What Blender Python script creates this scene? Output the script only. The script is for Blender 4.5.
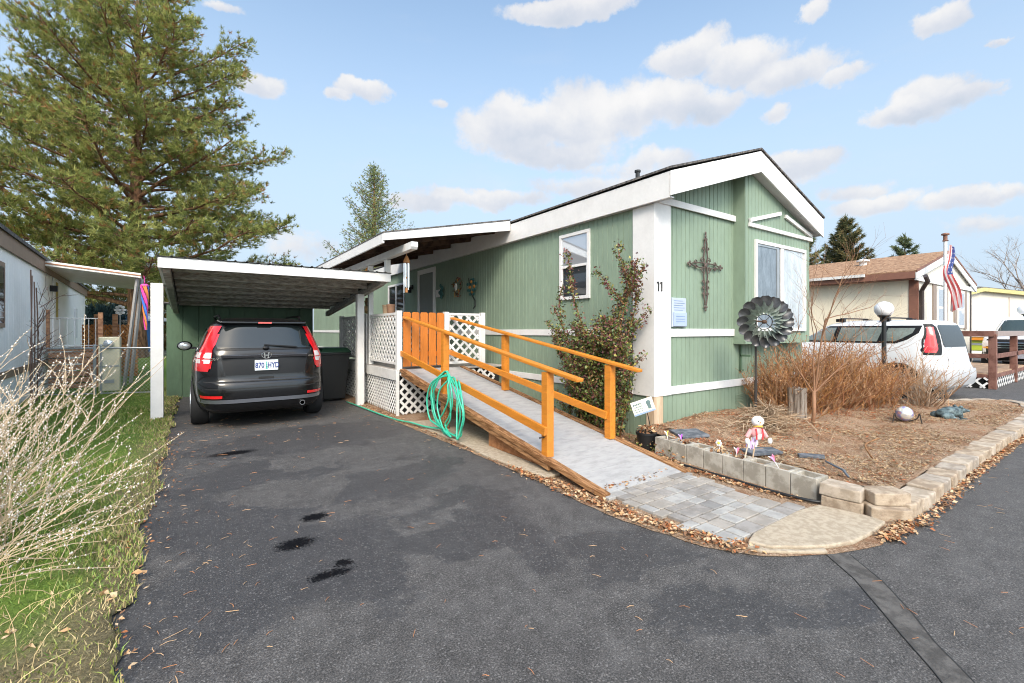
import bpy, bmesh, math, random
import numpy as np
from mathutils import Vector, Matrix
random.seed(7); RNG = np.random.default_rng(7)
R = math.radians; PI = math.pi
for o in list(bpy.data.objects): bpy.data.objects.remove(o)
SC = bpy.context.scene; COL = SC.collection

# ---------------------------------------------------------------- camera, sky, sun, exposure
TH = R(34.86); FW = Vector((math.sin(TH), math.cos(TH), 0)); RT = Vector((math.cos(TH), -math.sin(TH), 0))
cam = bpy.data.cameras.new('camera'); camo = bpy.data.objects.new('camera', cam); COL.objects.link(camo)
camo.location = (0, 0, 1.45); camo.rotation_euler = (R(90), 0, -TH)
cam.lens = 16.0; cam.sensor_width = 36; cam.shift_y = -0.0107; cam.clip_start = 0.05; cam.clip_end = 3000
SC.camera = camo
SUN_AZ = R(216); SUN_EL = R(40)          # azimuth clockwise from +y: the sun stands left of and behind the camera
world = bpy.data.worlds.new('World'); SC.world = world; world.use_nodes = True
SKY_STRENGTH = 0.15; SUN_STRENGTH = 1.0; EXPOSURE = 0.8
sun = bpy.data.lights.new('sun', 'SUN'); sun.energy = SUN_STRENGTH; sun.angle = R(18); sun.color = (1, 0.955, 0.89)
suno = bpy.data.objects.new('sun', sun); COL.objects.link(suno)
sd = Vector((math.sin(SUN_AZ)*math.cos(SUN_EL), math.cos(SUN_AZ)*math.cos(SUN_EL), math.sin(SUN_EL)))
suno.rotation_euler = sd.to_track_quat('Z', 'Y').to_euler(); suno.location = sd*40
SC.view_settings.view_transform = 'Standard'; SC.view_settings.look = 'None'
SC.view_settings.exposure = EXPOSURE; SC.view_settings.gamma = 1
SC.view_settings.use_curve_mapping = False
SC.render.engine = 'CYCLES'; SC.cycles.filter_width = 1.05

class NT:
    """small node-tree helper"""
    def __init__(s, tree): s.t = tree; s.n = tree.nodes; s.l = tree.links
    def new(s, typ, **kw):
        n = s.n.new(typ)
        for k, v in kw.items():
            if k.startswith('i_'):
                key = k[2:]; key = int(key) if key.isdigit() else key
                s.put(n.inputs[key], v)
            else: setattr(n, k, v)
        return n
    def put(s, sock, v):
        if isinstance(v, bpy.types.NodeSocket): s.l.new(v, sock)
        else: sock.default_value = v
    def m(s, op, a, b=None, c=None, clamp=False):
        n = s.n.new('ShaderNodeMath'); n.operation = op; n.use_clamp = clamp
        s.put(n.inputs[0], a)
        if b is not None: s.put(n.inputs[1], b)
        if c is not None: s.put(n.inputs[2], c)
        return n.outputs[0]
    def vm(s, op, a, b=None):
        n = s.n.new('ShaderNodeVectorMath'); n.operation = op; s.put(n.inputs[0], a)
        if b is not None: s.put(n.inputs[1], b)
        return n.outputs[1] if op in ('LENGTH', 'DOT_PRODUCT') else n.outputs[0]
    def noise(s, vec, scale, detail=3, rough=.5, dist=0, out=0):
        n = s.n.new('ShaderNodeTexNoise'); s.put(n.inputs['Vector'], vec)
        n.inputs['Scale'].default_value = scale; n.inputs['Detail'].default_value = detail
        n.inputs['Roughness'].default_value = rough; n.inputs['Distortion'].default_value = dist
        return n.outputs[out]
    def ramp(s, fac, pts, interp='LINEAR'):
        n = s.n.new('ShaderNodeValToRGB'); n.color_ramp.interpolation = interp
        e = n.color_ramp.elements
        while len(e) < len(pts): e.new(.5)
        for k, (p, c) in enumerate(pts):
            e[k].position = p; e[k].color = (c[0], c[1], c[2], 1) if hasattr(c, '__len__') else (c, c, c, 1)
        s.put(n.inputs[0], fac); return n.outputs[0]
    def mix(s, fac, a, b, mode='MIX'):
        n = s.n.new('ShaderNodeMix'); n.data_type = 'RGBA'; n.blend_type = mode
        s.put(n.inputs[0], fac); s.put(n.inputs[6], a if isinstance(a, bpy.types.NodeSocket) else (*a[:3], 1))
        s.put(n.inputs[7], b if isinstance(b, bpy.types.NodeSocket) else (*b[:3], 1)); return n.outputs[2]
    def smooth(s, v, a, b):
        n = s.n.new('ShaderNodeMapRange'); n.interpolation_type = 'SMOOTHSTEP'
        s.put(n.inputs[0], v); n.inputs[1].default_value = a; n.inputs[2].default_value = b
        return n.outputs[0]

# sky: physical sky with a broken layer of fair-weather clouds by direction
w = NT(world.node_tree); bg = world.node_tree.nodes['Background']
sky = w.new('ShaderNodeTexSky', sky_type='NISHITA', sun_disc=False)
sky.sun_elevation = SUN_EL; sky.sun_rotation = SUN_AZ; sky.air_density = 1.0; sky.dust_density = 1.6; sky.ozone_density = 1.3
tc = w.new('ShaderNodeTexCoord'); dirv = tc.outputs['Generated']
sep = w.new('ShaderNodeSeparateXYZ'); w.put(sep.inputs[0], dirv)
az = w.m('ARCTAN2', sep.outputs[0], sep.outputs[1]); el = w.m('ARCSINE', sep.outputs[2])
warp = w.noise(dirv, 6.5, 7, .62, out=1); ws = w.new('ShaderNodeSeparateXYZ'); w.put(ws.inputs[0], warp)
fine = w.noise(dirv, 15, 9, .66)
azw = w.m('ADD', az, w.m('MULTIPLY', w.m('SUBTRACT', ws.outputs[0], .5), .17))
elw = w.m('ADD', el, w.m('MULTIPLY', w.m('SUBTRACT', ws.outputs[1], .5), .085))
CL = [  # azimuth deg, elevation deg, half width deg, half height deg, density
 (35.9,24.0,7.8,3.6,1.0), (44.6,24.7,8.5,3.7,1), (52.9,25.2,6.8,2.7,0.95), (58.9,24.6,4.7,1.9,0.9), (40.9,21.3,8.7,2.0,0.85), (66.7,22.5,1.5,0.9,0.6), (56.2,29.4,5.7,2.1,1), (62.0,27.9,6.0,2.1,0.95), (67.2,25.8,4.9,1.7,0.9), (71.5,24.5,1.8,0.8,0.5), (77.4,20.9,3.8,2.1,1), (80.4,20.5,1.9,1.2,0.8), (75.7,20.3,2.9,1.2,0.8), (77.8,26.8,2.2,1.3,0.95), (69.6,30.0,1.7,0.9,0.8), (41.5,35.1,9.2,1.2,0.95), (82.1,23.9,0.7,0.4,0.6), (6.1,25.4,2.5,1.3,0.9), (17.2,26.7,3.2,1.3,0.95), (14.7,25.8,1.8,0.7,0.6), (24.9,26.3,1.0,0.5,0.4), (30.8,16.0,9.9,1.3,0.8), (24.6,15.2,4.9,1.2,0.6), (67.2,17.6,4.5,1.5,0.85), (62.5,16.5,7.9,1.4,0.7), (45.8,17.4,9.6,1.6,0.55), (50.6,19.3,7.0,1.3,0.6), (73.8,12.1,4.6,1.3,0.8), (79.4,11.5,3.8,1.0,0.7), (82.4,11.8,2.3,0.8,0.7), (71.5,13.9,3.2,1.0,0.5), (81.3,9.3,3.6,0.8,0.5), (9.9,9.7,4.1,2.2,0.5), (1.7,31.2,2.6,0.5,0.5), (-6.2,19.2,2.5,1.2,0.4), (-9.9,17.0,1.9,1.0,0.35),
 (112,30,12,5,.9),(135,22,14,5,.9),(170,30,14,6,.9),(-60,28,14,5,.8),(-95,35,12,6,.8),(-140,25,16,6,.9),(95,50,14,7,.8),(20,65,16,8,.5)]
acc = None; vacc = None
for a, e, hw, hh, dn in CL:
    du = w.m('DIVIDE', w.m('SUBTRACT', azw, R(a)), R(hw)); dv = w.m('DIVIDE', w.m('SUBTRACT', elw, R(e)), R(hh))
    # flat bottoms: stretch the lower half
    r2 = w.m('ADD', w.m('MULTIPLY', du, du), w.m('MULTIPLY', dv, dv))
    val = w.m('MULTIPLY', w.m('SUBTRACT', 1.0, r2), dn)
    acc = val if acc is None else w.m('MAXIMUM', acc, val)
    wt = w.m('MULTIPLY', w.m('MAXIMUM', val, 0.0), dv)
    vacc = wt if vacc is None else w.m('ADD', vacc, wt)
field = w.m('ADD', acc, w.m('MULTIPLY', w.m('SUBTRACT', fine, .5), 1.9))
mask = w.smooth(field, -.15, .52)
thin = w.m('MULTIPLY', w.smooth(w.noise(w.vm('MULTIPLY', dirv, (1, 1, 3.5)), 2.6, 7, .6), .5, .85), .30)
hor = w.m('MULTIPLY', w.smooth(el, R(46), R(4)), .93)
shade = w.m('ADD', w.m('MULTIPLY', vacc, 1.1), w.m('MULTIPLY', w.m('SUBTRACT', w.noise(dirv, 9, 6, .6), .5), 2.2))
ccol = w.ramp(w.m('ADD', w.m('MULTIPLY', shade, .5), .52, clamp=True), [(0, (2.25, 2.50, 2.90)), (.4, (2.85, 2.95, 3.2)), (.75, (3.6, 3.55, 3.52)), (1, (3.9, 3.8, 3.7))])
tint = w.mix(1.0, sky.outputs[0], (1.26, 1.27, 1.16), 'MULTIPLY')
hazy = w.mix(hor, tint, (2.35, 2.90, 3.55))
back = w.smooth(w.vm('DOT_PRODUCT', dirv, (.05, -.80, .60)), .22, .95)      # added sky brightness behind and above the camera, as fill light
glow = [w.m('ADD', 1.0, w.m('MULTIPLY', back, g_)) for g_ in (1.75, 1.62, 1.42)]
skc = w.mix(w.m('MAXIMUM', w.m('MULTIPLY', mask, .92), thin), hazy, ccol)
gl = w.new('ShaderNodeCombineXYZ'); [w.put(gl.inputs[i], glow[i]) for i in range(3)]
w.put(bg.inputs[0], w.mix(1.0, skc, gl.outputs[0], 'MULTIPLY')); bg.inputs[1].default_value = SKY_STRENGTH

# ---------------------------------------------------------------- materials
MC = {}
def M(name, col=(.5,.5,.5), rough=.6, metal=0.0, var=.12, vs=6, bump=0.0, bs=60, spec=.5, coat=0, trans=0, emit=None, stretch=None, alpha=1):
    if name in MC: return MC[name]
    m = bpy.data.materials.new(name); m.use_nodes = True; t = NT(m.node_tree)
    p = m.node_tree.nodes['Principled BSDF']; MC[name] = m
    g = t.new('ShaderNodeNewGeometry'); pos = g.outputs['Position']
    v = t.vm('MULTIPLY', pos, stretch) if stretch else pos
    if var:
        n = t.m('ADD', t.m('MULTIPLY', t.noise(v, vs, 5, .6), .65), t.m('MULTIPLY', t.noise(v, vs*7.3, 3, .6), .35))
        lo = tuple(c*(1-var*1.6) for c in col); hi = tuple(min(1, c*(1+var*1.4)) for c in col)
        t.put(p.inputs['Base Color'], t.ramp(n, [(.28, lo), (.72, hi)]))
    else: p.inputs['Base Color'].default_value = (*col, 1)
    p.inputs['Roughness'].default_value = rough; p.inputs['Metallic'].default_value = metal
    p.inputs['Specular IOR Level'].default_value = spec; p.inputs['Coat Weight'].default_value = coat
    if trans: p.inputs['Transmission Weight'].default_value = trans
    if bump:
        b = t.new('ShaderNodeBump'); b.inputs['Strength'].default_value = min(1, bump); b.inputs['Distance'].default_value = .01
        t.put(b.inputs['Height'], t.noise(v, bs, 4, .6)); t.put(p.inputs['Normal'], b.outputs[0])
    return m
def sheet_mat(name, builder):
    m = bpy.data.materials.new(name); m.use_nodes = True; MC[name] = m
    t = NT(m.node_tree); p = m.node_tree.nodes['Principled BSDF']
    g = t.new('ShaderNodeNewGeometry'); builder(t, p, g.outputs['Position']); return m
def two(name, c1, c2, rough=.8, scale=6, bump=.3, bs=80, a=.4, b=.6, spec=.3, stretch=None):
    def f(t, p, pos):
        v = t.vm('MULTIPLY', pos, stretch) if stretch else pos
        t.put(p.inputs['Base Color'], t.mix(t.smooth(t.noise(v, scale, 6, .65), a, b), c1, c2))
        p.inputs['Roughness'].default_value = rough; p.inputs['Specular IOR Level'].default_value = spec
        bn = t.new('ShaderNodeBump'); bn.inputs['Strength'].default_value = bump; bn.inputs['Distance'].default_value = .01
        t.put(bn.inputs['Height'], t.noise(v, bs, 5, .6)); t.put(p.inputs['Normal'], bn.outputs[0])
    return sheet_mat(name, f)
def blobs(t, pos, lst):
    acc = None
    for cx, cy, rx, ry in lst:
        v = t.vm('MULTIPLY', t.vm('SUBTRACT', pos, (cx, cy, 0)), (1/rx, 1/ry, 0))
        val = t.m('SUBTRACT', 1.0, t.vm('LENGTH', v)); acc = val if acc is None else t.m('MAXIMUM', acc, val)
    return acc
def asphalt_b(t, p, pos):
    raw = pos; wv = t.vm('SUBTRACT', t.noise(pos, 1.6, 4, .6, out=1), (.5,.5,.5)); wv2 = t.vm('SUBTRACT', t.noise(pos, 11, 6, .75, out=1), (.5,.5,.5))
    wp = t.vm('ADD', pos, t.vm('ADD', t.vm('MULTIPLY', wv, (1.5,1.5,0)), t.vm('MULTIPLY', wv2, (.30,.30,0))))
    op = t.vm('ADD', pos, t.vm('MULTIPLY', t.vm('SUBTRACT', t.noise(pos, 22, 5, .8, out=1), (.5,.5,.5)), (.22,.16,0)))
    big = t.noise(pos, .9, 5, .6); agg = t.noise(pos, 115, 3, .75); med = t.noise(pos, 9, 6, .65)
    wet = blobs(t, wp, [(.35,3.1,.85,.65),(1.2,3.0,.95,.62),(1.75,2.75,.62,.55),(.2,4.0,.5,1.1),(1.9,3.4,.5,.42),(1.5,4.3,.9,.45),(2.3,2.0,.5,.3),(.5,5.2,1.0,.6),
        (2.25,1.25,.42,.24),(2.75,1.05,.35,.2),(1.2,6.6,1.4,.9),(.0,2.6,.4,.4),(2.2,4.6,.5,.3)])
    dry = blobs(t, wp, [(.65,4.5,.55,.5),(1.45,3.25,.38,.2),(1.35,2.55,.25,.22),(1.0,5.4,.4,.25)])
    wf = t.m('ADD', t.m('SUBTRACT', wet, t.m('MULTIPLY', t.m('MAXIMUM', dry, 0), 2.2)), t.m('MULTIPLY', t.m('SUBTRACT', t.noise(pos, 3.2, 9, .72), .5), 1.3))
    wetm = t.smooth(t.m('ADD', wf, t.m('MULTIPLY', t.m('SUBTRACT', t.noise(raw, 38, 4, .8), .5), .9)), -.05, .30)
    oil = blobs(t, op, [(.76,3.78,.14,.11),(.56,3.38,.17,.13),(.66,2.84,.18,.07),(.37,6.3,.34,.14),(.76,2.93,.09,.06)])
    of = t.m('ADD', oil, t.m('MULTIPLY', t.m('SUBTRACT', t.noise(pos, 70, 4, .75), .5), 1.5)); oilm = t.smooth(of, .10, .55)
    base = t.ramp(t.m('ADD', t.m('MULTIPLY', agg, .72), t.m('ADD', t.m('MULTIPLY', med, .21), t.m('MULTIPLY', big, .07))), [(.38, (.022,.0208,.020)), (.50, (.061,.057,.0545)), (.62, (.150,.140,.133))])
    dust = t.mix(t.m('MULTIPLY', t.smooth(t.noise(pos, 2.3, 9, .75), .44, .72), .22), base, (.17,.165,.16))
    c = t.mix(t.m('MULTIPLY', wetm, .52), dust, (.026,.026,.029))
    vo = t.new('ShaderNodeTexVoronoi'); vo.inputs['Scale'].default_value = 80; t.put(vo.inputs['Vector'], t.vm('ADD', raw, t.vm('MULTIPLY', t.noise(raw, 40, 2, .5, out=1), (.02,.02,0))))
    vs_ = t.new('ShaderNodeSeparateXYZ'); t.put(vs_.inputs[0], vo.outputs['Color'])
    peb = t.m('MULTIPLY', t.smooth(vo.outputs['Distance'], .46, .30), t.smooth(vs_.outputs[0], .60, .80))
    pit = t.m('MULTIPLY', t.smooth(vo.outputs['Distance'], .50, .34), t.smooth(vs_.outputs[1], .62, .80))
    speck = t.smooth(t.noise(pos, 75, 2, .6), .64, .72)
    c = t.mix(t.m('MULTIPLY', speck, .55), c, (.31,.30,.29))
    c = t.mix(t.m('MULTIPLY', peb, .38), c, (.27,.255,.245)); c = t.mix(t.m('MULTIPLY', pit, .45), c, (.018,.017,.017))
    c = t.mix(oilm, c, (.004,.004,.005))
    t.put(p.inputs['Base Color'], c)
    t.put(p.inputs['Roughness'], t.m('SUBTRACT', t.m('SUBTRACT', .82, t.m('MULTIPLY', wetm, .22)), t.m('MULTIPLY', oilm, .1)))
    t.put(p.inputs['Specular IOR Level'], t.m('SUBTRACT', .42, t.m('MULTIPLY', oilm, .34)))
    bn = t.new('ShaderNodeBump'); bn.inputs['Strength'].default_value = .55; bn.inputs['Distance'].default_value = .006
    t.put(bn.inputs['Height'], t.m('ADD', agg, t.m('MULTIPLY', t.noise(pos, 60, 3, .6), .8))); t.put(p.inputs['Normal'], bn.outputs[0])
ASPH = sheet_mat('asphalt', asphalt_b)
def soil_b(t, p, pos):
    a = t.noise(pos, 3.0, 7, .65); b = t.noise(pos, 70, 5, .75)
    c = t.ramp(b, [(.30, (.08,.048,.028)), (.5, (.33,.22,.14)), (.70, (.60,.46,.34))])
    red = t.smooth(a, .48, .62)
    c = t.mix(t.m('MULTIPLY', red, .5), c, (.20,.075,.030))
    t.put(p.inputs['Base Color'], c); p.inputs['Roughness'].default_value = .95; p.inputs['Specular IOR Level'].default_value = .15
    bn = t.new('ShaderNodeBump'); bn.inputs['Strength'].default_value = .9; bn.inputs['Distance'].default_value = .02
    t.put(bn.inputs['Height'], b); t.put(p.inputs['Normal'], bn.outputs[0])
SOIL = sheet_mat('garden_soil', soil_b)
def lawn_b(t, p, pos):
    a = t.noise(pos, 1.3, 7, .7); b = t.noise(pos, 60, 5, .7)
    s = t.new('ShaderNodeSeparateXYZ'); t.put(s.inputs[0], pos)
    edge = t.smooth(t.m('ADD', s.outputs[0], t.m('MULTIPLY', t.m('SUBTRACT', a, .5), .7)), -.75, -.35)
    near = t.smooth(t.m('ADD', s.outputs[1], t.m('MULTIPLY', t.m('SUBTRACT', a, .5), 1.2)), 3.3, 2.6)
    gcol = t.ramp(b, [(.25, (.045,.080,.012)), (.6, (.13,.20,.035)), (.85, (.25,.29,.09))])
    dcol = t.ramp(b, [(.25, (.06,.042,.026)), (.6, (.21,.155,.10)), (.85, (.42,.34,.24))])
    f = t.m('MAXIMUM', edge, t.m('MAXIMUM', near, t.smooth(a, .60, .72)))
    t.put(p.inputs['Base Color'], t.mix(t.m('MULTIPLY', f, .85), gcol, dcol)); p.inputs['Roughness'].default_value = .95
    p.inputs['Specular IOR Level'].default_value = .15
    bn = t.new('ShaderNodeBump'); bn.inputs['Strength'].default_value = .8; bn.inputs['Distance'].default_value = .02
    t.put(bn.inputs['Height'], b); t.put(p.inputs['Normal'], bn.outputs[0])
LAWN = sheet_mat('lawn_ground', lawn_b)
GREEN = M('green_siding_paint', (.210,.280,.208), .62, var=.11, vs=1.7, bump=.25, bs=90, stretch=(1,1,.35))
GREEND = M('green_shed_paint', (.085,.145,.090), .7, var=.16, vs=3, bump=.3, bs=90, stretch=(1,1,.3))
WHITE = M('white_trim_paint', (.70,.69,.68), .5, var=.06, vs=3, bump=.12, bs=120)
WHITEW = M('weathered_white_paint', (.66,.655,.64), .6, var=.09, vs=7, bump=.3, bs=90)
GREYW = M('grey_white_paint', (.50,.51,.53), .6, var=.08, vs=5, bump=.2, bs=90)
ORANGE = M('orange_rail_paint', (.58,.205,.018), .52, var=.17, vs=3, bump=.4, bs=40, stretch=(7,.8,7))
ORANGED = M('orange_gate_stain', (.50,.150,.016), .55, var=.16, vs=9, bump=.35, bs=50, stretch=(1,1,.12))
SHING = two('roof_shingles', (.06,.055,.055), (.17,.155,.145), .9, 22, .5, 120)
TANW = two('raw_plywood', (.46,.34,.23), (.62,.49,.36), .8, 9, .2, 90, stretch=(1,1,.15))
BROWNW = two('brown_ramp_wood', (.16,.07,.025), (.36,.19,.085), .75, 7, .3, 90, stretch=(6,.6,6))
GLASS = M('window_glass', (.55,.58,.62), .04, var=0, spec=1.0, metal=.55)
GLASSD = M('dark_window_glass', (.025,.03,.035), .04, var=0, spec=.9)
CURT = M('sheer_curtain', (.42,.46,.50), .7, var=.15, vs=5, stretch=(6,6,1))
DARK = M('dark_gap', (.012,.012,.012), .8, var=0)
BLACKP = M('black_plastic', (.012,.013,.014), .45, var=.1)
RUBBER = M('tyre_rubber', (.014,.014,.015), .8, var=.1, bump=.2)
CHROME = M('chrome', (.75,.76,.78), .12, 1.0, var=0)
STEEL = M('galvanised_steel', (.42,.44,.45), .4, .7, var=.1)
CONC = two('grey_concrete', (.27,.255,.235), (.43,.41,.38), .9, 8, .5, 140)
LATT = WHITE
def mats_list(*m): return list(m)

# ---------------------------------------------------------------- mesh helpers
class MB:
    def __init__(s): s.v = []; s.f = []; s.mi = []; s.cur = 0
    def add(s, vs, fs):
        b = len(s.v); s.v += [tuple(q) for q in vs]; s.f += [tuple(b+i for i in f) for f in fs]; s.mi += [s.cur]*len(fs); return s
    def box(s, x0, x1, y0, y1, z0, z1):
        vs = [(x0,y0,z0),(x1,y0,z0),(x1,y1,z0),(x0,y1,z0),(x0,y0,z1),(x1,y0,z1),(x1,y1,z1),(x0,y1,z1)]
        return s.add(vs, [(0,3,2,1),(4,5,6,7),(0,1,5,4),(1,2,6,5),(2,3,7,6),(3,0,4,7)])
    def obox(s, c, u, v, wv):
        c, u, v, wv = map(Vector, (c, u, v, wv)); vs = []
        for k in (-1, 1):
            for a, b in ((-1,-1),(1,-1),(1,1),(-1,1)): vs.append(c + u*a + v*b + wv*k)
        return s.add(vs, [(0,3,2,1),(4,5,6,7),(0,1,5,4),(1,2,6,5),(2,3,7,6),(3,0,4,7)])
    def beam(s, p, q, wd, ht, up=(0,0,1)):
        p, q, up = Vector(p), Vector(q), Vector(up); d = (q-p); L = d.length; d.normalize()
        sd_ = d.cross(up)
        if sd_.length < 1e-4: sd_ = d.cross(Vector((1,0,0)))
        sd_.normalize(); u2 = sd_.cross(d).normalized()
        return s.obox((p+q)/2, sd_*wd/2, u2*ht/2, d*L/2)
    def prism(s, poly, vec):
        n = len(poly); vec = Vector(vec); a = [Vector(q) for q in poly]
        return s.add(a+[q+vec for q in a], [tuple(range(n))[::-1], tuple(range(n, 2*n))] + [(i, (i+1) % n, n+(i+1) % n, n+i) for i in range(n)])
    def tube(s, pts, rad, seg=6, caps=True):
        pts = [Vector(q) for q in pts]; n = len(pts)
        if not hasattr(rad, '__len__'): rad = [rad]*n
        ref = None; vs = []
        for i, q in enumerate(pts):
            d = (pts[min(i+1, n-1)]-pts[max(i-1, 0)])
            d = d.normalized() if d.length > 1e-9 else Vector((0,0,1))
            if ref is None: ref = d.orthogonal().normalized()
            ref = (ref - d*ref.dot(d)); ref = ref.normalized() if ref.length > 1e-6 else d.orthogonal().normalized()
            bb = d.cross(ref)
            for k in range(seg):
                a = 2*PI*k/seg; vs.append(q + (ref*math.cos(a)+bb*math.sin(a))*rad[i])
        fs = [(i*seg+k, i*seg+(k+1) % seg, (i+1)*seg+(k+1) % seg, (i+1)*seg+k) for i in range(n-1) for k in range(seg)]
        if caps: fs += [tuple(range(seg))[::-1], tuple((n-1)*seg+k for k in range(seg))]
        return s.add(vs, fs)
    def lathe(s, c, prof, seg=20, axis='z'):
        c = Vector(c); vs = []
        for r_, h in prof:
            for k in range(seg):
                a = 2*PI*k/seg; u, v = r_*math.cos(a), r_*math.sin(a)
                vs.append(c + (Vector((u,v,h)) if axis == 'z' else Vector((h,u,v)) if axis == 'x' else Vector((v,h,u))))
        n = len(prof)
        fs = [(i*seg+k, i*seg+(k+1) % seg, (i+1)*seg+(k+1) % seg, (i+1)*seg+k) for i in range(n-1) for k in range(seg)]
        fs += [tuple(range(seg))[::-1], tuple((n-1)*seg+k for k in range(seg))]
        return s.add(vs, fs)
    def ball(s, c, r_, sx=1, sy=1, sz=1, seg=16, rings=10):
        c = Vector(c); vs = []; fs = []
        for i in range(rings+1):
            t = PI*i/rings
            for k in range(seg):
                a = 2*PI*k/seg; vs.append(c+Vector((r_*sx*math.sin(t)*math.cos(a), r_*sy*math.sin(t)*math.sin(a), r_*sz*math.cos(t))))
        for i in range(rings):
            for k in range(seg): fs.append((i*seg+k, (i+1)*seg+k, (i+1)*seg+(k+1) % seg, i*seg+(k+1) % seg))
        return s.add(vs, fs)
    def build(s, name, mat, parent=None, local=False, smooth=False, bevel=0):
        me = bpy.data.meshes.new(name)
        v = s.v
        if parent is not None and not local:
            L = parent['_o']; v = [(a[0]-L[0], a[1]-L[1], a[2]-L[2]) for a in v]
        me.from_pydata(v, [], s.f)
        mats = mat if isinstance(mat, list) else [mat]
        for m_ in mats: me.materials.append(m_)
        if len(mats) > 1: me.polygons.foreach_set('material_index', s.mi)
        if smooth: me.polygons.foreach_set('use_smooth', [True]*len(me.polygons))
        bm = bmesh.new(); bm.from_mesh(me); bmesh.ops.recalc_face_normals(bm, faces=bm.faces); bm.to_mesh(me); bm.free()
        me.update(); o = bpy.data.objects.new(name, me); COL.objects.link(o)
        if parent is not None: o.parent = parent; o['_o'] = parent['_o']
        else: o['_o'] = (0.,0.,0.)
        if smooth and smooth != 'full':
            try: me.set_sharp_from_angle(angle=R(40))
            except Exception: pass
        if bevel:
            b = o.modifiers.new('edge', 'BEVEL'); b.width = bevel; b.segments = 2; b.limit_method = 'ANGLE'; b.angle_limit = R(40)
        return o
def npmesh(name, V, F, mat, parent=None, mi=None, local=False):
    """fast mesh of triangles / quads from numpy arrays"""
    me = bpy.data.meshes.new(name); V = np.asarray(V, dtype=np.float32); F = np.asarray(F, dtype=np.int32)
    if parent is not None and not local: V = V - np.array(parent['_o'], dtype=np.float32)
    k = F.shape[1]; me.vertices.add(len(V)); me.vertices.foreach_set('co', V.ravel())
    me.loops.add(F.size); me.loops.foreach_set('vertex_index', F.ravel())
    me.polygons.add(len(F)); me.polygons.foreach_set('loop_start', np.arange(0, F.size, k, dtype=np.int32))
    try: me.polygons.foreach_set('loop_total', np.full(len(F), k, dtype=np.int32))
    except Exception: pass
    mats = mat if isinstance(mat, list) else [mat]
    for m_ in mats: me.materials.append(m_)
    if mi is not None: me.polygons.foreach_set('material_index', np.asarray(mi, dtype=np.int32))
    me.update(calc_edges=True); me.validate()
    o = bpy.data.objects.new(name, me); COL.objects.link(o)
    if parent is not None: o.parent = parent; o['_o'] = parent['_o']
    else: o['_o'] = (0.,0.,0.)
    return o
def tag(o, label=None, cat=None, group=None, kind=None):
    if label: o['label'] = label
    if cat: o['category'] = cat
    if group: o['group'] = group
    if kind: o['kind'] = kind
    return o
def thing(name, label, cat, loc=(0,0,0), group=None):
    o = bpy.data.objects.new(name, None); COL.objects.link(o); o.location = loc; o['_o'] = tuple(float(a) for a in loc)
    o.empty_display_size = .2
    return tag(o, label, cat, group)
def kids(o): return [c for c in bpy.data.objects if c.parent == o]
def copy_tree(o, parent=None):
    ch = kids(o); c = o.copy(); COL.objects.link(c); c.parent = parent
    for k in ch: copy_tree(k, c)
    return c
def place(mb, M4):
    mb.v = [tuple(M4 @ Vector(q)) for q in mb.v]; return mb
def text_mesh(txt, size, depth=.004, font=None):
    cu = bpy.data.curves.new('t', 'FONT'); cu.body = txt; cu.size = size; cu.extrude = depth; cu.align_x = 'CENTER'; cu.align_y = 'CENTER'
    cu.resolution_u = 3; cu.offset = size*.022; ob = bpy.data.objects.new('t', cu); COL.objects.link(ob)
    bpy.context.view_layer.update(); dg = bpy.context.evaluated_depsgraph_get()
    me = bpy.data.meshes.new_from_object(ob.evaluated_get(dg)); bpy.data.objects.remove(ob)
    mb = MB(); mb.add([v.co[:] for v in me.vertices], [tuple(p.vertices) for p in me.polygons]); return mb
def frame_m(origin, xdir, updir):
    x = Vector(xdir).normalized(); u = Vector(updir).normalized(); z = x.cross(u).normalized(); u = z.cross(x)
    m = Matrix((x, u, z)).transposed().to_4x4(); m.translation = Vector(origin); return m
def siding(mb, a, b, nrm, z0, ztop, pitch=.10, groove=.012, depth=.008, seams=1.22):
    """vertical grooved panel from a to b (xy), outward normal nrm; ztop is a number or f(s)"""
    a, b, nrm = Vector((*a, 0)), Vector((*b, 0)), Vector((*nrm, 0)); L = (b-a).length; d = (b-a)/L
    zt = ztop if callable(ztop) else (lambda s_: ztop)
    prof = []; s_ = 0
    while s_ < L-1e-4:
        e = min(L, s_+pitch)
        prof.append((s_, 0))
        gr_ = groove*(2.4 if (round(s_/pitch) % max(1, round(1.22/pitch))) == 0 and pitch < .2 else 1)
        if e-gr_ > s_: prof += [(e-gr_, 0), (e-gr_+.003, -depth), (e-.003, -depth)]
        s_ = e
    prof.append((L, 0)); vs = []
    for t, dd in prof:
        q = a + d*t + nrm*dd; vs += [(q.x, q.y, z0), (q.x, q.y, zt(min(t, L)))]
    n = len(prof); mb.add(vs, [(2*i, 2*i+2, 2*i+3, 2*i+1) for i in range(n-1)]); return mb
def clip_line(p, d, poly):
    t0, t1 = -1e9, 1e9; n = len(poly)
    area = sum(poly[i][0]*poly[(i+1) % n][1]-poly[(i+1) % n][0]*poly[i][1] for i in range(n)); sg = 1 if area > 0 else -1
    for i in range(n):
        ax, ay = poly[i]; bx, by = poly[(i+1) % n]; nx, ny = -(by-ay)*sg, (bx-ax)*sg
        num = (p[0]-ax)*nx+(p[1]-ay)*ny; den = d[0]*nx+d[1]*ny
        if abs(den) < 1e-9:
            if num < 0: return None
        else:
            t = -num/den
            if den > 0: t0 = max(t0, t)
            else: t1 = min(t1, t)
    return (t0, t1) if t1-t0 > .01 else None
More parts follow.
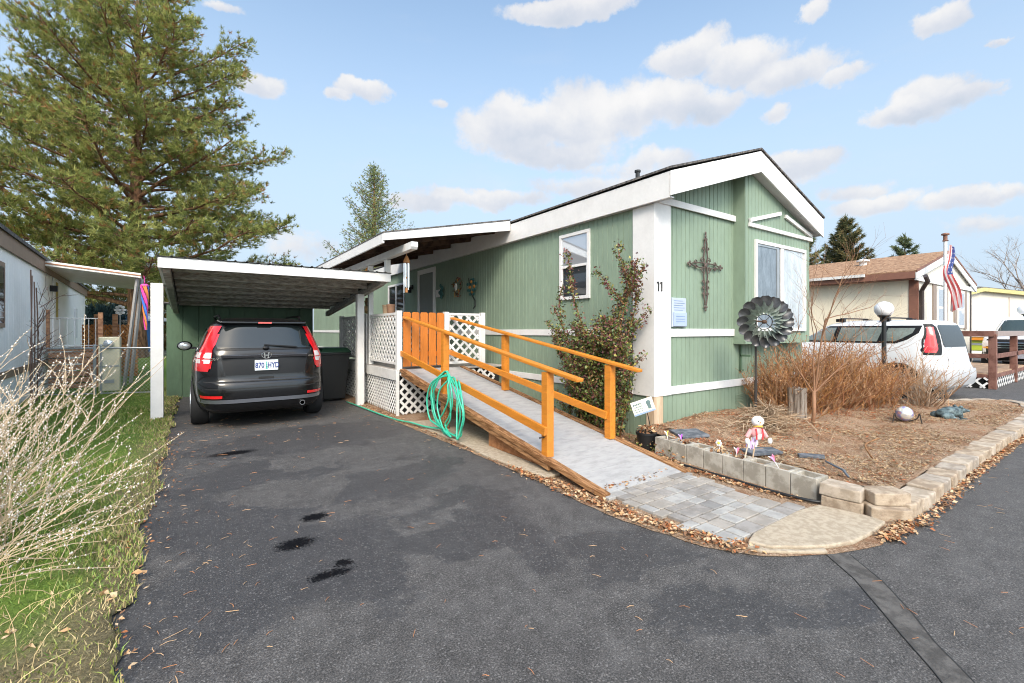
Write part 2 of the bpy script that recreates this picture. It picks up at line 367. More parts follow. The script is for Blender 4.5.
def lattice(mb, origin, ud, vd, poly, pitch=.10, wd=.035, th=.006):
    """crossed diagonal slats clipped to a convex polygon in the (u,v) plane"""
    o, ud, vd = Vector(origin), Vector(ud).normalized(), Vector(vd).normalized(); nn = ud.cross(vd)
    us = [q[0] for q in poly]; vs_ = [q[1] for q in poly]; span = (max(us)-min(us))+(max(vs_)-min(vs_))
    r2 = math.sqrt(.5)
    for sgn, lay in ((1, -1), (-1, 1)):
        k = -span
        while k < span:
            p = (min(us)+k, min(vs_)) if sgn > 0 else (max(us)-k, min(vs_)); d = (sgn*r2, r2)
            c = clip_line(p, d, poly)
            if c:
                A = o+ud*(p[0]+d[0]*c[0])+vd*(p[1]+d[1]*c[0])+nn*lay*th*.55; B = o+ud*(p[0]+d[0]*c[1])+vd*(p[1]+d[1]*c[1])+nn*lay*th*.55
                mb.beam(A, B, wd, th, up=nn)
            k += pitch*1.4142
    return mb

# ================================================================= SETTING: ground, drive, beds
def noise1(x, s=0):
    return math.sin(x*1.7+s)*.5+math.sin(x*4.3+s*2.1)*.3+math.sin(x*11.1+s*.7)*.2
FAR = two('far_ground_earth', (.10,.11,.06), (.22,.19,.13), .95, .5, .3, 12)
g0 = MB(); g0.add([(-900,-900,-.03),(900,-900,-.03),(900,900,-.03),(-900,900,-.03)], [(0,1,2,3)])
tag(g0.build('ground', FAR), kind='structure')
a0 = MB(); a0.add([(-.62,-14,0),(70,-14,0),(70,9,0),(26,9,0),(26,30,0),(-.62,30,0)], [(0,1,2,3,4,5)])
tag(a0.build('road', ASPH), 'dark asphalt driveway running into the lane beside the green house', kind='structure')
# overlapping strip of patched asphalt along the lane edge
SEAM = two('patched_asphalt', (.060,.056,.052), (.112,.105,.098), .85, 9, .6, 90)
cl = [(3.42,1.22,.075),(3.20,.98,.075),(2.98,.80,.07),(2.78,.66,.06),(2.62,.52,.06),(2.40,.36,.06),(2.1,.15,.06),(1.6,-.2,.06)]
sm = MB(); L_, R_ = [], []
for i, (x, y, w_) in enumerate(cl):
    n = Vector((cl[min(i+1,7)][1]-cl[max(i-1,0)][1], -(cl[min(i+1,7)][0]-cl[max(i-1,0)][0]), 0)).normalized()
    L_.append((x+n.x*w_*(1+.15*noise1(i*2.3)), y+n.y*w_, .004)); R_.append((x-n.x*w_, y-n.y*w_*(1+.2*noise1(i*3.1)), .004))
sm.add(L_+R_, [(i, i+1, 8+i+1, 8+i) for i in range(7)]); sm.build('road_patch', SEAM); tag(bpy.data.objects['road_patch'], kind='structure')
sk_ = MB(); sk_.tube([(x, y, .002) for x, y, z in L_], .0035, 4); sk_.tube([(x, y, .002) for x, y, z in R_], .0045, 4); tag(sk_.build('road_patch_edge', M('tar_seal', (.022,.021,.020), .7, var=.2)), kind='structure')
# lawn sheet with an uneven edge against the asphalt
def lawn_edge(y): return -.30 + (.055*noise1(y*2.2, 1)) + .03*noise1(y*9, 3) + (.10*max(0, 3.0-y))
lw = MB(); ys = [i*.08-4 for i in range(int(36/.08))]; nx = 10
vs = []
for y in ys:
    e = lawn_edge(y)
    for k in range(nx): 
        f = k/(nx-1); x = -14 + (e+14)*(1-(1-f)**3) if k < nx-1 else e
        z = .012 if k == nx-1 else .035+.02*noise1(x*1.3+y*.8)
        vs.append((x, y, max(.008, z)))
lw.add(vs, [(i*nx+k, i*nx+k+1, (i+1)*nx+k+1, (i+1)*nx+k) for i in range(len(ys)-1) for k in range(nx-1)])
tag(lw.build('lawn', LAWN, smooth='full'), kind='structure')
# earth strip between the drive and the house, under deck and ramp
edge = [(2.50,20),(2.54,10.1),(2.60,7.7),(2.64,6.1),(2.69,4.74),(2.70,3.4),(2.66,2.8),(2.67,2.36),(2.79,1.77),(2.98,1.47),(3.38,1.22),(3.8,1.10),(4.25,1.12),(4.6,1.10),(7,1.06),(9,1.05),(12.6,1.08),(13.1,1.5)]
pl = []
for i in range(len(edge)-1):
    (x0_,y0_),(x1_,y1_) = edge[i], edge[i+1]; n = max(2, int(math.dist(edge[i], edge[i+1])/.12))
    for k in range(n):
        f = k/n; pl.append((x0_+(x1_-x0_)*f+.012*noise1(i*3+k*1.9), y0_+(y1_-y0_)*f+.012*noise1(i+k*2.7, 4), .005))
pl += [(13.1,1.5,.005),(12.0,2.5,.005),(11.2,3.6,.005),(9.3,4.2,.005),(9.3,20,.005)]
es = MB(); es.add(pl, [tuple(range(len(pl)))]); tag(es.build('earth_strip', SOIL), kind='structure')
# concrete strip below the ramp
# garden bed mound
def bed_hi(x):
    P_ = [(4.3,3.86),(9.35,3.86),(11,3.3),(11.9,2.35),(12.9,1.75)]
    for (xa,ya),(xb,yb) in zip(P_, P_[1:]):
        if x <= xb: return ya+(yb-ya)*(x-xa)/(xb-xa)
    return 1.75
def bed_z(x, y):
    z = .105+.02*noise1(x*1.9+y)+.012*noise1(y*3.1-x)
    z += .09*math.exp(-((x-6.1)**2/.9+(y-3.2)**2/.5)) + .10*max(0, min(1, (y-2.4)/1.3))*(1 if x < 9 else .3)
    return z
def bed_left(y): return 4.38 + (y-1.5)*.055
nxb, nyb = 110, 34; vs = []
for i in range(nxb):
    for j in range(nyb):
        f = j/(nyb-1); x = 4.40+(12.85-4.40)*i/(nxb-1); y = 1.30+(bed_hi(x)-1.30)*f
        if i < 6: x = bed_left(y)+.10+(x-4.40)
        vs.append((x, y, bed_z(x, y)+random.uniform(-.008, .008)))
bd = MB(); bd.add(vs, [(i*nyb+j, (i+1)*nyb+j, (i+1)*nyb+j+1, i*nyb+j+1) for i in range(nxb-1) for j in range(nyb-1)])
tag(bd.build('garden_bed', SOIL, smooth='full'), kind='structure')
# pavers
PAVM = [two('paver_a',(.225,.208,.19),(.30,.28,.26),.85,6,.3,120), two('paver_b',(.27,.245,.215),(.34,.31,.275),.85,6,.3,120), two('paver_c',(.165,.157,.152),(.225,.217,.207),.85,6,.3,120), two('paver_d',(.29,.28,.265),(.37,.36,.34),.85,6,.3,120)]
pv = MB(); rr = random.Random(5); y = 2.84; row = 0
pb = [(2.86,2.80),(2.90,2.2),(2.95,1.87),(3.02,1.64),(3.22,1.66),(4.06,1.72),(4.10,2.92)]
def inside(x, y, poly):
    c = False
    for i in range(len(poly)):
        (xa,ya),(xb,yb) = poly[i], poly[i-1]
        if (ya > y) != (yb > y) and x < (xb-xa)*(y-ya)/(yb-ya)+xa: c = not c
    return c
while y > 1.62:
    h = rr.choice((.095,.15,.15)); x = 2.80+rr.uniform(-.1,0)
    while x < 4.1:
        l_ = rr.choice((.10,.15,.15,.20)); x1 = x+l_
        if inside(x+l_*.35, y-h/2, pb) and inside(x1-l_*.2, y-h/2, pb):
            pv.cur = rr.choice((0,0,1,1,2,3,3)); z1 = .028+rr.uniform(-.0035,.0035)
            sh = -.02*(x-2.9)
            a_ = [(x+.005,y-h+.005),(x1-.005,y-h+.005),(x1-.005,y-.005),(x+.005,y-.005)]
            b_ = [(x+.010,y-h+.010),(x1-.010,y-h+.010),(x1-.010,y-.010),(x+.010,y-.010)]
            vs = [(p_[0],p_[1],.0) for p_ in a_]+[(p_[0],p_[1],z1-.004) for p_ in a_]+[(p_[0],p_[1],z1) for p_ in b_]
            pv.add(vs, [(4*k+i, 4*k+(i+1)%4, 4*(k+1)+(i+1)%4, 4*(k+1)+i) for k in range(2) for i in range(4)]+[(8,9,10,11)])
        x = x1
    y -= h; row += 1
tag(pv.build('paved_path', PAVM), kind='structure')
CONW = two('pale_worn_concrete', (.34,.28,.205), (.44,.37,.28), .9, 23, .5, 150)
sl = MB(); sl.prism([(3.22,1.655,.002),(3.06,1.61,.002),(3.10,1.50,.002),(3.27,1.37,.002),(3.45,1.27,.002),(3.66,1.20,.002),(3.95,1.18,.002),(4.22,1.19,.002),(4.24,1.32,.002),(4.18,1.62,.002),(3.9,1.66,.002)], (0,0,.03))
tag(sl.build('worn_slab', CONW, bevel=.01), kind='structure')
cs = MB(); cs.prism([(2.74,6.75,.006),(2.76,5.2,.006),(2.71,4.4,.006),(2.79,3.42,.006),(2.98,3.44,.006),(3.3,4.0,.006),(3.45,6.5,.006)], (0,0,.03))
tag(cs.build('footing_slab', CONW, bevel=.008), kind='structure')
# a long crack-crumbled edge piece
ep = MB(); ep.prism([(3.00,1.61,.002),(3.05,1.60,.002),(3.085,1.49,.002),(3.25,1.36,.002),(3.40,1.28,.002),(3.36,1.25,.002),(3.17,1.38,.002),(3.02,1.50,.002)], (0,0,.02))
tag(ep.build('slab_edge', CONW, bevel=.006), kind='structure')

# ================================================================= THE GREEN HOUSE
X0, X1, Y0, Y1 = 5.0, 9.30, 3.88, 25.0
H = thing('manufactured_house', 'long green single storey house with white trim, low gable roof and number 11', 'house', (X0, Y0, 0))
EZ = 3.14                                     # underside of the fascia
def gable_z(x):                               # underside of the roof at the gable
    return 3.16 + .72*(1-abs(x-7.12)/2.2)
s1 = MB(); siding(s1, (X0, Y1), (X0, Y0), (-1,0), .0, 3.3); s1.build('long_wall', GREEN, H)
s2 = MB(); siding(s2, (X0, Y0), (X1, Y0), (0,-1), .0, lambda t: gable_z(X0+t)+.2); s2.build('gable_wall', GREEN, H)
s3 = MB(); siding(s3, (X1, Y0), (X1, Y1), (1,0), .0, 3.3, pitch=.2); siding(s3, (X1, Y1), (X0, Y1), (0,1), 0, lambda t: gable_z(X1-t)+.2, pitch=.2); s3.build('rear_wall', GREEN, H)
# projecting bay of the gable
BX0, BX1, BY = 6.94, 9.14, 3.69
b1 = MB(); siding(b1, (BX0, BY), (BX1, BY), (0,-1), 1.24, lambda t: gable_z(BX0+t)+.12)
siding(b1, (BX0, Y0), (BX0, BY), (-1,0), 1.24, gable_z(BX0)+.12, pitch=.5); siding(b1, (BX1, BY), (BX1, Y0), (1,0), 1.24, gable_z(BX1)+.12, pitch=.5)
b1.add([(BX0,BY,1.24),(BX1,BY,1.24),(BX1,Y0,1.24),(BX0,Y0,1.24)], [(0,1,2,3)])
bay = b1.build('bay', GREEN, H)
bk = MB(); bk.box(7.10,7.13,3.70,3.86,1.04,1.07).box(7.10,7.13,3.84,3.87,.80,1.22).box(7.10,7.20,3.85,3.865,.80,.83); bk.build('bracket', GREEND, bay)
# roof: two slopes with thickness and overhang
FX0, FX1, FY, RX, RZ = 4.90, 9.36, 3.54, 7.12, 4.24
zl = 3.50
rf = MB()
for xa, za, xb, zb in ((FX0-.02, zl+.012, RX, RZ+.012), (RX, RZ+.012, FX1+.02, zl+.012)):
    rf.prism([(xa,FY-.012,za),(xb,FY-.012,zb),(xb,FY-.012,zb-.028),(xa,FY-.012,za-.028)], (0, Y1+.5-FY, 0))
roof = rf.build('roof', SHING, H)
vp = MB(); vp.tube([(5.9,4.9,3.80),(5.9,4.9,4.02)], .035, 10).tube([(5.9,4.9,4.02),(5.9,4.9,4.05)], .05, 10); vp.build('vent_pipe', BLACKP, roof)
fb = MB()     # gable fascia boards
for xa, za, xb, zb in ((FX0, zl, RX, RZ-.0), (RX, RZ, FX1, zl)):
    fb.prism([(xa,FY,za-.04),(xb,FY,zb-.04),(xb,FY,zb-.36),(xa,FY,za-.35)], (0,.025,0))
fb.build('fascia', WHITE, H, bevel=.002)
fs = MB(); fs.box(FX0,FX0+.025,FY+.03,9.0,3.13,3.46).box(FX0,FX0+.025,9.003,14.5,3.13,3.46).box(FX0,FX0+.025,14.503,Y1+.4,3.13,3.46); fs.build('fascia', WHITE, H, bevel=.002)
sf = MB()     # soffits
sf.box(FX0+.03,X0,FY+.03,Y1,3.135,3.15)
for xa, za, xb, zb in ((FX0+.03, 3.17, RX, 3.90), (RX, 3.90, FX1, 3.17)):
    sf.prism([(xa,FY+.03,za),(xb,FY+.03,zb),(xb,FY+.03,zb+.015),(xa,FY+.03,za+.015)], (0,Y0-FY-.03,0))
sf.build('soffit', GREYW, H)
# trim boards stand proud of the siding
tr = MB(); t_ = .022
tr.box(X0-t_,X0-.001,Y0-.0,4.22,.57,3.13)                       # corner boards
tr.box(X0-t_,X0+.33,Y0-t_,Y0-.001,.57,3.20)
tr.box(X0-t_,X0-.001,4.222,15.4,1.365,1.47); tr.box(X0-t_,X0-.001,15.403,Y1,1.365,1.47)
tr.box(X0-t_-.003,X0-.001,4.222,Y1,.575,.675)
tr.box(X0+.332,BX0-.002,Y0-t_,Y0-.001,1.365,1.475)
tr.box(X0+.332,X1,Y0-t_,Y0-.001,.575,.685)
tr.box(X0+.05,BX0-.002,Y0-t_-.022,Y0-t_-.001,3.15,3.24)
tr.build('trim', WHITE, H, bevel=.002)
tp = MB(); pr = BY-.001
tp.box(7.02,9.20,pr-.035,pr,3.06,3.12)
def slant(mb, x0,z0,x1,z1,w_,y0,y1):
    d = Vector((x1-x0,0,z1-z0)); n = Vector((-d.z,0,d.x)).normalized()*w_/2
    mb.prism([(x0-n.x,y0,z0-n.z),(x1-n.x,y0,z1-n.z),(x1+n.x,y0,z1+n.z),(x0+n.x,y0,z0+n.z)], (0,y1-y0,0))
slant(tp, 7.03,3.155,8.02,3.40,.06,pr-.037,pr-.002); slant(tp, 8.19,3.38,9.18,3.155,.06,pr-.037,pr-.002)
tp.build('pediment_trim', WHITE, H, bevel=.002)
st = MB(); st.box(X0-.016,X0-.001,Y0-.016,3.99,.0,.568).box(X0,X0+.17,Y0-.016,Y0-.001,.0,.568); st.build('corner_stud', TANW, H)
vt = MB()
for k in range(6): vt.box(7.0,7.25,Y0-.012,Y0-.001,.30+k*.025,.315+k*.025)
vt.build('skirt_vent', GREEN, H)
def window(name, o, ud, w_, h, fw=.05, split='h', panes=(GLASS, GLASSD), proud=.035):
    """o = lower left corner on the wall, ud = direction along the wall, seen from outside"""
    o = Vector(o); ud = Vector(ud).normalized(); up = Vector((0,0,1)); n = ud.cross(up)
    f = MB()
    def bar(u0,u1,v0,v1,d0,d1):
        c = o+ud*(u0+u1)/2+up*(v0+v1)/2+n*(d0+d1)/2; f.obox(c, ud*(u1-u0)/2, n*(d1-d0)/2, up*(v1-v0)/2)
    bar(0,w_,0,fw,.001,proud); bar(0,w_,h-fw,h,.001,proud); bar(0,fw,fw+.0005,h-fw-.0005,.001,proud); bar(w_-fw,w_,fw+.0005,h-fw-.0005,.001,proud)
    rects = []
    if split == 'h':
        bar(fw+.0005,w_-fw-.0005,h*.5-.02,h*.5+.02,.002,proud-.006); rects = [(fw,w_-fw,h*.5+.02,h-fw),(fw+.0,w_-fw,fw,h*.5-.02)]
        bar(fw+.0005,fw+.025,fw+.0005,h*.5-.021,.002,proud-.010); bar(w_-fw-.025,w_-fw-.0005,fw+.0005,h*.5-.021,.002,proud-.010)
    elif split == 'v':
        bar(w_*.47,w_*.53,fw+.0005,h-fw-.0005,.002,proud-.006); rects = [(fw,w_*.47,fw,h-fw),(w_*.53,w_-fw,fw,h-fw)]
    else: rects = [(fw,w_-fw,fw,h-fw)]
    fr = f.build(name, WHITE, H, bevel=.002)
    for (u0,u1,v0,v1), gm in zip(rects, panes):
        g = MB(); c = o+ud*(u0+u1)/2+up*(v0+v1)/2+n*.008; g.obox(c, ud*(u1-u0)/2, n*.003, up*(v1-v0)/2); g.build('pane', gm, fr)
    return fr
window('window', (X0, 5.76, 1.95), (0,-1,0), .70, 1.07, .05, 'h')
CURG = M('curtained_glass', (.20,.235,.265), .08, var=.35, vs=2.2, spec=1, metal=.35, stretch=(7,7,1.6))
wb = window('window', (7.20, BY, 1.44), (1,0,0), 1.74, 1.44, .055, 'v', (CURG, M('bay_pane', (.58,.61,.62), .07, var=.22, vs=1.6, spec=1, metal=.4, stretch=(2.5,2.5,1))))  # right pane: mottled pale colour stands in for reflected sky and trees
scr = MB(); scr.box(7.90,7.97,BY-.022,BY-.012,1.50,2.82).box(7.262,7.90,BY-.022,BY-.012,2.79,2.82); scr.build('screen_frame', STEEL, wb)
window('window', (X0, 13.95, 1.3), (0,-1,0), 1.35, 1.55, .06, 'v', (GLASSD, GLASSD))
# front door on the porch
dr = MB()
dr.box(X0-.03,X0-.001,11.52,11.64,.78,3.07).box(X0-.03,X0-.001,10.55,10.67,.78,3.07).box(X0-.03,X0-.001,10.672,11.518,2.95,3.07)
d_ = dr.build('door', WHITE, H, bevel=.003)
dg = MB(); dg.box(X0-.018,X0-.002,10.672,11.518,.80,2.948); dg.build('screen', M('screen_door', (.10,.115,.115), .35, var=.1), d_)
dh = MB(); dh.ball((X0-.05,10.74,1.80), .035).box(X0-.05,X0-.018,10.735,10.745,1.79,1.81); dh.build('handle', BLACKP, d_, smooth=True)
pl_ = MB(); pl_.box(X0-.05,X0-.001,12.0,12.1,2.60,2.72).box(X0-.13,X0-.05,12.01,12.09,2.5,2.66); pl_.build('porch_lamp', BLACKP, H)
# house number
for k, yy in enumerate((0, 1)):
    nb = MB(); xx = X0+.050+.068*k
    nb.prism([(xx,Y0-.023,1.975),(xx+.020,Y0-.023,1.975),(xx+.020,Y0-.023,2.10),(xx,Y0-.023,2.10)], (0,-.008,0))
    nb.prism([(xx-.024,Y0-.024,2.072),(xx-.002,Y0-.024,2.086),(xx-.002,Y0-.024,2.104),(xx-.024,Y0-.024,2.090)], (0,-.007,0))
    nb.build('house_number', M('number_black', (.02,.02,.02), .5, var=0), H)

# wall pieces hung on the house
IRON = M('wrought_iron', (.045,.038,.034), .55, .4, var=.2, bump=.3)
BRZ = M('aged_bronze_iron', (.115,.085,.072), .6, .35, var=.35, vs=40, bump=.4)
cr = MB(); cx, cy, cz = 6.14, Y0-.03, 2.40
def xz(mb, pts, r_): mb.tube([(cx+a, cy, cz+b) for a, b in pts], r_, 6)
for s_ in (-1, 1):
    xz(cr, [(s_*.012,-.58),(s_*.045,-.45),(s_*.03,-.30),(s_*.05,-.15),(s_*.025,-.02),(s_*.05,.12),(s_*.025,.24),(s_*.035,.31),(s_*.012,.38)], .011)
    xz(cr, [(0,s_*.03),(.15,s_*.035),(.30,s_*.02),(.37,0)], .009); xz(cr, [(0,s_*.03),(-.15,s_*.035),(-.30,s_*.02),(-.37,0)], .009)
def scroll(a0, b0, r0, turns, s_):
    xz(cr, [(a0+s_*r0*(1-t/14*.8)*math.cos(turns*2*PI*t/12), b0+r0*(1-t/14*.8)*math.sin(turns*2*PI*t/12)) for t in range(13)], .0075)
for a0, b0 in ((.07,.07),(-.07,.07),(.07,-.07),(-.07,-.07)): scroll(a0, b0, .055, 1.3, 1 if a0 > 0 else -1)
for a0, b0 in ((.05,-.33),(-.05,-.33)): scroll(a0, b0, .034, 1.2, 1 if a0 > 0 else -1)
for a0, b0 in ((.24,.035),(.24,-.035),(-.24,.035),(-.24,-.035),(.05,.24),(-.05,.24),(.05,-.24),(-.05,-.24),(.04,-.42),(-.04,-.42)): scroll(a0, b0, .035, 1.2, 1 if a0 > 0 else -1)
for a0, b0 in ((.40,0),(-.40,0),(0,.40),(0,-.62)):
    for k in range(3):
        a = PI/2+2*PI*k/3 if b0 == .40 else -PI/2+2*PI*k/3 if b0 < 0 else (0 if a0 > 0 else PI)+2*PI*k/3
        cr.ball((cx+a0+.028*math.cos(a), cy, cz+b0+.028*math.sin(a)), .022, 1, .5, 1, 8, 6)
cr.ball((cx,cy,cz),.04,1,.5,1,10,6); xz(cr, [(0,.40),(0,.47)], .012); cr.ball((cx,cy,cz+.48),.022,1,.5,1,8,6)
tag(cr.build('wall_cross', BRZ, smooth=True), 'ornate scrolled iron cross hanging on the green gable wall', 'cross')
bx = MB(); bx.box(5.345,5.66,Y0-.034,Y0-.002,1.50,1.90)
BL = M('pale_blue_plastic', (.42,.48,.58), .35, var=.05, vs=4)
nbx = thing('notice_box', 'pale blue notice holder on the green gable wall beside the white corner', 'notice box', (5.5,Y0,1.5))
bx.build('back_panel', BL, nbx, bevel=.004)
b2 = MB(); b2.box(5.36,5.645,Y0-.055,Y0-.035,1.51,1.70); b2.build('pocket', M('blue_pocket', (.36,.44,.60), .3, var=.05), nbx, bevel=.003)
b3 = MB()
for k in range(5): b3.box(5.38,5.38+(.24 if k % 2 else .20),Y0-.037,Y0-.035,1.73+k*.032,1.736+k*.032)
for k in range(3): b3.box(5.40,5.60,Y0-.058,Y0-.0555,1.57+k*.035,1.576+k*.035)
b3.build('printed_lines', M('grey_blue_ink', (.16,.24,.42), .6, var=0), nbx)
wr = MB(); rr = random.Random(3); c0 = Vector((X0-.04, 9.30, 2.45))
WRM = [M('dried_vine', (.10,.06,.03), .8), M('red_bloom', (.30,.04,.03), .7), M('gold_leaf', (.42,.22,.04), .7), M('cream_ribbon', (.7,.68,.62), .6)]
for k in range(46):
    a = rr.uniform(0, 2*PI); r_ = .15+rr.uniform(-.04,.05); q = c0+Vector((rr.uniform(-.04,.02), r_*math.cos(a), r_*math.sin(a)*1.15)); wr.cur = rr.choice((0,0,1,2))
    wr.tube([q, q+Vector((rr.uniform(-.03,.01), rr.uniform(-.08,.08), rr.uniform(-.08,.08)))], [.014,.006], 5)
wr.cur = 3; wr.ball(c0+Vector((-.05,0,.0)), .07, .4, .7, 1.2, 10, 8)
tag(wr.build('wreath', WRM), 'small round wreath of vines and red blooms on the shaded green wall', 'wreath')
wf = MB(); c0 = Vector((X0-.05, 8.62, 2.40)); 
TE = [M('teal_leaf', (.02,.10,.09), .5), M('orange_bloom', (.55,.22,.04), .6), M('dark_stem', (.02,.025,.02), .6)]
wf.cur = 2; wf.tube([c0+Vector((0,.05,-.12)), c0+Vector((0,-.03,-.22)), c0+Vector((0,-.12,-.30)), c0+Vector((0,-.13,-.42)), c0+Vector((0,-.05,-.47))], .016, 6)
for k in range(16):
    a = 2*PI*k/16; wf.cur = 0 if k % 4 else 1; r_ = .17 if k % 2 else .11
    q = c0+Vector((rr.uniform(-.03,.01), r_*math.cos(a), r_*math.sin(a))); wf.ball(q, .05, .4, .9, .7, 8, 6)
wf.cur = 2; wf.tube([c0+Vector((0,.1,.0)), c0+Vector((0,.16,.2))], .01, 5)
tag(wf.build('wall_ornament', TE), 'metal hummingbird and flower ornament right of the wreath on the green wall', 'wall ornament')
wp = MB(); c0 = Vector((X0-.05, 10.12, 2.40)); wp.cur = 0; wp.box(X0-.06,X0-.002,10.18,10.42,2.28,2.46); wp.cur = 1
for k in range(9): wp.ball(c0+Vector((rr.uniform(-.03,.0), rr.uniform(-.09,.09), rr.uniform(-.16,.18))), .05, .5, .8, 1, 8, 6)
tag(wp.build('wall_plaque', [WHITEW, TE[0]]), 'little white plaque with dark green leaves beside the porch door', 'plaque')

# ================================================================= PORCH ROOF
PR = thing('porch_roof', 'low white porch roof on a beam and post against the green house', 'porch roof', (3.6, 7.1, 0))
def pz(x): return 2.90 + (x-2.45)*(3.36-2.90)/(4.89-2.45)
pr_ = MB(); pr_.prism([(2.44,7.06,pz(2.44)+.10),(4.89,7.06,pz(4.89)+.17),(4.89,7.06,pz(4.89)+.19),(2.44,7.06,pz(2.44)+.12)], (0,5.6,0)); pr_.build('roofing', SHING, PR)
pf = MB(); pf.prism([(2.45,7.07,pz(2.45)-.02),(4.888,7.07,pz(4.88)-.02),(4.888,7.07,pz(4.88)+.165),(2.45,7.07,pz(2.45)+.10)], (0,.03,0))
pf.prism([(2.445,7.103,pz(2.45)-.06),(2.475,7.103,pz(2.45)-.06),(2.475,7.103,pz(2.45)+.098),(2.445,7.103,pz(2.45)+.098)], (0,5.5,0)); pf.build('fascia', WHITE, PR, bevel=.003)
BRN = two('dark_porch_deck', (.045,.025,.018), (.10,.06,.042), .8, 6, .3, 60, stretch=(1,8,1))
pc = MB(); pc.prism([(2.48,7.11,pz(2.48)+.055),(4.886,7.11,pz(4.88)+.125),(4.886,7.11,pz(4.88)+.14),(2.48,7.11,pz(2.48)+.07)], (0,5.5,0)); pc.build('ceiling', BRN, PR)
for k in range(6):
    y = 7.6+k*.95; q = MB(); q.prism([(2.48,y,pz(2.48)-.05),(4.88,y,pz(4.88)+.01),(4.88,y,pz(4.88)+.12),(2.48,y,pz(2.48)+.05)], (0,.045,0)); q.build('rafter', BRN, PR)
bb = MB(); bb.prism([(2.82,6.84,2.79),(2.82,6.87,2.75),(2.82,12.6,2.74),(2.82,12.6,2.868),(2.82,6.84,2.868)], (.11,0,0)); bb.build('beam', WHITEW, PR, bevel=.003)
for ya_, za_ in ((8.05,2.472),(9.02,.785)):
    pp = MB(); pp.box(2.83,2.92,ya_,ya_+.09,za_,2.738); pp.build('post', WHITEW, PR, bevel=.003)

# ================================================================= DECK, RAMP, GATE
DX0, DY0, DY1, DZ = 2.82, 7.44, 11.2, .78
DK = thing('porch_deck', 'raised grey porch deck with white lattice skirting and lattice railing', 'deck', (DX0, DY0, 0))
d1 = MB()
for k in range(27):
    y = DY0+.0+k*.14
    if y+.135 < DY1: d1.box(DX0-.01,X0-.03,y,y+.134,DZ-.03,DZ)
d1.build('deck_boards', two('grey_deck_boards',(.30,.27,.25),(.42,.39,.36),.85,8,.3,80,stretch=(.4,3,3)), DK)
d2 = MB(); d2.box(DX0-.03,DX0-.005,DY0,9.28,.60,.775).box(DX0-.03,DX0-.005,9.283,DY1,.60,.775).box(DX0-.005,DX0+.03,DY0-.002,DY0+.022,.0,.775).box(DX0-.02,DX0-.006,DY0,DY0+.03,0,.598).box(DX0-.03,DX0-.005,9.2,9.29,0,.598).box(DX0-.03,DX0-.005,DY1-.09,DY1,0,.598).box(DX0-.03,X0-.03,DY1,DY1+.025,.60,.775)
d2.build('deck_fascia', WHITEW, DK, bevel=.003)
lk = MB(); lattice(lk, (DX0+.005,DY0,0), (0,1,0), (0,0,1), [(.0,.02),(1.84,.02),(1.84,.6),(.0,.6)], .078, .027)
lattice(lk, (DX0+.005,DY0,0), (0,1,0), (0,0,1), [(1.86,.02),(3.72,.02),(3.72,.6),(1.86,.6)], .078, .027)
lk.build('skirt_lattice', WHITEW, DK)
lk = MB(); lattice(lk, (DX0+.05,DY0+.01,0), (1,0,0), (0,0,1), [(.0,.02),(1.9,.02),(1.9,.72),(.0,.72)], .112, .042); lk.build('skirt_lattice', WHITEW, DK)
dk = MB(); dk.box(DX0+.12,DX0+.14,DY0+.1,DY1,.0,.7); dk.box(DX0+.12,X0-.05,DY0+.12,DY0+.14,0,.7); dk.build('skirt_shade', DARK, DK)  # near-black sheets stand in for the shade under the deck
def rail_panel(p, q, z0, z1, par, pitch=.105, post=True):
    p, q = Vector(p), Vector(q); d = (q-p).normalized(); L = (q-p).length; up = Vector((0,0,1)); m = MB()
    lattice(m, (p.x,p.y,0), d, up, [(.03,z0+.03),(L-.03,z0+.03),(L-.03,z1-.03),(.03,z1-.03)], pitch, .042, .007)
    fr = MB()
    fr.beam(p+up*(z1-.02), q+up*(z1-.02), .03, .045); fr.beam(p+up*(z0+.02), q+up*(z0+.02), .03, .045)
    fr.beam(p+up*z0, p+up*(z1-.045), .035, .05, up=d); fr.beam(q+up*z0, q+up*(z1-.045), .035, .05, up=d)
    f = fr.build('railing', WHITEW, par, bevel=.003); m.build('lattice', WHITEW, f); return f
rail_panel((DX0+.04,7.56,0), (DX0+.04,9.15,0), .86, 1.76, DK)
rail_panel((DX0+.04,9.45,0), (DX0+.04,11.1,0), .86, 1.76, DK)
rail_panel((DX0+.1,11.12,0), (X0-.1,11.12,0), .86, 1.76, DK)
rail_panel((3.79,7.48,0), (4.46,7.48,0), .84, 1.77, DK, pitch=.125)
# each post its own part
for x, y in ((DX0+.04,7.49),(3.75,7.49),(DX0+.04,9.22),(DX0+.04,9.38),(DX0+.04,11.18),(4.52,7.49)):
    q = MB(); q.box(x-.044,x+.044,y-.044,y+.044,DZ,1.79); q.build('post', WHITEW, DK, bevel=.003)
GT = thing('porch_gate', 'orange picket gate closing the porch at the top of the ramp', 'gate', (3.3, 7.47, DZ))
for k in range(5):
    x = 2.925+k*.158; q = MB(); zt_ = 1.77
    q.prism([(x,7.455,.83),(x+.138,7.455,.83),(x+.138,7.455,zt_-.02),(x+.118,7.455,zt_),(x+.02,7.455,zt_),(x,7.455,zt_-.02)], (0,.018,0)); q.build('picket', ORANGED, GT, bevel=.002)
for zc_ in (1.0, 1.52): q = MB(); q.box(2.92,3.70,7.475,7.505,zc_,zc_+.08); q.build('cross_rail', ORANGED, GT)

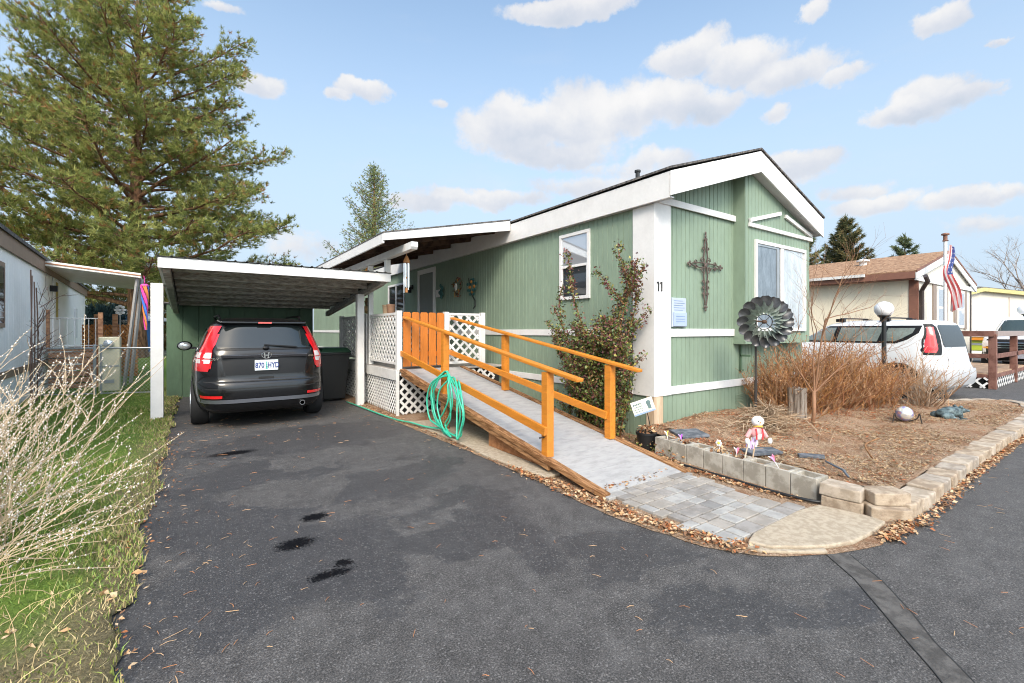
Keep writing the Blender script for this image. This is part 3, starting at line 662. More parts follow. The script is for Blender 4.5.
RX0, RX1 = 2.88, 4.08
RP = thing('access_ramp', 'long pale wheelchair ramp with orange handrails leading up to the porch', 'ramp', (3.5, 2.8, 0))
def rz(y): return .035 + (y-2.78)*(DZ-.035)/(DY0-2.78)
RMP = two('ramp_pale_boards', (.295,.290,.284), (.37,.364,.358), .85, 7, .35, 70, a=.3, b=.62, stretch=(.8,2.2,1))
rs = MB(); ny = 12
for k in range(ny):
    ya, yb = 2.78+(DY0-2.78)*k/ny, 2.78+(DY0-2.78)*(k+1)/ny-.004
    rs.prism([(RX0+.07,ya,rz(ya)-.02),(RX0+.07,yb,rz(yb)-.02),(RX0+.07,yb,rz(yb)),(RX0+.07,ya,rz(ya))], (RX1-RX0-.14,0,0))
rs.build('ramp_surface', RMP, RP)
def edge_board(xa, xb):
    q = MB()
    for k, (ya, yb) in enumerate(((2.74,4.9),(4.904,7.44))):
        q.prism([(xa,ya,rz(ya)-.03),(xa,yb,rz(yb)-.03),(xa,yb,rz(yb)+.018),(xa,ya,rz(ya)+.018)], (xb-xa,0,0))
    q.build('edge_board', BROWNW, RP, bevel=.003)
edge_board(RX0-.02, RX0+.067); edge_board(RX1-.067, RX1+.02)
sg = MB()
for xa in (RX0-.005, RX1-.035):
    ya, yb = 3.5, 7.42
    sg.prism([(xa,ya,max(.01,rz(ya)-.09)),(xa,yb,rz(yb)-.10),(xa,yb,rz(yb)-.032),(xa,ya,rz(ya)-.032)], (.04,0,0))
sg.build('stringer', BROWNW, RP)
sk = MB(); sk.prism([(2.96,3.55,.04),(2.96,4.75,.04),(2.96,4.75,.28),(2.96,3.55,.12)], (.03,0,0)); sk.build('side_panel', two('red_brown_panel',(.22,.09,.035),(.34,.16,.07),.75,6,.2,60), RP)
for (x, y, zb) in ((2.95,3.60,None),(2.95,5.92,.036),(3.99,3.72,None),(3.95,5.85,None)):
    q = MB(); z0 = rz(y)+.002 if zb is None else zb
    if zb is not None:
        q.cur = 1; q.box(x-.045,x+.045,y-.045,y+.045,z0,rz(y)-.05); q.cur = 0; q.box(x-.045,x+.045,y-.045,y+.045,rz(y)-.05,rz(y)+.88)
    else: q.cur = 0; q.box(x-.045,x+.045,y-.045,y+.045,z0,rz(y)+.86)
    q.build('post', [ORANGE, BROWNW], RP, bevel=.003)
def rt(y): return 1.06+.160*(y-3.6)
def rl(y): return .45+.161*(y-3.64)
for x, x2, ya, yb in ((2.95,2.95,3.12,7.45),(3.99,3.86,3.28,7.45)):
    q = MB(); q.beam((x,ya,rt(ya)), (x2,yb,rt(yb)), .09, .036); q.build('handrail', ORANGE, RP, bevel=.008)
    q = MB(); q.beam((x-.064,ya+.43,rl(ya+.43)), (x2-.064,yb,rl(yb)), .034, .088); q.build('lower_rail', ORANGE, RP, bevel=.004)
for yb_, zb_ in ((3.6, rl(3.6)-.055),):
    q = MB(); q.tube([(2.845,3.6,rl(3.6)-.075),(2.92,3.6,rl(3.6)-.075)], .008, 8); q.build('bolt', IRON, RP)

# ================================================================= CARPORT, SHED, BIN
CP = thing('carport', 'white carport with a flat ribbed roof over the black car', 'carport', (1.2, 8, 0))
CX0, CX1, CY0, CY1 = -.42, 2.86, 7.88, 12.15
def cz(y): return 2.46-.095*(y-CY0)
WOODD = two('aged_rafters', (.26,.24,.21), (.46,.44,.40), .85, 6, .3, 80, stretch=(1.5,6,6))
q = MB(); q.box(CX0,CX1,CY0,CY0+.03,2.315,2.46); q.build('fascia', WHITE, CP, bevel=.003)
q = MB()
for xa in (CX0, CX1-.035): q.prism([(xa,CY0+.032,cz(CY0)-.14),(xa,CY1,cz(CY1)-.14),(xa,CY1,cz(CY1)-.005),(xa,CY0+.032,cz(CY0)-.005)], (.035,0,0))
q.build('side_fascia', WHITEW, CP, bevel=.003)
q = MB(); n = 66; vs = []      # ribbed sheet, ribs run front to back
for k in range(n*2+1):
    x = CX0-.02+(CX1-CX0+.04)*k/(n*2); dz = .012*(1 if k % 2 else 0)
    if (k//2) % 3: dz = 0
    vs += [(x,CY0-.03,cz(CY0-.03)+.012+dz*1.6),(x,CY1,cz(CY1)+.012+dz*1.6)]
q.add(vs, [(2*i,2*i+2,2*i+3,2*i+1) for i in range(n*2)]); q.build('roof_sheet', M('ribbed_sheet', (.34,.34,.33), .6, .1, var=.2, vs=3), CP)
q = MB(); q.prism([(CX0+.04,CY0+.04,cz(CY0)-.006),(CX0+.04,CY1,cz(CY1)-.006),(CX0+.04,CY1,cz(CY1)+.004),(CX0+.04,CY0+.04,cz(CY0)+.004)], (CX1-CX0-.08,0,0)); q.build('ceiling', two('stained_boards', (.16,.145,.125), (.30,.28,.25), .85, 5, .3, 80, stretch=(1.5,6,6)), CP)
for k in range(7):
    y = CY0+.30+k*.58; q = MB(); q.box(CX0+.15,CX1-.15,y,y+.04,cz(y)-.125,cz(y)-.012); q.build('rafter', WOODD, CP)
for xa in (CX0+.045, CX1-.15):
    q = MB(); q.prism([(xa,CY0+.18,cz(CY0)-.20),(xa,CY1,cz(CY1)-.24),(xa,CY1,cz(CY1)-.128),(xa,CY0+.06,cz(CY0)-.09),(xa,CY0+.06,cz(CY0)-.12)], (.09,0,0)); q.build('beam', WOODD, CP, bevel=.004)
for xc, yc, w_, h_ in ((-.50,9.32,.082,2.21),(2.64,8.98,.066,cz(8.98)-.20)):
    q = MB(); q.box(xc-w_,xc+w_,yc-w_,yc+w_,.0,h_); q.build('post', WHITE, CP, bevel=.004)
SH = thing('garden_shed', 'dark green board shed standing behind the carport', 'shed', (1, 12.2, 0))
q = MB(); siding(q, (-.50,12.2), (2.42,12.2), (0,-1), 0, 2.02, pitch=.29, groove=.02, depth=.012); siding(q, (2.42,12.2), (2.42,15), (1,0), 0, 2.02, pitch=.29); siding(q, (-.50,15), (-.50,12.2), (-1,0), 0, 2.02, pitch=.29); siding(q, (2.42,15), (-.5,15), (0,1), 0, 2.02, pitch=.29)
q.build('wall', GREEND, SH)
q = MB(); q.prism([(-.6,12.17,2.03),(-.6,15.1,1.9),(-.6,15.1,1.95),(-.6,12.17,2.06)], (3.1,0,0)); q.build('roof', SHING, SH)
q = MB(); q.box(.30,.335,12.16,12.2,.05,1.95).box(1.20,1.235,12.16,12.2,.05,1.95); q.build('door_trim', GREEND, SH)
BN = thing('rubbish_bin', 'black wheeled rubbish bin with dark green lid beside the porch deck', 'bin', (2.34, 9.95, 0))
q = MB()
def tapered(mb, cx_, cy_, z0, z1, a0, b0_, a1, b1_):
    mb.add([(cx_-a0,cy_-b0_,z0),(cx_+a0,cy_-b0_,z0),(cx_+a0,cy_+b0_,z0),(cx_-a0,cy_+b0_,z0),(cx_-a1,cy_-b1_,z1),(cx_+a1,cy_-b1_,z1),(cx_+a1,cy_+b1_,z1),(cx_-a1,cy_+b1_,z1)],
        [(0,3,2,1),(4,5,6,7),(0,1,5,4),(1,2,6,5),(2,3,7,6),(3,0,4,7)]); return mb
tapered(q, 2.34, 9.95, .05, .98, .22, .24, .29, .33); tapered(q, 2.34, 9.95, .95, 1.0, .31, .35, .31, .35); q.build('bin_body', BLACKP, BN, bevel=.02)
q = MB(); tapered(q, 2.34, 9.94, 1.003, 1.10, .32, .37, .24, .30); q.build('lid', M('dark_green_plastic', (.010,.045,.022), .45, var=.1), BN, bevel=.02)
for xs in (2.10, 2.58):
    q = MB(); q.lathe((xs,10.2,.10), [(.10,-.02),(.10,.02)], 14, 'x'); q.build('wheel', RUBBER, BN)
q = MB(); q.tube([(2.08,10.28,1.0),(2.08,10.33,1.02),(2.6,10.33,1.02),(2.6,10.28,1.0)], .014, 6); q.build('handle', BLACKP, BN)

# ================================================================= VEHICLES
def interp(tab, z):
    if z <= tab[0][0]: return tab[0][1:]
    for a, b in zip(tab, tab[1:]):
        if z <= b[0]:
            f = (z-a[0])/(b[0]-a[0]); return tuple(p+(q-p)*f for p, q in zip(a[1:], b[1:]))
    return tab[-1][1:]
class Car:
    """body as a stack of rounded plan outlines; z -> (half width, rear y, front y)"""
    def __init__(s, tab, n=5.0): s.tab = tab; s.n = n
    def xs(s, y, z):
        w_, yr, yf = interp(s.tab, z); yc, L = (yr+yf)/2, (yf-yr)/2; t = min(1, abs((y-yc)/L)); return w_*(1-t**s.n)**(1/s.n)
    def yr(s, x, z):
        w_, yr, yf = interp(s.tab, z); yc, L = (yr+yf)/2, (yf-yr)/2; t = min(.999, abs(x/w_)); return yc-L*(1-t**s.n)**(1/s.n)
    def yf(s, x, z):
        w_, yr, yf = interp(s.tab, z); yc, L = (yr+yf)/2, (yf-yr)/2; t = min(.999, abs(x/w_)); return yc+L*(1-t**s.n)**(1/s.n)
    def body(s, zs, seg=64):
        m = MB(); vs = []
        for z in zs:
            w_, yr, yf = interp(s.tab, z); yc, L = (yr+yf)/2, (yf-yr)/2
            for k in range(seg):
                a = 2*PI*k/seg; c, s_ = math.cos(a), math.sin(a)
                vs.append((w_*math.copysign(abs(c)**(2/s.n), c), yc+L*math.copysign(abs(s_)**(2/s.n), s_), z))
        nz = len(zs); m.add(vs, [(i*seg+k, i*seg+(k+1)%seg, (i+1)*seg+(k+1)%seg, (i+1)*seg+k) for i in range(nz-1) for k in range(seg)]+[tuple(range(seg))[::-1], tuple((nz-1)*seg+k for k in range(seg))])
        return m
    def patch(s, rows, side, off=.008, nx=14, mb=None, sub=4):
        """rows: [(z, a0, a1)], a = x for rear/front, y for the sides; a surface just outside the body"""
        m = mb or MB(); rr_ = []
        for a, b in zip(rows, rows[1:]):
            for k in range(sub):
                f = k/sub; rr_.append(tuple(p+(q-p)*f for p, q in zip(a, b)))
        rr_.append(rows[-1]); vs = []
        for z, a0, a1 in rr_:
            for k in range(nx+1):
                t = a0+(a1-a0)*k/nx
                if side == 'rear': vs.append((t, s.yr(t, z)-off, z))
                elif side == 'front': vs.append((t, s.yf(t, z)+off, z))
                elif side == 'left': vs.append((-s.xs(t, z)-off, t, z))
                else: vs.append((s.xs(t, z)+off, t, z))
        n = nx+1; m.add(vs, [(i*n+k, i*n+k+1, (i+1)*n+k+1, (i+1)*n+k) for i in range(len(rr_)-1) for k in range(nx)])
        return m
def wheel(par, x, y, r_, w_, rimmat, sgn):
    q = MB(); c = (x, y, r_)
    q.lathe(c, [(r_*.66,-w_/2),(r_*.93,-w_/2),(r_,-w_/2+.03),(r_,w_/2-.03),(r_*.93,w_/2),(r_*.66,w_/2)], 32, 'x'); t = q.build('wheel', RUBBER, par, local=True, smooth=True)
    q = MB(); xo = x+sgn*(w_/2+.002)
    q.lathe((xo,y,r_), [(r_*.68,-.01),(r_*.68,.006),(r_*.60,.006),(r_*.60,-.01)], 28, 'x')
    for k in range(5):
        a = 2*PI*k/5+.3; d = Vector((0,math.cos(a),math.sin(a))); q.obox(Vector((xo,y,r_))+d*r_*.36, d*r_*.28, Vector((.008,0,0)), d.cross(Vector((1,0,0)))*r_*.085)
    q.lathe((xo,y,r_), [(r_*.16,-.01),(r_*.16,.012)], 14, 'x'); q.build('rim', rimmat, t, local=True)
    q = MB(); q.lathe((xo-sgn*.006,y,r_), [(r_*.66,-.003),(r_*.66,.001)], 24, 'x'); q.build('brake', DARK, t, local=True)
CARB = M('black_car_paint', (.006,.006,.007), .20, .0, var=0, spec=.35, coat=.35)
CARW = M('white_car_paint', (.70,.71,.73), .25, var=0, coat=.7)
REDL = M('red_lamp_lens', (.62,.012,.018), .15, var=0, spec=.8, coat=.5)
CLRL = M('clear_lamp_lens', (.72,.66,.66), .12, var=0, spec=.8, coat=.5)
TRIMB = M('black_trim', (.008,.008,.009), .45, var=0, spec=.3)
SILV = M('rim_silver', (.45,.46,.48), .3, .8, var=0)
REARG = M('rear_glass', (.012,.016,.017), .05, var=0, spec=.55)

# ---- black family car in the carport
SUV = thing('parked_car', 'black estate car parked tail first in view under the white carport', 'car', (0,0,0)); SUV['_o'] = (0.,0.,0.)
tab = [(.24,.78,-2.12,2.10),(.30,.84,-2.22,2.18),(.40,.88,-2.27,2.25),(.55,.905,-2.285,2.28),(.68,.91,-2.270,2.27),(.72,.91,-2.235,2.24),(.86,.91,-2.225,2.12),(.96,.905,-2.215,1.95),(1.02,.895,-2.205,1.70),(1.05,.885,-2.20,1.15),
       (1.10,.865,-2.19,1.02),(1.20,.825,-2.15,.86),(1.35,.765,-2.07,.62),(1.48,.71,-2.00,.40),(1.56,.665,-1.97,.22),(1.61,.61,-1.90,.05),(1.645,.50,-1.72,-.15),(1.66,.30,-1.4,-.4)]
K = Car(tab, 5.5)
zs = [.24,.27,.30,.35,.40,.47,.55,.62,.68,.70,.72,.79,.86,.91,.96,.99,1.02,1.035,1.05,1.075,1.10,1.15,1.20,1.27,1.35,1.42,1.48,1.52,1.56,1.59,1.61,1.63,1.645,1.655,1.66]
K.body(zs).build('body', CARB, SUV, local=True, smooth='full')
def put(name, mb, mat, par=SUV, **k): return mb.build(name, mat, par, local=True, **k)
rw = put('rear_window', K.patch([(1.19,-.60,.60),(1.24,-.625,.625),(1.45,-.55,.55),(1.525,-.46,.46)], 'rear', .010), REARG, smooth='full')
put('window_surround', K.patch([(1.16,-.70,.70),(1.3,-.70,.70),(1.545,-.56,.56)], 'rear', .005), TRIMB, smooth='full')
for sg_ in (-1, 1):
    L4 = [(.86,.70,.885),(1.02,.64,.885)]
    def sgp(rows): return [(z, sg_*a, sg_*b) for z, a, b in rows]
    tl = put('tail_light', K.patch(sgp([(.86,.715,.895),(1.0,.68,.89),(1.12,.665,.845),(1.25,.66,.79),(1.40,.60,.735),(1.52,.54,.675)]), 'rear', .016, 6), REDL, smooth='full')
    put('lamp_lens', K.patch(sgp([(.975,.70,.885),(1.0,.69,.882),(1.13,.672,.835)]), 'rear', .020, 6), CLRL, tl, smooth='full')
    put('lamp_divider', K.patch(sgp([(1.035,.69,.875),(1.05,.69,.87)]), 'rear', .023, 6), REDL, tl, smooth='full')
    put('tail_light', K.patch([(.90,-2.14,-1.98),(1.02,-2.14,-1.97),(1.12,-2.10,-1.95),(1.25,-2.06,-1.93),(1.4,-1.99,-1.93)], 'left' if sg_ < 0 else 'right', .012, 6), REDL, smooth='full')
    put('reflector', K.patch(sgp([(.475,.55,.80),(.515,.55,.81)]), 'rear', .012, 6), REDL)
    put('side_window', K.patch([(1.10,-1.25,.80),(1.2,-1.35,.68),(1.36,-1.38,.45),(1.50,-1.32,.15)], 'left' if sg_ < 0 else 'right', .006, 20), REARG, smooth='full')
    put('quarter_window', K.patch([(1.14,-1.75,-1.34),(1.25,-1.80,-1.42),(1.44,-1.70,-1.45)], 'left' if sg_ < 0 else 'right', .006, 8), REARG, smooth='full')
    put('wheel_arch', K.patch([(.30,-1.74,-.90),(.45,-1.73,-.91),(.60,-1.66,-.98),(.70,-1.53,-1.11),(.74,-1.40,-1.24)], 'left' if sg_ < 0 else 'right', .004, 10), TRIMB)
    put('wheel_arch', K.patch([(.30,.86,1.70),(.45,.87,1.69),(.60,.94,1.62),(.70,1.07,1.49),(.74,1.20,1.36)], 'left' if sg_ < 0 else 'right', .004, 10), TRIMB)
    for y in (-1.32, 1.28): wheel(SUV, sg_*.80, y, .345, .225, SILV, sg_)
    mr = MB(); mr.ball((sg_*1.02,.62,1.16), .12, 1.0, .6, .75, 12, 8); mr.box(min(sg_*.85,sg_*.95),max(sg_*.85,sg_*.95),.60,.66,1.10,1.14); mo = put('mirror', mr, CARB, smooth=True)
    q = MB(); q.ball((sg_*1.02,.56,1.16), .10, .95, .28, .72, 12, 8); put('mirror_glass', q, GLASS, mo, smooth=True)
    q = MB(); q.tube([(sg_*.55,-1.60,1.63),(sg_*.57,-1.5,1.685),(sg_*.58,-.2,1.70),(sg_*.56,-.05,1.65)], .017, 6); put('roof_rail', q, TRIMB, smooth=True)
q = K.patch([(.80,-.50,.50),(.84,-.52,.52),(1.03,-.56,.56),(1.045,-.55,.55)], 'rear', .004); put('number_plate_recess', q, TRIMB, smooth='full')
q = MB(); q.obox((0,K.yr(0,1.07)-.022,1.072), (.56,0,0), (0,.014,.002), (0,-.004,.022)); hb = put('trim_bar', q, M('dark_chrome', (.10,.10,.11), .2, .8, var=0), bevel=.006)
ring = MB(); yl = K.yr(0,1.08)-.043; n = 24
ring.tube([(.062*math.cos(2*PI*k/n)*(1+.10*math.sin(2*PI*k/n)), yl, 1.082+.050*math.sin(2*PI*k/n)) for k in range(n+1)], .007, 6, False)
ring.prism([(-.036,yl,1.120),(-.020,yl,1.120),(-.014,yl,1.044),(-.028,yl,1.044)], (0,-.008,0)).prism([(.036,yl,1.120),(.020,yl,1.120),(.014,yl,1.044),(.028,yl,1.044)], (0,-.008,0)); ring.box(-.019,.019,yl-.008,yl,1.074,1.088); put('emblem', ring, CHROME, smooth=True)
yp = K.yr(0,.93)-.030
q = MB(); q.box(-.152,.152,yp,yp+.012,.858,1.012); npl = put('number_plate', q, M('plate_white', (.74,.78,.80), .4, var=0), bevel=.004)
q = text_mesh('870', .112, .002); q.v = [(a*.70,b,c) for a,b,c in q.v]; place(q, frame_m((-.088,yp-.003,.930), (1,0,0), (0,0,1))); put('plate_number', q, M('plate_blue', (.02,.04,.19), .4, var=0), npl)
q = text_mesh('HYD', .112, .002); q.v = [(a*.66,b,c) for a,b,c in q.v]; place(q, frame_m((.088,yp-.003,.930), (1,0,0), (0,0,1))); put('plate_number', q, MC['plate_blue'], npl)
q = MB()
for k in range(4): q.prism([(-.017+k*.0025,yp-.001,.875+k*.03),(.017-k*.0025,yp-.001,.875+k*.03),(0,yp-.001,.93+k*.024)], (0,-.0012,0))
put('plate_tree', q, M('plate_green', (.10,.48,.40), .5, var=0), npl)
q = text_mesh('CR-V', .052, .003); place(q, frame_m((-.64,K.yr(-.64,1.035)-.010,1.035), (1,-.22,0), (0,0,1))); put('badge', q, CHROME)
q = text_mesh('4WD', .036, .003); place(q, frame_m((.62,K.yr(.62,1.06)-.010,1.055), (1,.22,0), (0,0,1))); put('badge', q, CHROME)
q = K.patch([(.70,-.88,.88),(.715,-.88,.88)], 'rear', .004, 30); put('bumper_seam', q, DARK)
q = K.patch([(.60,-.80,.80),(.613,-.80,.80)], 'rear', .003, 30); put('bumper_seam', q, DARK)
q = K.patch([(.40,-.80,.80),(.43,-.84,.84),(.455,-.84,.84)], 'rear', .010, 30); put('bumper_strip', q, M('dull_silver', (.20,.21,.24), .3, .7, var=0), smooth='full')
q = K.patch([(.25,-.72,.72),(.39,-.80,.80)], 'rear', .006, 30); put('lower_bumper', q, TRIMB, smooth='full')
q = K.patch([(.735,-.10,.10),(.765,-.10,.10)], 'rear', .006, 6); put('tailgate_handle', q, DARK)
q = MB(); q.box(-.20,.20,-2.045,-1.93,1.545,1.56); sp = q
sp = MB(); sp.prism([(-.60,-1.90,1.585),(-.56,-2.06,1.555),(.56,-2.06,1.555),(.60,-1.90,1.585)], (0,0,.028)); spo = put('spoiler', sp, CARB, bevel=.008)
q = MB(); q.box(-.09,.09,-2.066,-2.058,1.556,1.580); put('brake_light', q, M('faded_red_lens', (.55,.10,.09), .25, var=0), spo)
q = MB(); q.beam((.42,K.yr(.42,1.19)-.03,1.20), (-.02,K.yr(0,1.25)-.03,1.235), .018, .018); q.ball((.0,K.yr(0,1.2)-.03,1.19), .035, 1.3, .6, .8, 10, 6); put('wiper', q, TRIMB)
q = MB(); q.lathe((.48,-2.20,.335), [(.038,-.07),(.038,.1),(.030,.1),(.030,-.07)], 16, 'y'); put('exhaust', q, CHROME, smooth=True)
for x in (-.38, .38):
    q = MB(); q.ball((x,.15,1.27), .12, 1, .5, 1.25, 10, 8); q.box(x-.2,x+.2,.05,.18,.9,1.16); put('seat', q, TRIMB, smooth=True)
SUV.location = (.88, 9.98, 0); SUV.scale = (1.02, 1.02, 1.0)

# ---- white car seen from its rear left corner
WC = thing('parked_car', 'white boxy car with roof rails and tall red tail lamp parked beyond the brown shrubs', 'car', (0,0,0)); WC['_o'] = (0.,0.,0.)
tab = [(.22,.78,-1.95,1.95),(.30,.85,-2.02,2.02),(.45,.885,-2.06,2.07),(.60,.895,-2.05,2.07),(.75,.895,-1.99,2.03),(.90,.89,-1.96,1.95),(1.00,.875,-1.94,1.70),(1.05,.86,-1.93,1.10),(1.12,.84,-1.92,.95),(1.30,.80,-1.88,.62),(1.45,.76,-1.83,.38),(1.53,.72,-1.79,.22),(1.59,.62,-1.70,.0),(1.615,.40,-1.4,-.3)]
W2 = Car(tab, 7.0)
W2.body([.22,.26,.30,.37,.45,.52,.60,.67,.75,.82,.90,.95,1.00,1.025,1.05,1.08,1.12,1.2,1.30,1.38,1.45,1.5,1.53,1.56,1.59,1.605,1.615]).build('body', CARW, WC, local=True, smooth='full')
for sg_, sd_ in ((-1,'left'),(1,'right')):
    def sgp(rows): return [(z, sg_*a, sg_*b) for z, a, b in rows]
    put('window_surround', W2.patch([(1.12,-1.22,.84),(1.20,-1.42,.70),(1.34,-1.60,.48),(1.49,-1.64,.22)], sd_, .004, 22), TRIMB, WC, smooth='full')
    for wr_ in ([(1.155,.03,.74),(1.22,.02,.64),(1.34,0,.43),(1.455,-.03,.18)],[(1.155,-.88,-.06),(1.22,-.90,-.07),(1.34,-.94,-.10),(1.455,-.97,-.13)],[(1.165,-1.20,-.98),(1.22,-1.32,-1.0),(1.34,-1.50,-1.04),(1.44,-1.54,-1.07)]): put('side_window', W2.patch(wr_, sd_, .010, 12), M('pale_car_glass', (.20,.235,.22), .06, var=.3, vs=3, spec=1), WC, smooth='full')
    put('lamp_surround', W2.patch(sgp([(.90,.66,.835),(1.0,.61,.835),(1.2,.58,.792),(1.46,.56,.715),(1.52,.60,.69)]), 'rear', .006, 8), TRIMB, WC, smooth='full')
    put('tail_light', W2.patch(sgp([(.95,.74,.825),(1.02,.70,.822),(1.14,.69,.796),(1.30,.67,.752),(1.46,.63,.706)]), 'rear', .014, 8), REDL, WC, smooth='full')
    put('rear_reflector', W2.patch(sgp([(.46,.58,.72),(.56,.58,.72)]), 'rear', .012, 4), REDL, WC)
    put('fog_lamp', W2.patch(sgp([(.44,.36,.50),(.56,.36,.50)]), 'rear', .012, 4), CLRL, WC)
    for y in (-1.25, 1.30): wheel(WC, sg_*.795, y, .33, .21, SILV, sg_)
    for y in (-1.25, 1.30): put('wheel_arch', W2.patch([(.28,y-.42,y+.42),(.45,y-.41,y+.41),(.6,y-.34,y+.34),(.70,y-.2,y+.2),(.73,y-.06,y+.06)], sd_, .004, 10), TRIMB, WC)
    put('door_handle', W2.patch([(.93,-.90,-.66),(.96,-.90,-.66)], sd_, .02, 4), CARW, WC); put('door_handle', W2.patch([(.93,.1,.34),(.96,.1,.34)], sd_, .02, 4), CARW, WC)
    put('door_seam', W2.patch([(.35,-.045,-.035),(1.05,-.045,-.035)], sd_, .003, 1), DARK, WC); put('door_seam', W2.patch([(.62,-1.03,-1.02),(1.05,-1.03,-1.02)], sd_, .003, 1), DARK, WC)
    for yb_ in (-.95, -.05): q = MB(); q.box(sg_*.62-.04,sg_*.62+.04,yb_-.09,yb_+.09,1.585,1.655); q.tube([(sg_*.62,yb_,1.66),(0,yb_,1.665)], .016, 6); put('roof_bar', q, TRIMB, WC)
    q = MB(); q.ball((sg_*.98,.78,1.08), .11, 1, .6, .75, 12, 8); put('mirror', q, CARW, WC, smooth=True)
put('rear_window', W2.patch([(1.06,-.50,.50),(1.12,-.55,.55),(1.46,-.53,.53),(1.50,-.49,.49)], 'rear', .012), REARG, WC, smooth='full')
put('rear_bumper', W2.patch([(.30,-.76,.76),(.44,-.86,.86),(.62,-.86,.86)], 'rear', .04, 24), M('silver_grey_bumper', (.42,.43,.45), .4, var=0), WC, smooth='full')
put('tailgate_trim', W2.patch([(.78,-.48,.48),(.90,-.50,.50)], 'rear', .008), CLRL, WC)
WC.scale = (1, 1, 1.045); WC.location = (13.42, 4.45, 0); WC.rotation_euler = (0,0,R(-7))

# ---- pickup facing the lane at the right edge
TK = thing('pickup_truck', 'white pickup truck with black grille facing the camera at the far right', 'truck', (0,0,0)); TK['_o'] = (0.,0.,0.)
tab = [(.45,.90,-2.7,2.60),(.60,.97,-2.75,2.70),(.80,.99,-2.75,2.72),(1.05,.99,-2.75,2.70),(1.20,.97,-2.75,2.62),(1.26,.95,-2.7,2.45),(1.29,.93,-2.6,1.30),(1.40,.88,-1.2,1.15),(1.60,.82,-1.15,.90),(1.80,.76,-1.1,.62),(1.90,.68,-1.0,.45),(1.95,.5,-.85,.2)]
T2 = Car(tab, 6.5)
T2.body([.45,.52,.60,.7,.80,.92,1.05,1.13,1.20,1.23,1.26,1.275,1.29,1.34,1.40,1.5,1.60,1.7,1.80,1.86,1.90,1.93,1.95]).build('body', CARW, TK, local=True, smooth='full')
put('windscreen', T2.patch([(1.36,-.76,.76),(1.5,-.74,.74),(1.82,-.64,.64)], 'front', .010), M('windscreen_glass', (.03,.045,.04), .05, var=0, spec=1), TK, smooth='full')
put('grille', T2.patch([(.62,-.90,.90),(.95,-.92,.92),(1.17,-.90,.90)], 'front', .012), TRIMB, TK)
for z in (.88,.96,1.04): put('grille_bar', T2.patch([(z,-.60,.60),(z+.02,-.60,.60)], 'front', .022), CHROME, TK)
put('front_bumper', T2.patch([(.48,-.90,.90),(.58,-.93,.93),(.74,-.93,.93)], 'front', .06), TRIMB, TK)
for sg_ in (-1, 1):
    put('headlight', T2.patch([(.94,sg_*.64,sg_*.92),(1.12,sg_*.64,sg_*.92)], 'front', .016, 6), CLRL, TK); put('indicator', T2.patch([(.86,sg_*.66,sg_*.92),(.92,sg_*.66,sg_*.92)], 'front', .016, 6), M('amber_lens', (.75,.30,.03), .2, var=0), TK)
    for y in (-1.7, 1.75): wheel(TK, sg_*.86, y, .40, .26, SILV, sg_)
    q = MB(); q.ball((sg_*1.17,1.05,1.40), .16, .8, .5, 1, 12, 8); q.beam((sg_*.85,1.05,1.34),(sg_*1.1,1.05,1.36),.04,.04); put('mirror', q, CARW if sg_ > 0 else TRIMB, TK, smooth=True)
q = MB(); q.box(-.16,.16,2.79,2.80,.56,.70); put('number_plate', q, M('plate_pale', (.6,.65,.75), .4, var=0), TK)
TK.location = (24.2, 2.62, .0); TK.rotation_euler = (0,0,R(90)); TK.scale = (1,1,1.0)
# ---- lime service vehicle beyond
LV = thing('service_truck', 'yellow green service truck with a silver stripe behind the brown railing', 'truck', (0,0,0)); LV['_o'] = (0.,0.,0.)
LIME = M('lime_paint', (.50,.58,.06), .4, var=.05)
q = MB(); q.box(-1.1,1.1,-2.6,2.6,.55,1.15); q.box(-1.05,1.05,1.0,2.5,1.15,1.75); put('body', q, LIME, LV, bevel=.04)
q = MB(); q.box(-1.12,1.12,-2.61,2.61,1.16,1.26); put('deck_rim', q, WHITE, LV, bevel=.01)
q = MB(); q.box(-1.112,1.112,-2.612,2.612,.80,.90); put('stripe', q, M('silver_stripe', (.45,.46,.48), .3, .4, var=0), LV)
q = MB(); q.box(-1.2,-1.12,-.6,.4,1.02,1.14); put('warning_panel', q, M('orange_panel', (.75,.28,.03), .5, var=0), LV)
for sg_ in (-1, 1):
    for y in (-1.6, 1.6): wheel(LV, sg_*.95, y, .42, .26, SILV, sg_)
LV.location = (29.6, 5.0, .0); LV.rotation_euler = (0,0,R(0))

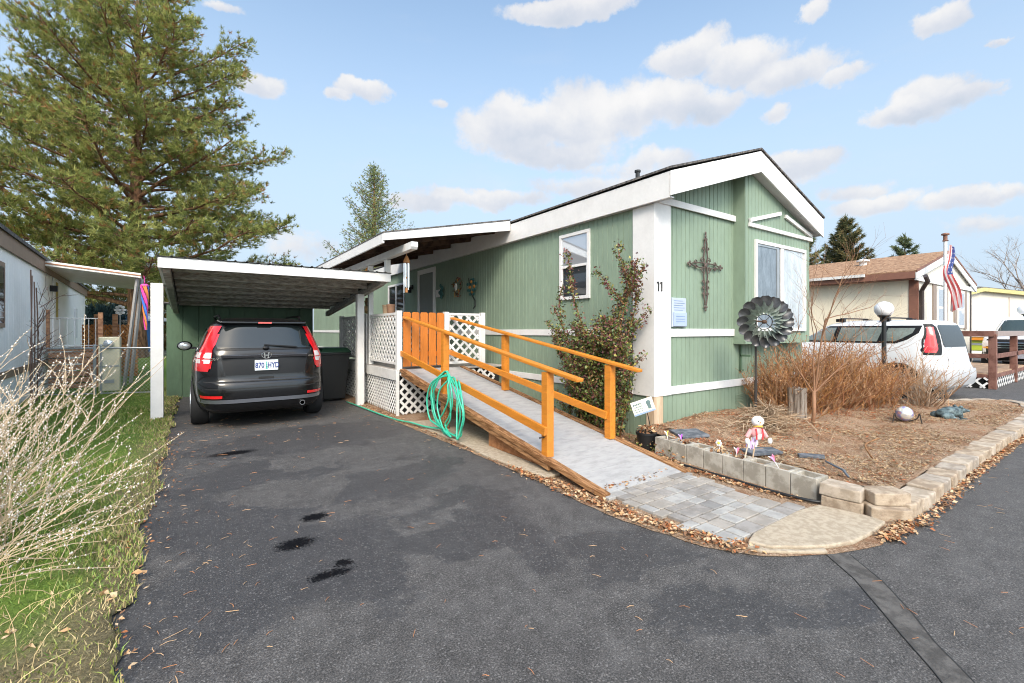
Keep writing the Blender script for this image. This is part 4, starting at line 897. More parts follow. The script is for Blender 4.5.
# ================================================================= GREEN HOSE
HOSE = M('green_hose', (.045,.46,.30), .35, var=.05, spec=.6)
rr = random.Random(11); pts = []
def spl(ctrl, n=8):
    out = []; c = [Vector(q) for q in ctrl]; c = [c[0]*2-c[1]]+c+[c[-1]*2-c[-2]]
    for i in range(1, len(c)-2):
        for k in range(n):
            t = k/n; a, b, d, e = c[i-1], c[i], c[i+1], c[i+2]
            out.append(.5*((2*b)+(d-a)*t+(2*a-5*b+4*d-e)*t*t+(3*b-a-3*d+e)*t**3))
    return out+[c[-2]]
ctrl = [(2.50,9.4,.02),(2.55,8.6,.02),(2.60,7.6,.02),(2.66,7.0,.022),(2.70,6.55,.05),(2.74,6.1,.06)]
xh = 2.80
for i, (yc, wy, zb, ang) in enumerate([(5.72,.30,.10,.0),(5.60,.40,.03,.2),(5.66,.30,.12,-.2),(5.48,.42,.05,.25),(5.74,.26,.16,-.3),(5.36,.40,.06,.15)]):
    zt_ = rl(yc+.05)+.06; zc_, hz_ = (zt_+zb)/2, (zt_-zb)/2
    for k in range(12):
        a_ = PI*1.5+2*PI*k/12; yy = yc+wy*math.cos(a_)*(1+.12*math.sin(i*2.1))+ang*.35*math.sin(a_); zz = zc_+hz_*math.sin(a_)
        top_ = max(0, math.sin(a_)-.75)/.25
        ctrl.append((xh-.014*i+.03*math.cos(a_+i)*.5+.075*top_, yy+rr.uniform(-.03,.03), min(zz, 9)+rr.uniform(-.02,.02)+.02*top_))
ctrl += [(xh+.03,5.30,rl(5.3)+.05),(xh-.05,5.05,.60),(xh-.06,4.98,.35),(xh-.05,5.08,.17)]
hz = MB(); hz.tube(spl(ctrl, 6), .0115, 7); hose = hz.build('garden_hose', HOSE, smooth='full')
tag(hose, 'coiled bright green garden hose hanging over the lower orange ramp rail', 'hose')

# ================================================================= GARDEN OBJECTS
def leafset(n, posf, size, mats, name, label=None, parent=None, flat=.35, aspect=.6, up=None, seed=1, kind=None, mi_f=None, group=None, cat=None):
    """n small folded leaves (two triangles) at posf(k)"""
    rg = np.random.default_rng(seed); P_ = np.asarray(posf(n, rg), dtype=np.float32); n = len(P_)
    sz = rg.uniform(size[0], size[1], n)[:, None]
    a = rg.uniform(0, 2*PI, n); tz = rg.normal(0, flat, n)
    u = np.stack([np.cos(a)*np.cos(tz), np.sin(a)*np.cos(tz), np.sin(tz)], 1)
    r_ = rg.normal(0, 1, (n, 3)); r_[:, 2] = r_[:, 2]*flat if flat < .8 else r_[:, 2]
    v = np.cross(np.stack([np.zeros(n), np.zeros(n), np.ones(n)], 1)+r_*flat, u); v /= np.linalg.norm(v, axis=1)[:, None]+1e-9
    w_ = np.cross(u, v)
    p0 = P_-u*sz*.5; p1 = P_+v*sz*aspect*.5+w_*sz*.12; p2 = P_+u*sz*.5+w_*sz*.05; p3 = P_-v*sz*aspect*.5+w_*sz*.12
    V = np.stack([p0, p1, p2, p3], 1).reshape(-1, 3); b = np.arange(n)*4
    F = np.concatenate([np.stack([b, b+1, b+2], 1), np.stack([b, b+2, b+3], 1)])
    mi = rg.integers(0, len(mats), n) if mi_f is None else mi_f(P_, rg)
    o = npmesh(name, V, F, mats, parent, np.concatenate([mi, mi]))
    return tag(o, label, cat, group, kind)
BM = two('block_concrete', (.29,.265,.22), (.44,.41,.355), .95, 7, .5, 160)
DRYL = [M('dry_leaf_rust',(.30,.105,.035),.8,var=.2,vs=20), M('dry_leaf_brown',(.20,.10,.05),.85,var=.2,vs=20), M('dry_leaf_tan',(.46,.27,.13),.8,var=.2,vs=20), M('dry_leaf_pale',(.50,.36,.22),.85,var=.15,vs=20)]
pa, pbk = Vector((4.43,3.43,0)), Vector((4.29,1.67,0)); dd = (pa-pbk).normalized(); nr = Vector((dd.y,-dd.x,0)); 
ordn = ['first','second','third','fourth','fifth','sixth','seventh','last']
bits = ['yellow toy standing in it','small purple pinwheel in it','bare soil in it','yellow flower toy in it','pink pinwheel in it','snowman doll standing in it','pink and white pinwheel in it','empty hollow, beside the tan stones']
BC = []
for i in range(8):
    c = pa-dd*(.22*i+.11)+nr*.102; c.z = random.Random(i).uniform(-.006,.004); BC.append(c)
    q = MB(); L_, h_ = .106, .20; rot = Matrix.Rotation(math.atan2(dd.y, dd.x)+rr.uniform(-.02,.02), 4, 'Z'); rot.translation = c
    o_ = [(-L_,-.1),(L_,-.1),(L_,.1),(-L_,.1)]; n_ = [(-L_+.032,-.068),(L_-.032,-.068),(L_-.032,.068),(-L_+.032,.068)]
    vs = [(*p_,0) for p_ in o_]+[(*p_,h_) for p_ in o_]+[(*p_,h_) for p_ in n_]+[(*p_,.10) for p_ in n_]
    q.add(vs, [(3,2,1,0)]+[(k,(k+1)%4,4+(k+1)%4,4+k) for k in range(4)]+[(4+k,4+(k+1)%4,8+(k+1)%4,8+k) for k in range(4)]+[(8+k,8+(k+1)%4,12+(k+1)%4,12+k) for k in range(4)]); place(q, rot)
    CB = thing('concrete_block', '%s hollow concrete block counted from the black pot, %s' % (ordn[i], bits[i]), 'block', tuple(c), 'hollow concrete blocks edging the garden bed')
    q.build('block_shell', BM, CB, bevel=.004)
    f = MB(); f.add([(*p_,.165 if i < 7 else .11) for p_ in n_], [(0,1,2,3)]); place(f, rot); f.build('soil_fill', SOIL, CB)
# black plastic edging
q = MB(); q.tube(spl([(4.30,3.32,.03),(4.24,2.9,.03),(4.22,2.4,.028),(4.19,2.0,.03),(4.21,1.72,.03),(4.26,1.62,.03)], 6), .013, 8)
tag(q.build('edging_strip', BLACKP, smooth='full'), 'black plastic edging tube lying along the foot of the concrete blocks', 'edging')
# tan retaining stones round the bed
TANS = [two('tan_stone_a',(.27,.205,.145),(.42,.34,.255),.9,9,.6,90), two('tan_stone_b',(.33,.27,.205),(.47,.395,.315),.9,9,.6,90), two('grey_stone_c',(.27,.225,.18),(.40,.345,.285),.9,9,.6,90)]
def stone(c, ang, L, W_, z0, h_, m, label, group, seed):
    r3 = random.Random(seed); q = MB(); hw, hl = W_/2, L/2; tp_ = .82
    pr_ = [(-hl,-hw*1.0),(-hl*.45,-hw*1.12),(hl*.45,-hw*1.12),(hl,-hw*1.0),(hl*.93,hw),(-hl*.93,hw)]
    j = lambda: r3.uniform(-.006,.006)
    vs = [(a+j(),b+j(),z0) for a, b in pr_]+[(a+j(),b+j(),z0+h_) for a, b in pr_]
    q.add(vs, [(5,4,3,2,1,0),(6,7,8,9,10,11)]+[(k,(k+1)%6,6+(k+1)%6,6+k) for k in range(6)])
    rot = Matrix.Rotation(ang+r3.uniform(-.05,.05), 4, 'Z'); rot.translation = Vector((c[0]+j(),c[1]+j(),0)); place(q, rot)
    return tag(q.build('edging_stone', m, bevel=.010), label, 'stone', group)
ORD = 'first second third fourth fifth sixth seventh eighth ninth tenth eleventh twelfth thirteenth fourteenth fifteenth sixteenth seventeenth eighteenth nineteenth twentieth twenty-first twenty-second twenty-third twenty-fourth twenty-fifth twenty-sixth twenty-seventh twenty-eighth twenty-ninth thirtieth thirty-first thirty-second'.split()
path = [(4.47,1.20),(5.3,1.20),(6.8,1.235),(8.9,1.225),(10.6,1.21),(11.6,1.28),(12.5,1.46),(12.95,1.78)]
acc_ = 0; sidx = 0; cur = .0; tot = []
for a, b in zip(path, path[1:]): tot.append(math.dist(a, b))
s_ = .15
while s_ < sum(tot):
    r_ = s_; k = 0
    while r_ > tot[k]: r_ -= tot[k]; k += 1
    a, b = path[k], path[k+1]; f = r_/tot[k]; c = (a[0]+(b[0]-a[0])*f, a[1]+(b[1]-a[1])*f)
    stone(c, math.atan2(b[1]-a[1], b[0]-a[0]), .292, .19, -.01, .125+random.Random(sidx).uniform(-.008,.008), TANS[(sidx*7+3) % 11 % 3 if sidx % 4 else 0], 'tan edging stone, %s in the row along the lane from the rounded bed corner' % ORD[sidx], 'tan edging stones along the lane', sidx); sidx += 1; s_ += .298
for k, (c, ang, z0, m, lb) in enumerate([((4.34,1.50),R(-84),0,TANS[0],'lower tan stone butting against the last concrete block'),((4.34,1.50),R(-86),.098,TANS[1],'upper tan stone with pale top against the last concrete block'),
        ((4.40,1.24),R(-50),0,TANS[0],'lower tan stone at the rounded corner of the bed'),((4.47,1.27),R(-35),.098,TANS[0],'upper tan stone at the rounded corner of the bed')]):
    stone(c, ang, .28, .19, z0, .096, m, lb, None, 90+k)
for k, (x, y, a) in enumerate([(12.75,2.02,150),(12.4,2.22,155),(12.0,2.44,140)]):
    stone((x,y), R(a), .36, .2, 0, .10, TANS[k % 2], 'low flat stone, %s of three at the far end of the bed by the asphalt' % ['rightmost','middle','leftmost'][k], 'edging stones at the far end of the bed', 120+k)
# black pot with sign
PT = thing('plant_pot', 'black pot of dried leaves at the white house corner', 'pot', (4.52,3.62,0))
q = MB(); q.lathe((4.52,3.62,0), [(.09,.0),(.12,.19),(.128,.19),(.128,.215),(.112,.215),(.10,.15)], 18); q.build('pot_body', BLACKP, PT, smooth=True)
leafset(60, lambda n, rg: np.c_[4.52+rg.normal(0,.05,n), 3.62+rg.normal(0,.05,n), .20+rg.uniform(0,.09,n)], (.04,.07), DRYL, 'dried_leaves', parent=PT, flat=.7, seed=4)
SG = thing('garden_sign', 'small tilted white sign on a wire stake in front of the corner stud', 'sign', (4.62,3.60,.2))
q = MB(); q.tube([(4.60,3.60,.18),(4.53,3.62,.47)], .006, 6); q.build('stake', IRON, SG)
fm = frame_m((4.45,3.615,.53), (math.cos(R(-35))*1, math.sin(R(-35)), .34), (0.02,.05,1)); 
q = MB(); q.box(-.135,.135,-.085,.085,-.006,.006); place(q, fm); bdp = q.build('sign_board', M('sign_cream', (.66,.68,.58), .5, var=.04), SG, bevel=.003)
q = MB()
for k, (a, b, h_) in enumerate(((-.115,-.01,.018),(-.105,.0,.010),(-.115,.0,.008),(-.11,-.01,.008))):
    for j in range(5): q.box(a+(b-a)*j/5, a+(b-a)*(j+.75)/5, .035-k*.027, .035-k*.027+h_, .0062, .008)
place(q, fm); q.build('sign_lettering', M('sign_green_ink', (.10,.16,.16), .6, var=0), bdp); q = MB(); q.ball((.075,.03,.007),.030,1,.9,.1,12,6).box(.055,.095,-.045,.03,.0062,.008).box(.05,.065,-.005,.05,.0062,.0085); place(q, fm); q.build('sign_picture', M('sign_green_ink', (.10,.16,.16), .6, var=0), bdp)
q = MB(); q.box(-.132,.132,-.084,-.064,.0062,.0075); place(q, fm); q.build('sign_band', M('sign_blue_band', (.25,.34,.50), .6, var=0), bdp)
# toys stuck in the blocks
def pinwheel(i, dx, cols, label, h_=.13, lean=(0,0)):
    c = BC[i]; b = Vector((c.x+dx, c.y+.02, .15)); t_ = b+Vector((lean[0], lean[1], h_)); T = thing('pinwheel', label, 'garden toy', tuple(b))
    q = MB(); q.tube([b, t_], .004, 6); q.build('stick', WHITE, T)
    ax = (t_-b).normalized(); q = MB(); n = 8; o1 = ax.orthogonal().normalized(); o2 = ax.cross(o1); vs = [t_-ax*.055]
    for k in range(n): a = 2*PI*k/n; vs.append(t_+(o1*math.cos(a)+o2*math.sin(a))*(.032 if k % 2 else .020)+ax*(.02 if k % 2 else .0))
    vs.append(t_+ax*.004)
    for k in range(n): q.cur = k % len(cols); q.add([vs[0], vs[1+k], vs[1+(k+1) % n]], [(0,1,2)]); q.add([vs[-1], vs[1+k], vs[1+(k+1) % n]], [(0,2,1)])
    q.build('vanes', cols, T)
PK = M('pink_foil', (.80,.22,.36), .35, var=0); PU = M('purple_foil', (.42,.10,.62), .35, var=0); YE = M('yellow_foil', (.80,.68,.10), .4, var=0); WF = M('white_foil', (.8,.8,.82), .35, var=0); LP = M('lilac_foil', (.62,.45,.80), .4, var=0)
pinwheel(1, .0, [PU, LP], 'small purple pinwheel in the second concrete block', .11, (.0,.02))
pinwheel(4, .0, [PK, WF], 'pink pinwheel standing upright left of the snowman doll', .11)
pinwheel(6, .0, [PK, WF, PK, LP], 'pink and white pinwheel leaning left, right of the snowman doll', .13, (-.045,.06))
pinwheel(0, .03, [YE, WF], 'pale yellow toy beside the black pot', .10, (.01,.03))
T = thing('flower_toy', 'little yellow flower toy among dried leaves in the fourth block', 'garden toy', (BC[3].x, BC[3].y, .15)); c = Vector((BC[3].x+.01, BC[3].y, .28))
q = MB(); q.tube([(c.x,c.y,.15), c], .004, 6); q.build('stick', WHITE, T)
q = MB(); q.cur = 0; q.ball(c, .022, 1, 1, .9, 10, 8); q.cur = 1
for k in range(6): q.ball(c+Vector((-.012, .024*math.cos(k*PI/3), .024*math.sin(k*PI/3))), .013, .6, 1, 1, 8, 6)
q.build('flower_head', [YE, WF], T, smooth=True)
for i in (1, 3, 4): leafset(26, lambda n, rg, i=i: np.c_[BC[i].x+rg.normal(0,.045,n), BC[i].y+rg.normal(0,.05,n), .185+rg.uniform(0,.05,n)], (.03,.06), DRYL, 'dried_leaves', 'clump of dried leaves in the %s concrete block' % ordn[i], flat=.7, seed=40+i, kind='stuff')
# snowman doll on sticks
DL = thing('snowman_doll', 'small white snowman doll with red braces and lilac skirt on thin sticks', 'doll', (4.47,2.33,.15))
WH = M('white_felt', (.80,.79,.78), .9, var=.05, bump=.3); RD = M('red_felt', (.62,.05,.06), .8, var=0); PKF = M('pink_felt', (.72,.36,.36), .9, var=.08)
hd = Vector((4.56,2.30,.555)); f_ = (Vector((0,0,0))-Vector((hd.x,hd.y,0))).normalized(); s2_ = Vector((-f_.y, f_.x, 0))*-1   # s2_: towards the right of the picture
s2_ = RT.copy()
q = MB(); q.ball(hd, .056, 1, 1, .92, 18, 12); hdo = q.build('head', WH, DL, smooth=True)
q = MB()
for a in (-.020, .012): q.ball(hd-FW*.050+s2_*a+Vector((0,0,.010)), .0065, 1, 1, 1, 8, 6)
q.build('eyes', TRIMB, hdo)
q = MB(); q.tube([hd-FW*.052+s2_*-.006, hd-FW*.085+s2_*-.014+Vector((0,0,-.006))], [.007,.001], 8); q.build('nose', M('orange_felt', (.75,.25,.04), .8, var=0), hdo)
q = MB(); q.tube([hd-Vector((0,0,.045)), hd-Vector((0,0,.06))-FW*.004], [.042,.046], 12); q.build('scarf', M('gold_scarf', (.62,.36,.06), .8, var=.1), DL, smooth=True)
tb = hd-Vector((0,0,.115))-s2_*.012
q = MB(); q.ball(tb, .062, .95, .8, 1.05, 16, 12); bo = q.build('torso', PKF, DL, smooth=True)
q = MB(); q.ball(tb-Vector((0,0,.025))-FW*.012, .050, .9, .9, .9, 14, 10); q.build('belly', WH, bo, smooth=True)
q = MB()
for a in (-.03, .032): q.tube([tb-FW*.045+s2_*a+Vector((0,0,.05)), tb-FW*.062+s2_*a, tb-FW*.052+s2_*a*.9-Vector((0,0,.055))], .007, 6)
q.build('braces', RD, bo)
for sg_ in (-1, 1):
    e0 = tb+s2_*sg_*.052+Vector((0,0,.03)); e1 = e0+s2_*sg_*.045-Vector((0,0,.07)); e2 = e1+s2_*sg_*(.035 if sg_ > 0 else -.005)-Vector((0,0,.04))
    q = MB(); q.tube([e0, e1], [.022,.020], 8); am = q.build('arm', PKF, DL, smooth=True)
    q = MB(); q.ball(e2, .026, 1, .8, 1.2, 10, 8); q.build('mitten', WH, am, smooth=True)
q = MB(); r3 = random.Random(8); cs_ = tb-s2_*.055-Vector((0,0,.085))
for k in range(26):
    q.cur = k % 2; p_ = cs_+s2_*r3.uniform(-.035,.06)+FW*r3.uniform(-.02,.02)+Vector((0,0,r3.uniform(-.02,.045)))
    q.tube([p_, p_+s2_*r3.uniform(-.015,.015)-Vector((0,0,r3.uniform(.03,.075)))], [.009,.005], 5)
q.build('ribbon_skirt', [WF, LP], DL)
for a, t_, bx_ in ((-.075, -.10, -.105), (-.01, -.06, -.035)):
    q = MB(); p0 = tb+s2_*a+Vector((0,0,-.07)); p1 = Vector((4.47,2.36,.13))+s2_*(bx_+.075)*1.2; q.tube([p0, p1], .0065, 6); q.build('leg_stick', TANW, DL)
# metal wind spinner
SP = thing('wind_spinner', 'large grey metal flower wind spinner on a pole before the gable wall', 'wind spinner', (6.23,3.17,.10))
q = MB(); q.tube([(6.23,3.17,.08),(6.23,3.17,1.56)], .014, 8); q.tube([(6.23,3.17,.08),(6.23,3.17,.78)], .019, 8); q.build('pole', IRON, SP, smooth=True)
nv = Vector((-.74,-.67,.02)).normalized(); hb = Vector((6.23,3.17,1.565))+RT*.085+nv*.10; o1 = nv.cross(Vector((0,0,1))).normalized()*-1; o2 = Vector((0,0,1))
q = MB(); q.tube([(6.23,3.17,1.56), Vector((6.23,3.17,1.575))+nv*.05, hb], .012, 8); q.ball(hb, .034, 1, 1, .8, 12, 8); q.build('hub', M('rusty_hub', (.10,.055,.035), .7, .3, var=.2), SP, smooth=True)
DKM = M('dark_sheet_metal', (.105,.105,.11), .36, .55, var=.3, vs=30); LTM = M('pale_green_metal', (.40,.46,.41), .42, .45, var=.35, vs=24)
def petal(mb, ang, r0, r1, wd, cup, tilt, nx_=6, ny_=4):
    er = o1*math.cos(ang)+o2*math.sin(ang); et = -o1*math.sin(ang)+o2*math.cos(ang); vs = []
    for i in range(nx_+1):
        t = i/nx_; r_ = r0+(r1-r0)*t; ww = wd*math.sin(PI*min(1, .12+.88*t)**.8) if t < 1 else wd*.15
        ww = wd*max(.12, math.sqrt(max(0, 1-(2*(t-.55)/1.0)**2)))
        for j in range(ny_+1):
            s_ = j/ny_*2-1; q_ = hb+er*r_+et*s_*ww+nv*(cup*(s_*s_)-tilt*s_*ww+ .02*t); vs.append(q_)
    n_ = ny_+1; mb.add(vs, [(i*n_+j, (i+1)*n_+j, (i+1)*n_+j+1, i*n_+j+1) for i in range(nx_) for j in range(ny_)])
for ring_, mt_, r0, r1, wd, cup, tilt, off in (('outer',DKM,.19,.345,.074,.03,.30,0),('inner',LTM,.14,.285,.040,.03,1.1,.5),('core',LTM,.10,.215,.028,.02,1.6,.0)):
    for k in range(16):
        q = MB(); petal(q, 2*PI*(k+off)/16, r0, r1, wd, cup, tilt); q.build('petal', mt_, SP, smooth='full')
q = MB()
for rad_ in (.10,.20):
    q.tube([hb+(o1*math.cos(2*PI*k/36)+o2*math.sin(2*PI*k/36))*rad_-nv*.012 for k in range(37)], .006, 6, False)
for k in range(4): a = PI/4+k*PI/2; q.tube([hb, hb+(o1*math.cos(a)+o2*math.sin(a))*.20-nv*.01], .005, 5)
q.build('ring_frame', IRON, SP)
# stump
def bark_b(t, p, pos):
    v = t.vm('MULTIPLY', pos, (14,14,1.6)); n = t.noise(v, 1.6, 6, .7)
    t.put(p.inputs['Base Color'], t.ramp(n, [(.35,(.05,.035,.025)),(.5,(.24,.19,.15)),(.7,(.42,.38,.33))])); p.inputs['Roughness'].default_value = .95
    b = t.new('ShaderNodeBump'); b.inputs['Strength'].default_value = 1; b.inputs['Distance'].default_value = .02; t.put(b.inputs['Height'], n); t.put(p.inputs['Normal'], b.outputs[0])
STB = sheet_mat('weathered_stump_wood', bark_b)
q = MB(); vs = []; seg = 28; rows = [(.07,1.12),(.14,1.0),(.3,.95),(.5,.97),(.61,1.0)]
for z, s_ in rows:
    for k in range(seg):
        a = 2*PI*k/seg; r_ = .122*s_*(1+.07*math.sin(a*5+1)+.05*math.sin(a*9+z*4)); vs.append((7.2+r_*math.cos(a), 3.07+r_*math.sin(a), z+(.015*math.sin(a*3) if z > .6 else 0)))
vs.append((7.2,3.07,.60)); nr_ = len(rows)
q.add(vs, [(i*seg+k, i*seg+(k+1)%seg, (i+1)*seg+(k+1)%seg, (i+1)*seg+k) for i in range(nr_-1) for k in range(seg)]+[((nr_-1)*seg+k, (nr_-1)*seg+(k+1)%seg, nr_*seg) for k in range(seg)])
tag(q.build('tree_stump', STB), 'weathered grey tree stump standing in front of the brown shrubs', 'stump')
# lamp post
def lamp(x, y, zc, r_, label, z0=.08):
    T = thing('garden_lamp', label, 'lamp', (x,y,z0))
    q = MB(); q.lathe((x,y,0), [(.075,z0),(.075,z0+.05),(.042,z0+.07),(.040,zc-r_*.8-.06),(.055,zc-r_*.8-.05),(.11,zc-r_*.8-.01),(.11,zc-r_*.8+.01)], 16); q.build('lamp_pole', BLACKP, T, smooth=True)
    q = MB(); q.ball((x,y,zc), r_, 1, 1, .98, 24, 16); q.build('globe', M('opal_globe', (.82,.82,.84), .25, var=0, coat=.4), T, smooth='full')
lamp(11.6, 3.3, 1.885, .165, 'black garden lamp post with a white globe amid the brown shrubs')
lamp(29.5, 3.5, 2.35, .22, 'far white globe lamp rising above the pickup truck', 0)
# gazing ball
GB = thing('gazing_ball', 'shiny crackled glass ball on a bent wire stand in the bed', 'garden ball', (8.58,2.2,.1))
def iri(t, p, pos):
    n = t.noise(pos, 9, 3, .5); t.put(p.inputs['Base Color'], t.ramp(n, [(.35,(.72,.70,.64)),(.52,(.78,.76,.72)),(.58,(.30,.38,.75)),(.64,(.75,.35,.35)),(.7,(.8,.78,.7))]))
    p.inputs['Roughness'].default_value = .15; p.inputs['Metallic'].default_value = .55
    b = t.new('ShaderNodeBump'); b.inputs['Strength'].default_value = .4; v = t.new('ShaderNodeTexVoronoi'); v.inputs['Scale'].default_value = 60; t.put(v.inputs['Vector'], pos); t.put(b.inputs['Height'], v.outputs[0]); t.put(p.inputs['Normal'], b.outputs[0])
q = MB(); q.ball((8.58,2.2,.225), .108, 1, 1, 1, 24, 16); q.build('glass_ball', sheet_mat('crackle_glass', iri), GB, smooth='full')
q = MB()
for k in range(3):
    a = k*2.1+.6; c_, s_ = math.cos(a), math.sin(a); q.tube(spl([(8.58+.05*c_,2.2+.05*s_,.12),(8.58+.14*c_,2.2+.14*s_,.17),(8.58+.17*c_,2.2+.17*s_,.24),(8.58+.20*c_,2.2+.20*s_,.10),(8.58+.26*c_,2.2+.26*s_,.09)], 4), .008, 6)
q.build('stand', IRON, GB)
# frog statue
FROGM = two('verdigris_bronze', (.030,.045,.050), (.13,.18,.19), .5, 12, .4, 60)
q = MB(); fc = Vector((9.47,1.86,.10)); fx, fy = RT, FW
def fp(a, b, c_): return fc+fx*a+fy*b+Vector((0,0,c_))
def fball(a, b, c_, r_, sx=1, sy=1, sz=1):
    n0 = len(q.v); q.ball((0,0,0), r_, sx, sy, sz, 14, 10)
    for k in range(n0, len(q.v)): v = q.v[k]; q.v[k] = tuple(fp(a+v[0], b+v[1], c_+v[2]))
fball(-.02,0,.11,.11,1.35,.95,.75); fball(-.13,0,.09,.085,1.1,1.1,.8); fball(.10,0,.135,.085,1.25,.95,.62); fball(.19,0,.13,.055,1.3,1.1,.45)
for b in (-.05,.05): fball(.09,b,.19,.026)
for b in (-1,1):
    fball(-.15,b*.09,.06,.065,1.5,.7,.8); fball(-.06,b*.12,.03,.035,1.9,.8,.6); fball(.02,b*.135,.012,.03,1.8,1.1,.35)
    fball(.06,b*.08,.07,.035,.8,.8,1.7); fball(.09,b*.10,.02,.03,1.5,1,.5); fball(.125,b*.11,.01,.026,1.6,1.3,.3)
fo = q.build('frog_statue', FROGM, smooth='full'); rm = fo.modifiers.new('merge', 'REMESH'); rm.mode = 'VOXEL'; rm.voxel_size = .011; rm.use_smooth_shade = True
tag(fo, 'dark verdigris frog statue squatting in the bed, facing right', 'statue')
# slate pieces and a twist of plastic strap in the bed
SL = two('dark_slate', (.07,.08,.095), (.16,.17,.19), .7, 9, .4, 60)
for k, (x, y, a, l_, w_) in enumerate([(5.02,2.50,-20,.42,.22),(5.25,2.1,-48,.26,.09)]):
    q = MB(); z = bed_z(x,y)+.012; m4 = Matrix.Rotation(R(a),4,'Z'); m4.translation = Vector((x,y,z))
    q.prism([(-l_/2,-w_/2,-.01),(l_*.4,-w_*.6,-.01),(l_/2,w_*.3,-.01),(0,w_/2,-.01),(-l_*.45,w_*.4,-.01)], (0,0,.03)); place(q, m4)
    tag(q.build('slate_piece', SL, bevel=.005), ['broad dark slate slab lying behind the snowman doll', 'narrow dark slate piece behind the last concrete blocks'][k], 'slate')
q = MB(); q.prism([(4.62,3.18,.19),(4.95,3.05,.20),(5.1,3.32,.21),(4.8,3.5,.20)], (0,0,.03)); tag(q.build('stepping_stone', SL, bevel=.006), 'grey stepping stone against the house wall near the pot', 'stepping stone')
q = MB(); q.tube(spl([(4.80,1.62,.14),(4.86,1.68,.17),(4.93,1.70,.155),(5.03,1.86,.17),(5.15,1.93,.15)],5), [.010]*21, 6); tag(q.build('plastic_strap', M('blue_grey_plastic',(.10,.12,.15),.5), smooth='full'), 'twisted blue grey plastic strap lying on the bare bed near the stones', 'strap')
q = MB(); q.tube(spl([(5.8,1.75,.12),(6.1,1.9,.16),(6.5,2.0,.13),(6.95,2.02,.12)],5), .009, 6); tag(q.build('fallen_branch', BROWNW, smooth='full'), 'thin dark fallen branch lying across the open bed', 'branch')
# wind chime, feeder, pots on the porch
WCM = thing('wind_chime', 'silver tube wind chime with wooden top hanging under the porch beam', 'wind chime', (3.05,7.62,2.85))
cw = Vector((3.05,7.62,0))
q = MB(); q.tube([cw+Vector((0,0,2.86)), cw+Vector((0,0,2.70))], .006, 5); q.lathe(cw, [(.02,2.76),(.045,2.70),(.06,2.66),(.06,2.64)], 14); q.build('chime_top', M('honey_wood',(.45,.20,.07),.6), WCM)
for k in range(5):
    a = 2*PI*k/5; q = MB(); L_ = .42+.05*(k % 3); q.tube([cw+Vector((.045*math.cos(a),.045*math.sin(a),2.63)), cw+Vector((.045*math.cos(a),.045*math.sin(a),2.63-L_))], .012, 8); q.build('chime_tube', CHROME, WCM, smooth=True)
q = MB(); q.tube([cw+Vector((0,0,2.64)), cw+Vector((0,0,2.2))], .003, 4); q.ball(cw+Vector((0,0,2.38)), .025, 1,1,.4,10,6); q.box(cw.x-.02,cw.x+.02,cw.y-.003,cw.y+.003,2.12,2.20); q.build('clapper', MC['honey_wood'], WCM)
q = MB(); q.lathe((2.86,9.2,0),[(.02,2.72),(.05,2.68),(.04,2.55),(.055,2.50),(.02,2.47)],12); q.tube([(2.86,9.2,2.74),(2.86,9.2,2.70)],.005,5); tag(q.build('bird_feeder', M('amber_glass',(.55,.22,.03),.2)), 'little amber bird feeder hanging from the porch beam', 'feeder')
PB = thing('porch_figure', 'small straw coloured basket figure on the porch lattice rail', 'figure', (2.86,9.22,1.79))
q = MB(); q.ball((2.86,9.22,1.88), .09, 1,1,1,12,8); q.build('basket_body', M('straw',(.42,.28,.14),.9,var=.3,vs=30,bump=.6), PB, smooth=True)
q = MB(); q.ball((2.86,9.20,2.0), .06, 1,1,1,12,8); q.lathe((2.86,9.2,0),[(.11,2.02),(.11,2.035),(.05,2.05),(.045,2.10),(.02,2.11)],14); q.build('straw_hat', M('dark_straw',(.16,.10,.05),.9), PB, smooth=True)
for k,(x,y,cl_) in enumerate(((2.95,8.35,(.35,.25,.16)),(2.95,8.12,(.22,.12,.07)))):
    q = MB(); q.lathe((x,y,0),[(.055,1.62),(.075,1.90),(.082,1.90),(.082,1.93),(.06,1.93)],14); tag(q.build('plant_pot', M('clay_%d'%k, cl_, .8), smooth=True), ['tan clay pot on the porch left of the dark one','dark brown pot on the porch right of the tan one'][k], 'pot')

# ================================================================= LEFT NEIGHBOUR
ua = R(4.06); U = Vector((-math.sin(ua), math.cos(ua), 0)); Nn = Vector((math.cos(ua), math.sin(ua), 0)); P0 = Vector((-2.67,11.12,0))
def lp(t, off=0, z=0): q = P0+U*t+Nn*off; return (q.x, q.y, z)
LH = thing('neighbour_house', 'white sided neighbouring house with brown trim at the left edge', 'house', lp(0))
WS = M('white_siding', (.88,.865,.84), .6, var=.04, vs=2, bump=.1); BT = M('brown_trim', (.27,.18,.125), .6, var=.1)
q = MB(); a, b = lp(14), lp(-6); siding(q, a[:2], b[:2], (Nn.x,Nn.y), 0, 3.0, pitch=.2, groove=.008, depth=.004); a2, b2 = lp(-6), lp(-6,-4.2); siding(q, b2[:2], a2[:2], (-U.x,-U.y), 0, 3.0, pitch=.2); q.build('wall', WS, LH)
def lbox(mb, t0, t1, o0, o1_, z0, z1):
    c = P0+U*(t0+t1)/2+Nn*(o0+o1_)/2; mb.obox((c.x,c.y,(z0+z1)/2), U*(t1-t0)/2, Nn*(o1_-o0)/2, (0,0,(z1-z0)/2))
q = MB(); lbox(q, -6, 14.2, .02, .05, 2.84, 3.12); q.build('fascia', BT, LH)
q = MB(); lbox(q, -6, 14.2, .002, .02, .62, .75); q.build('trim_band', BT, LH)
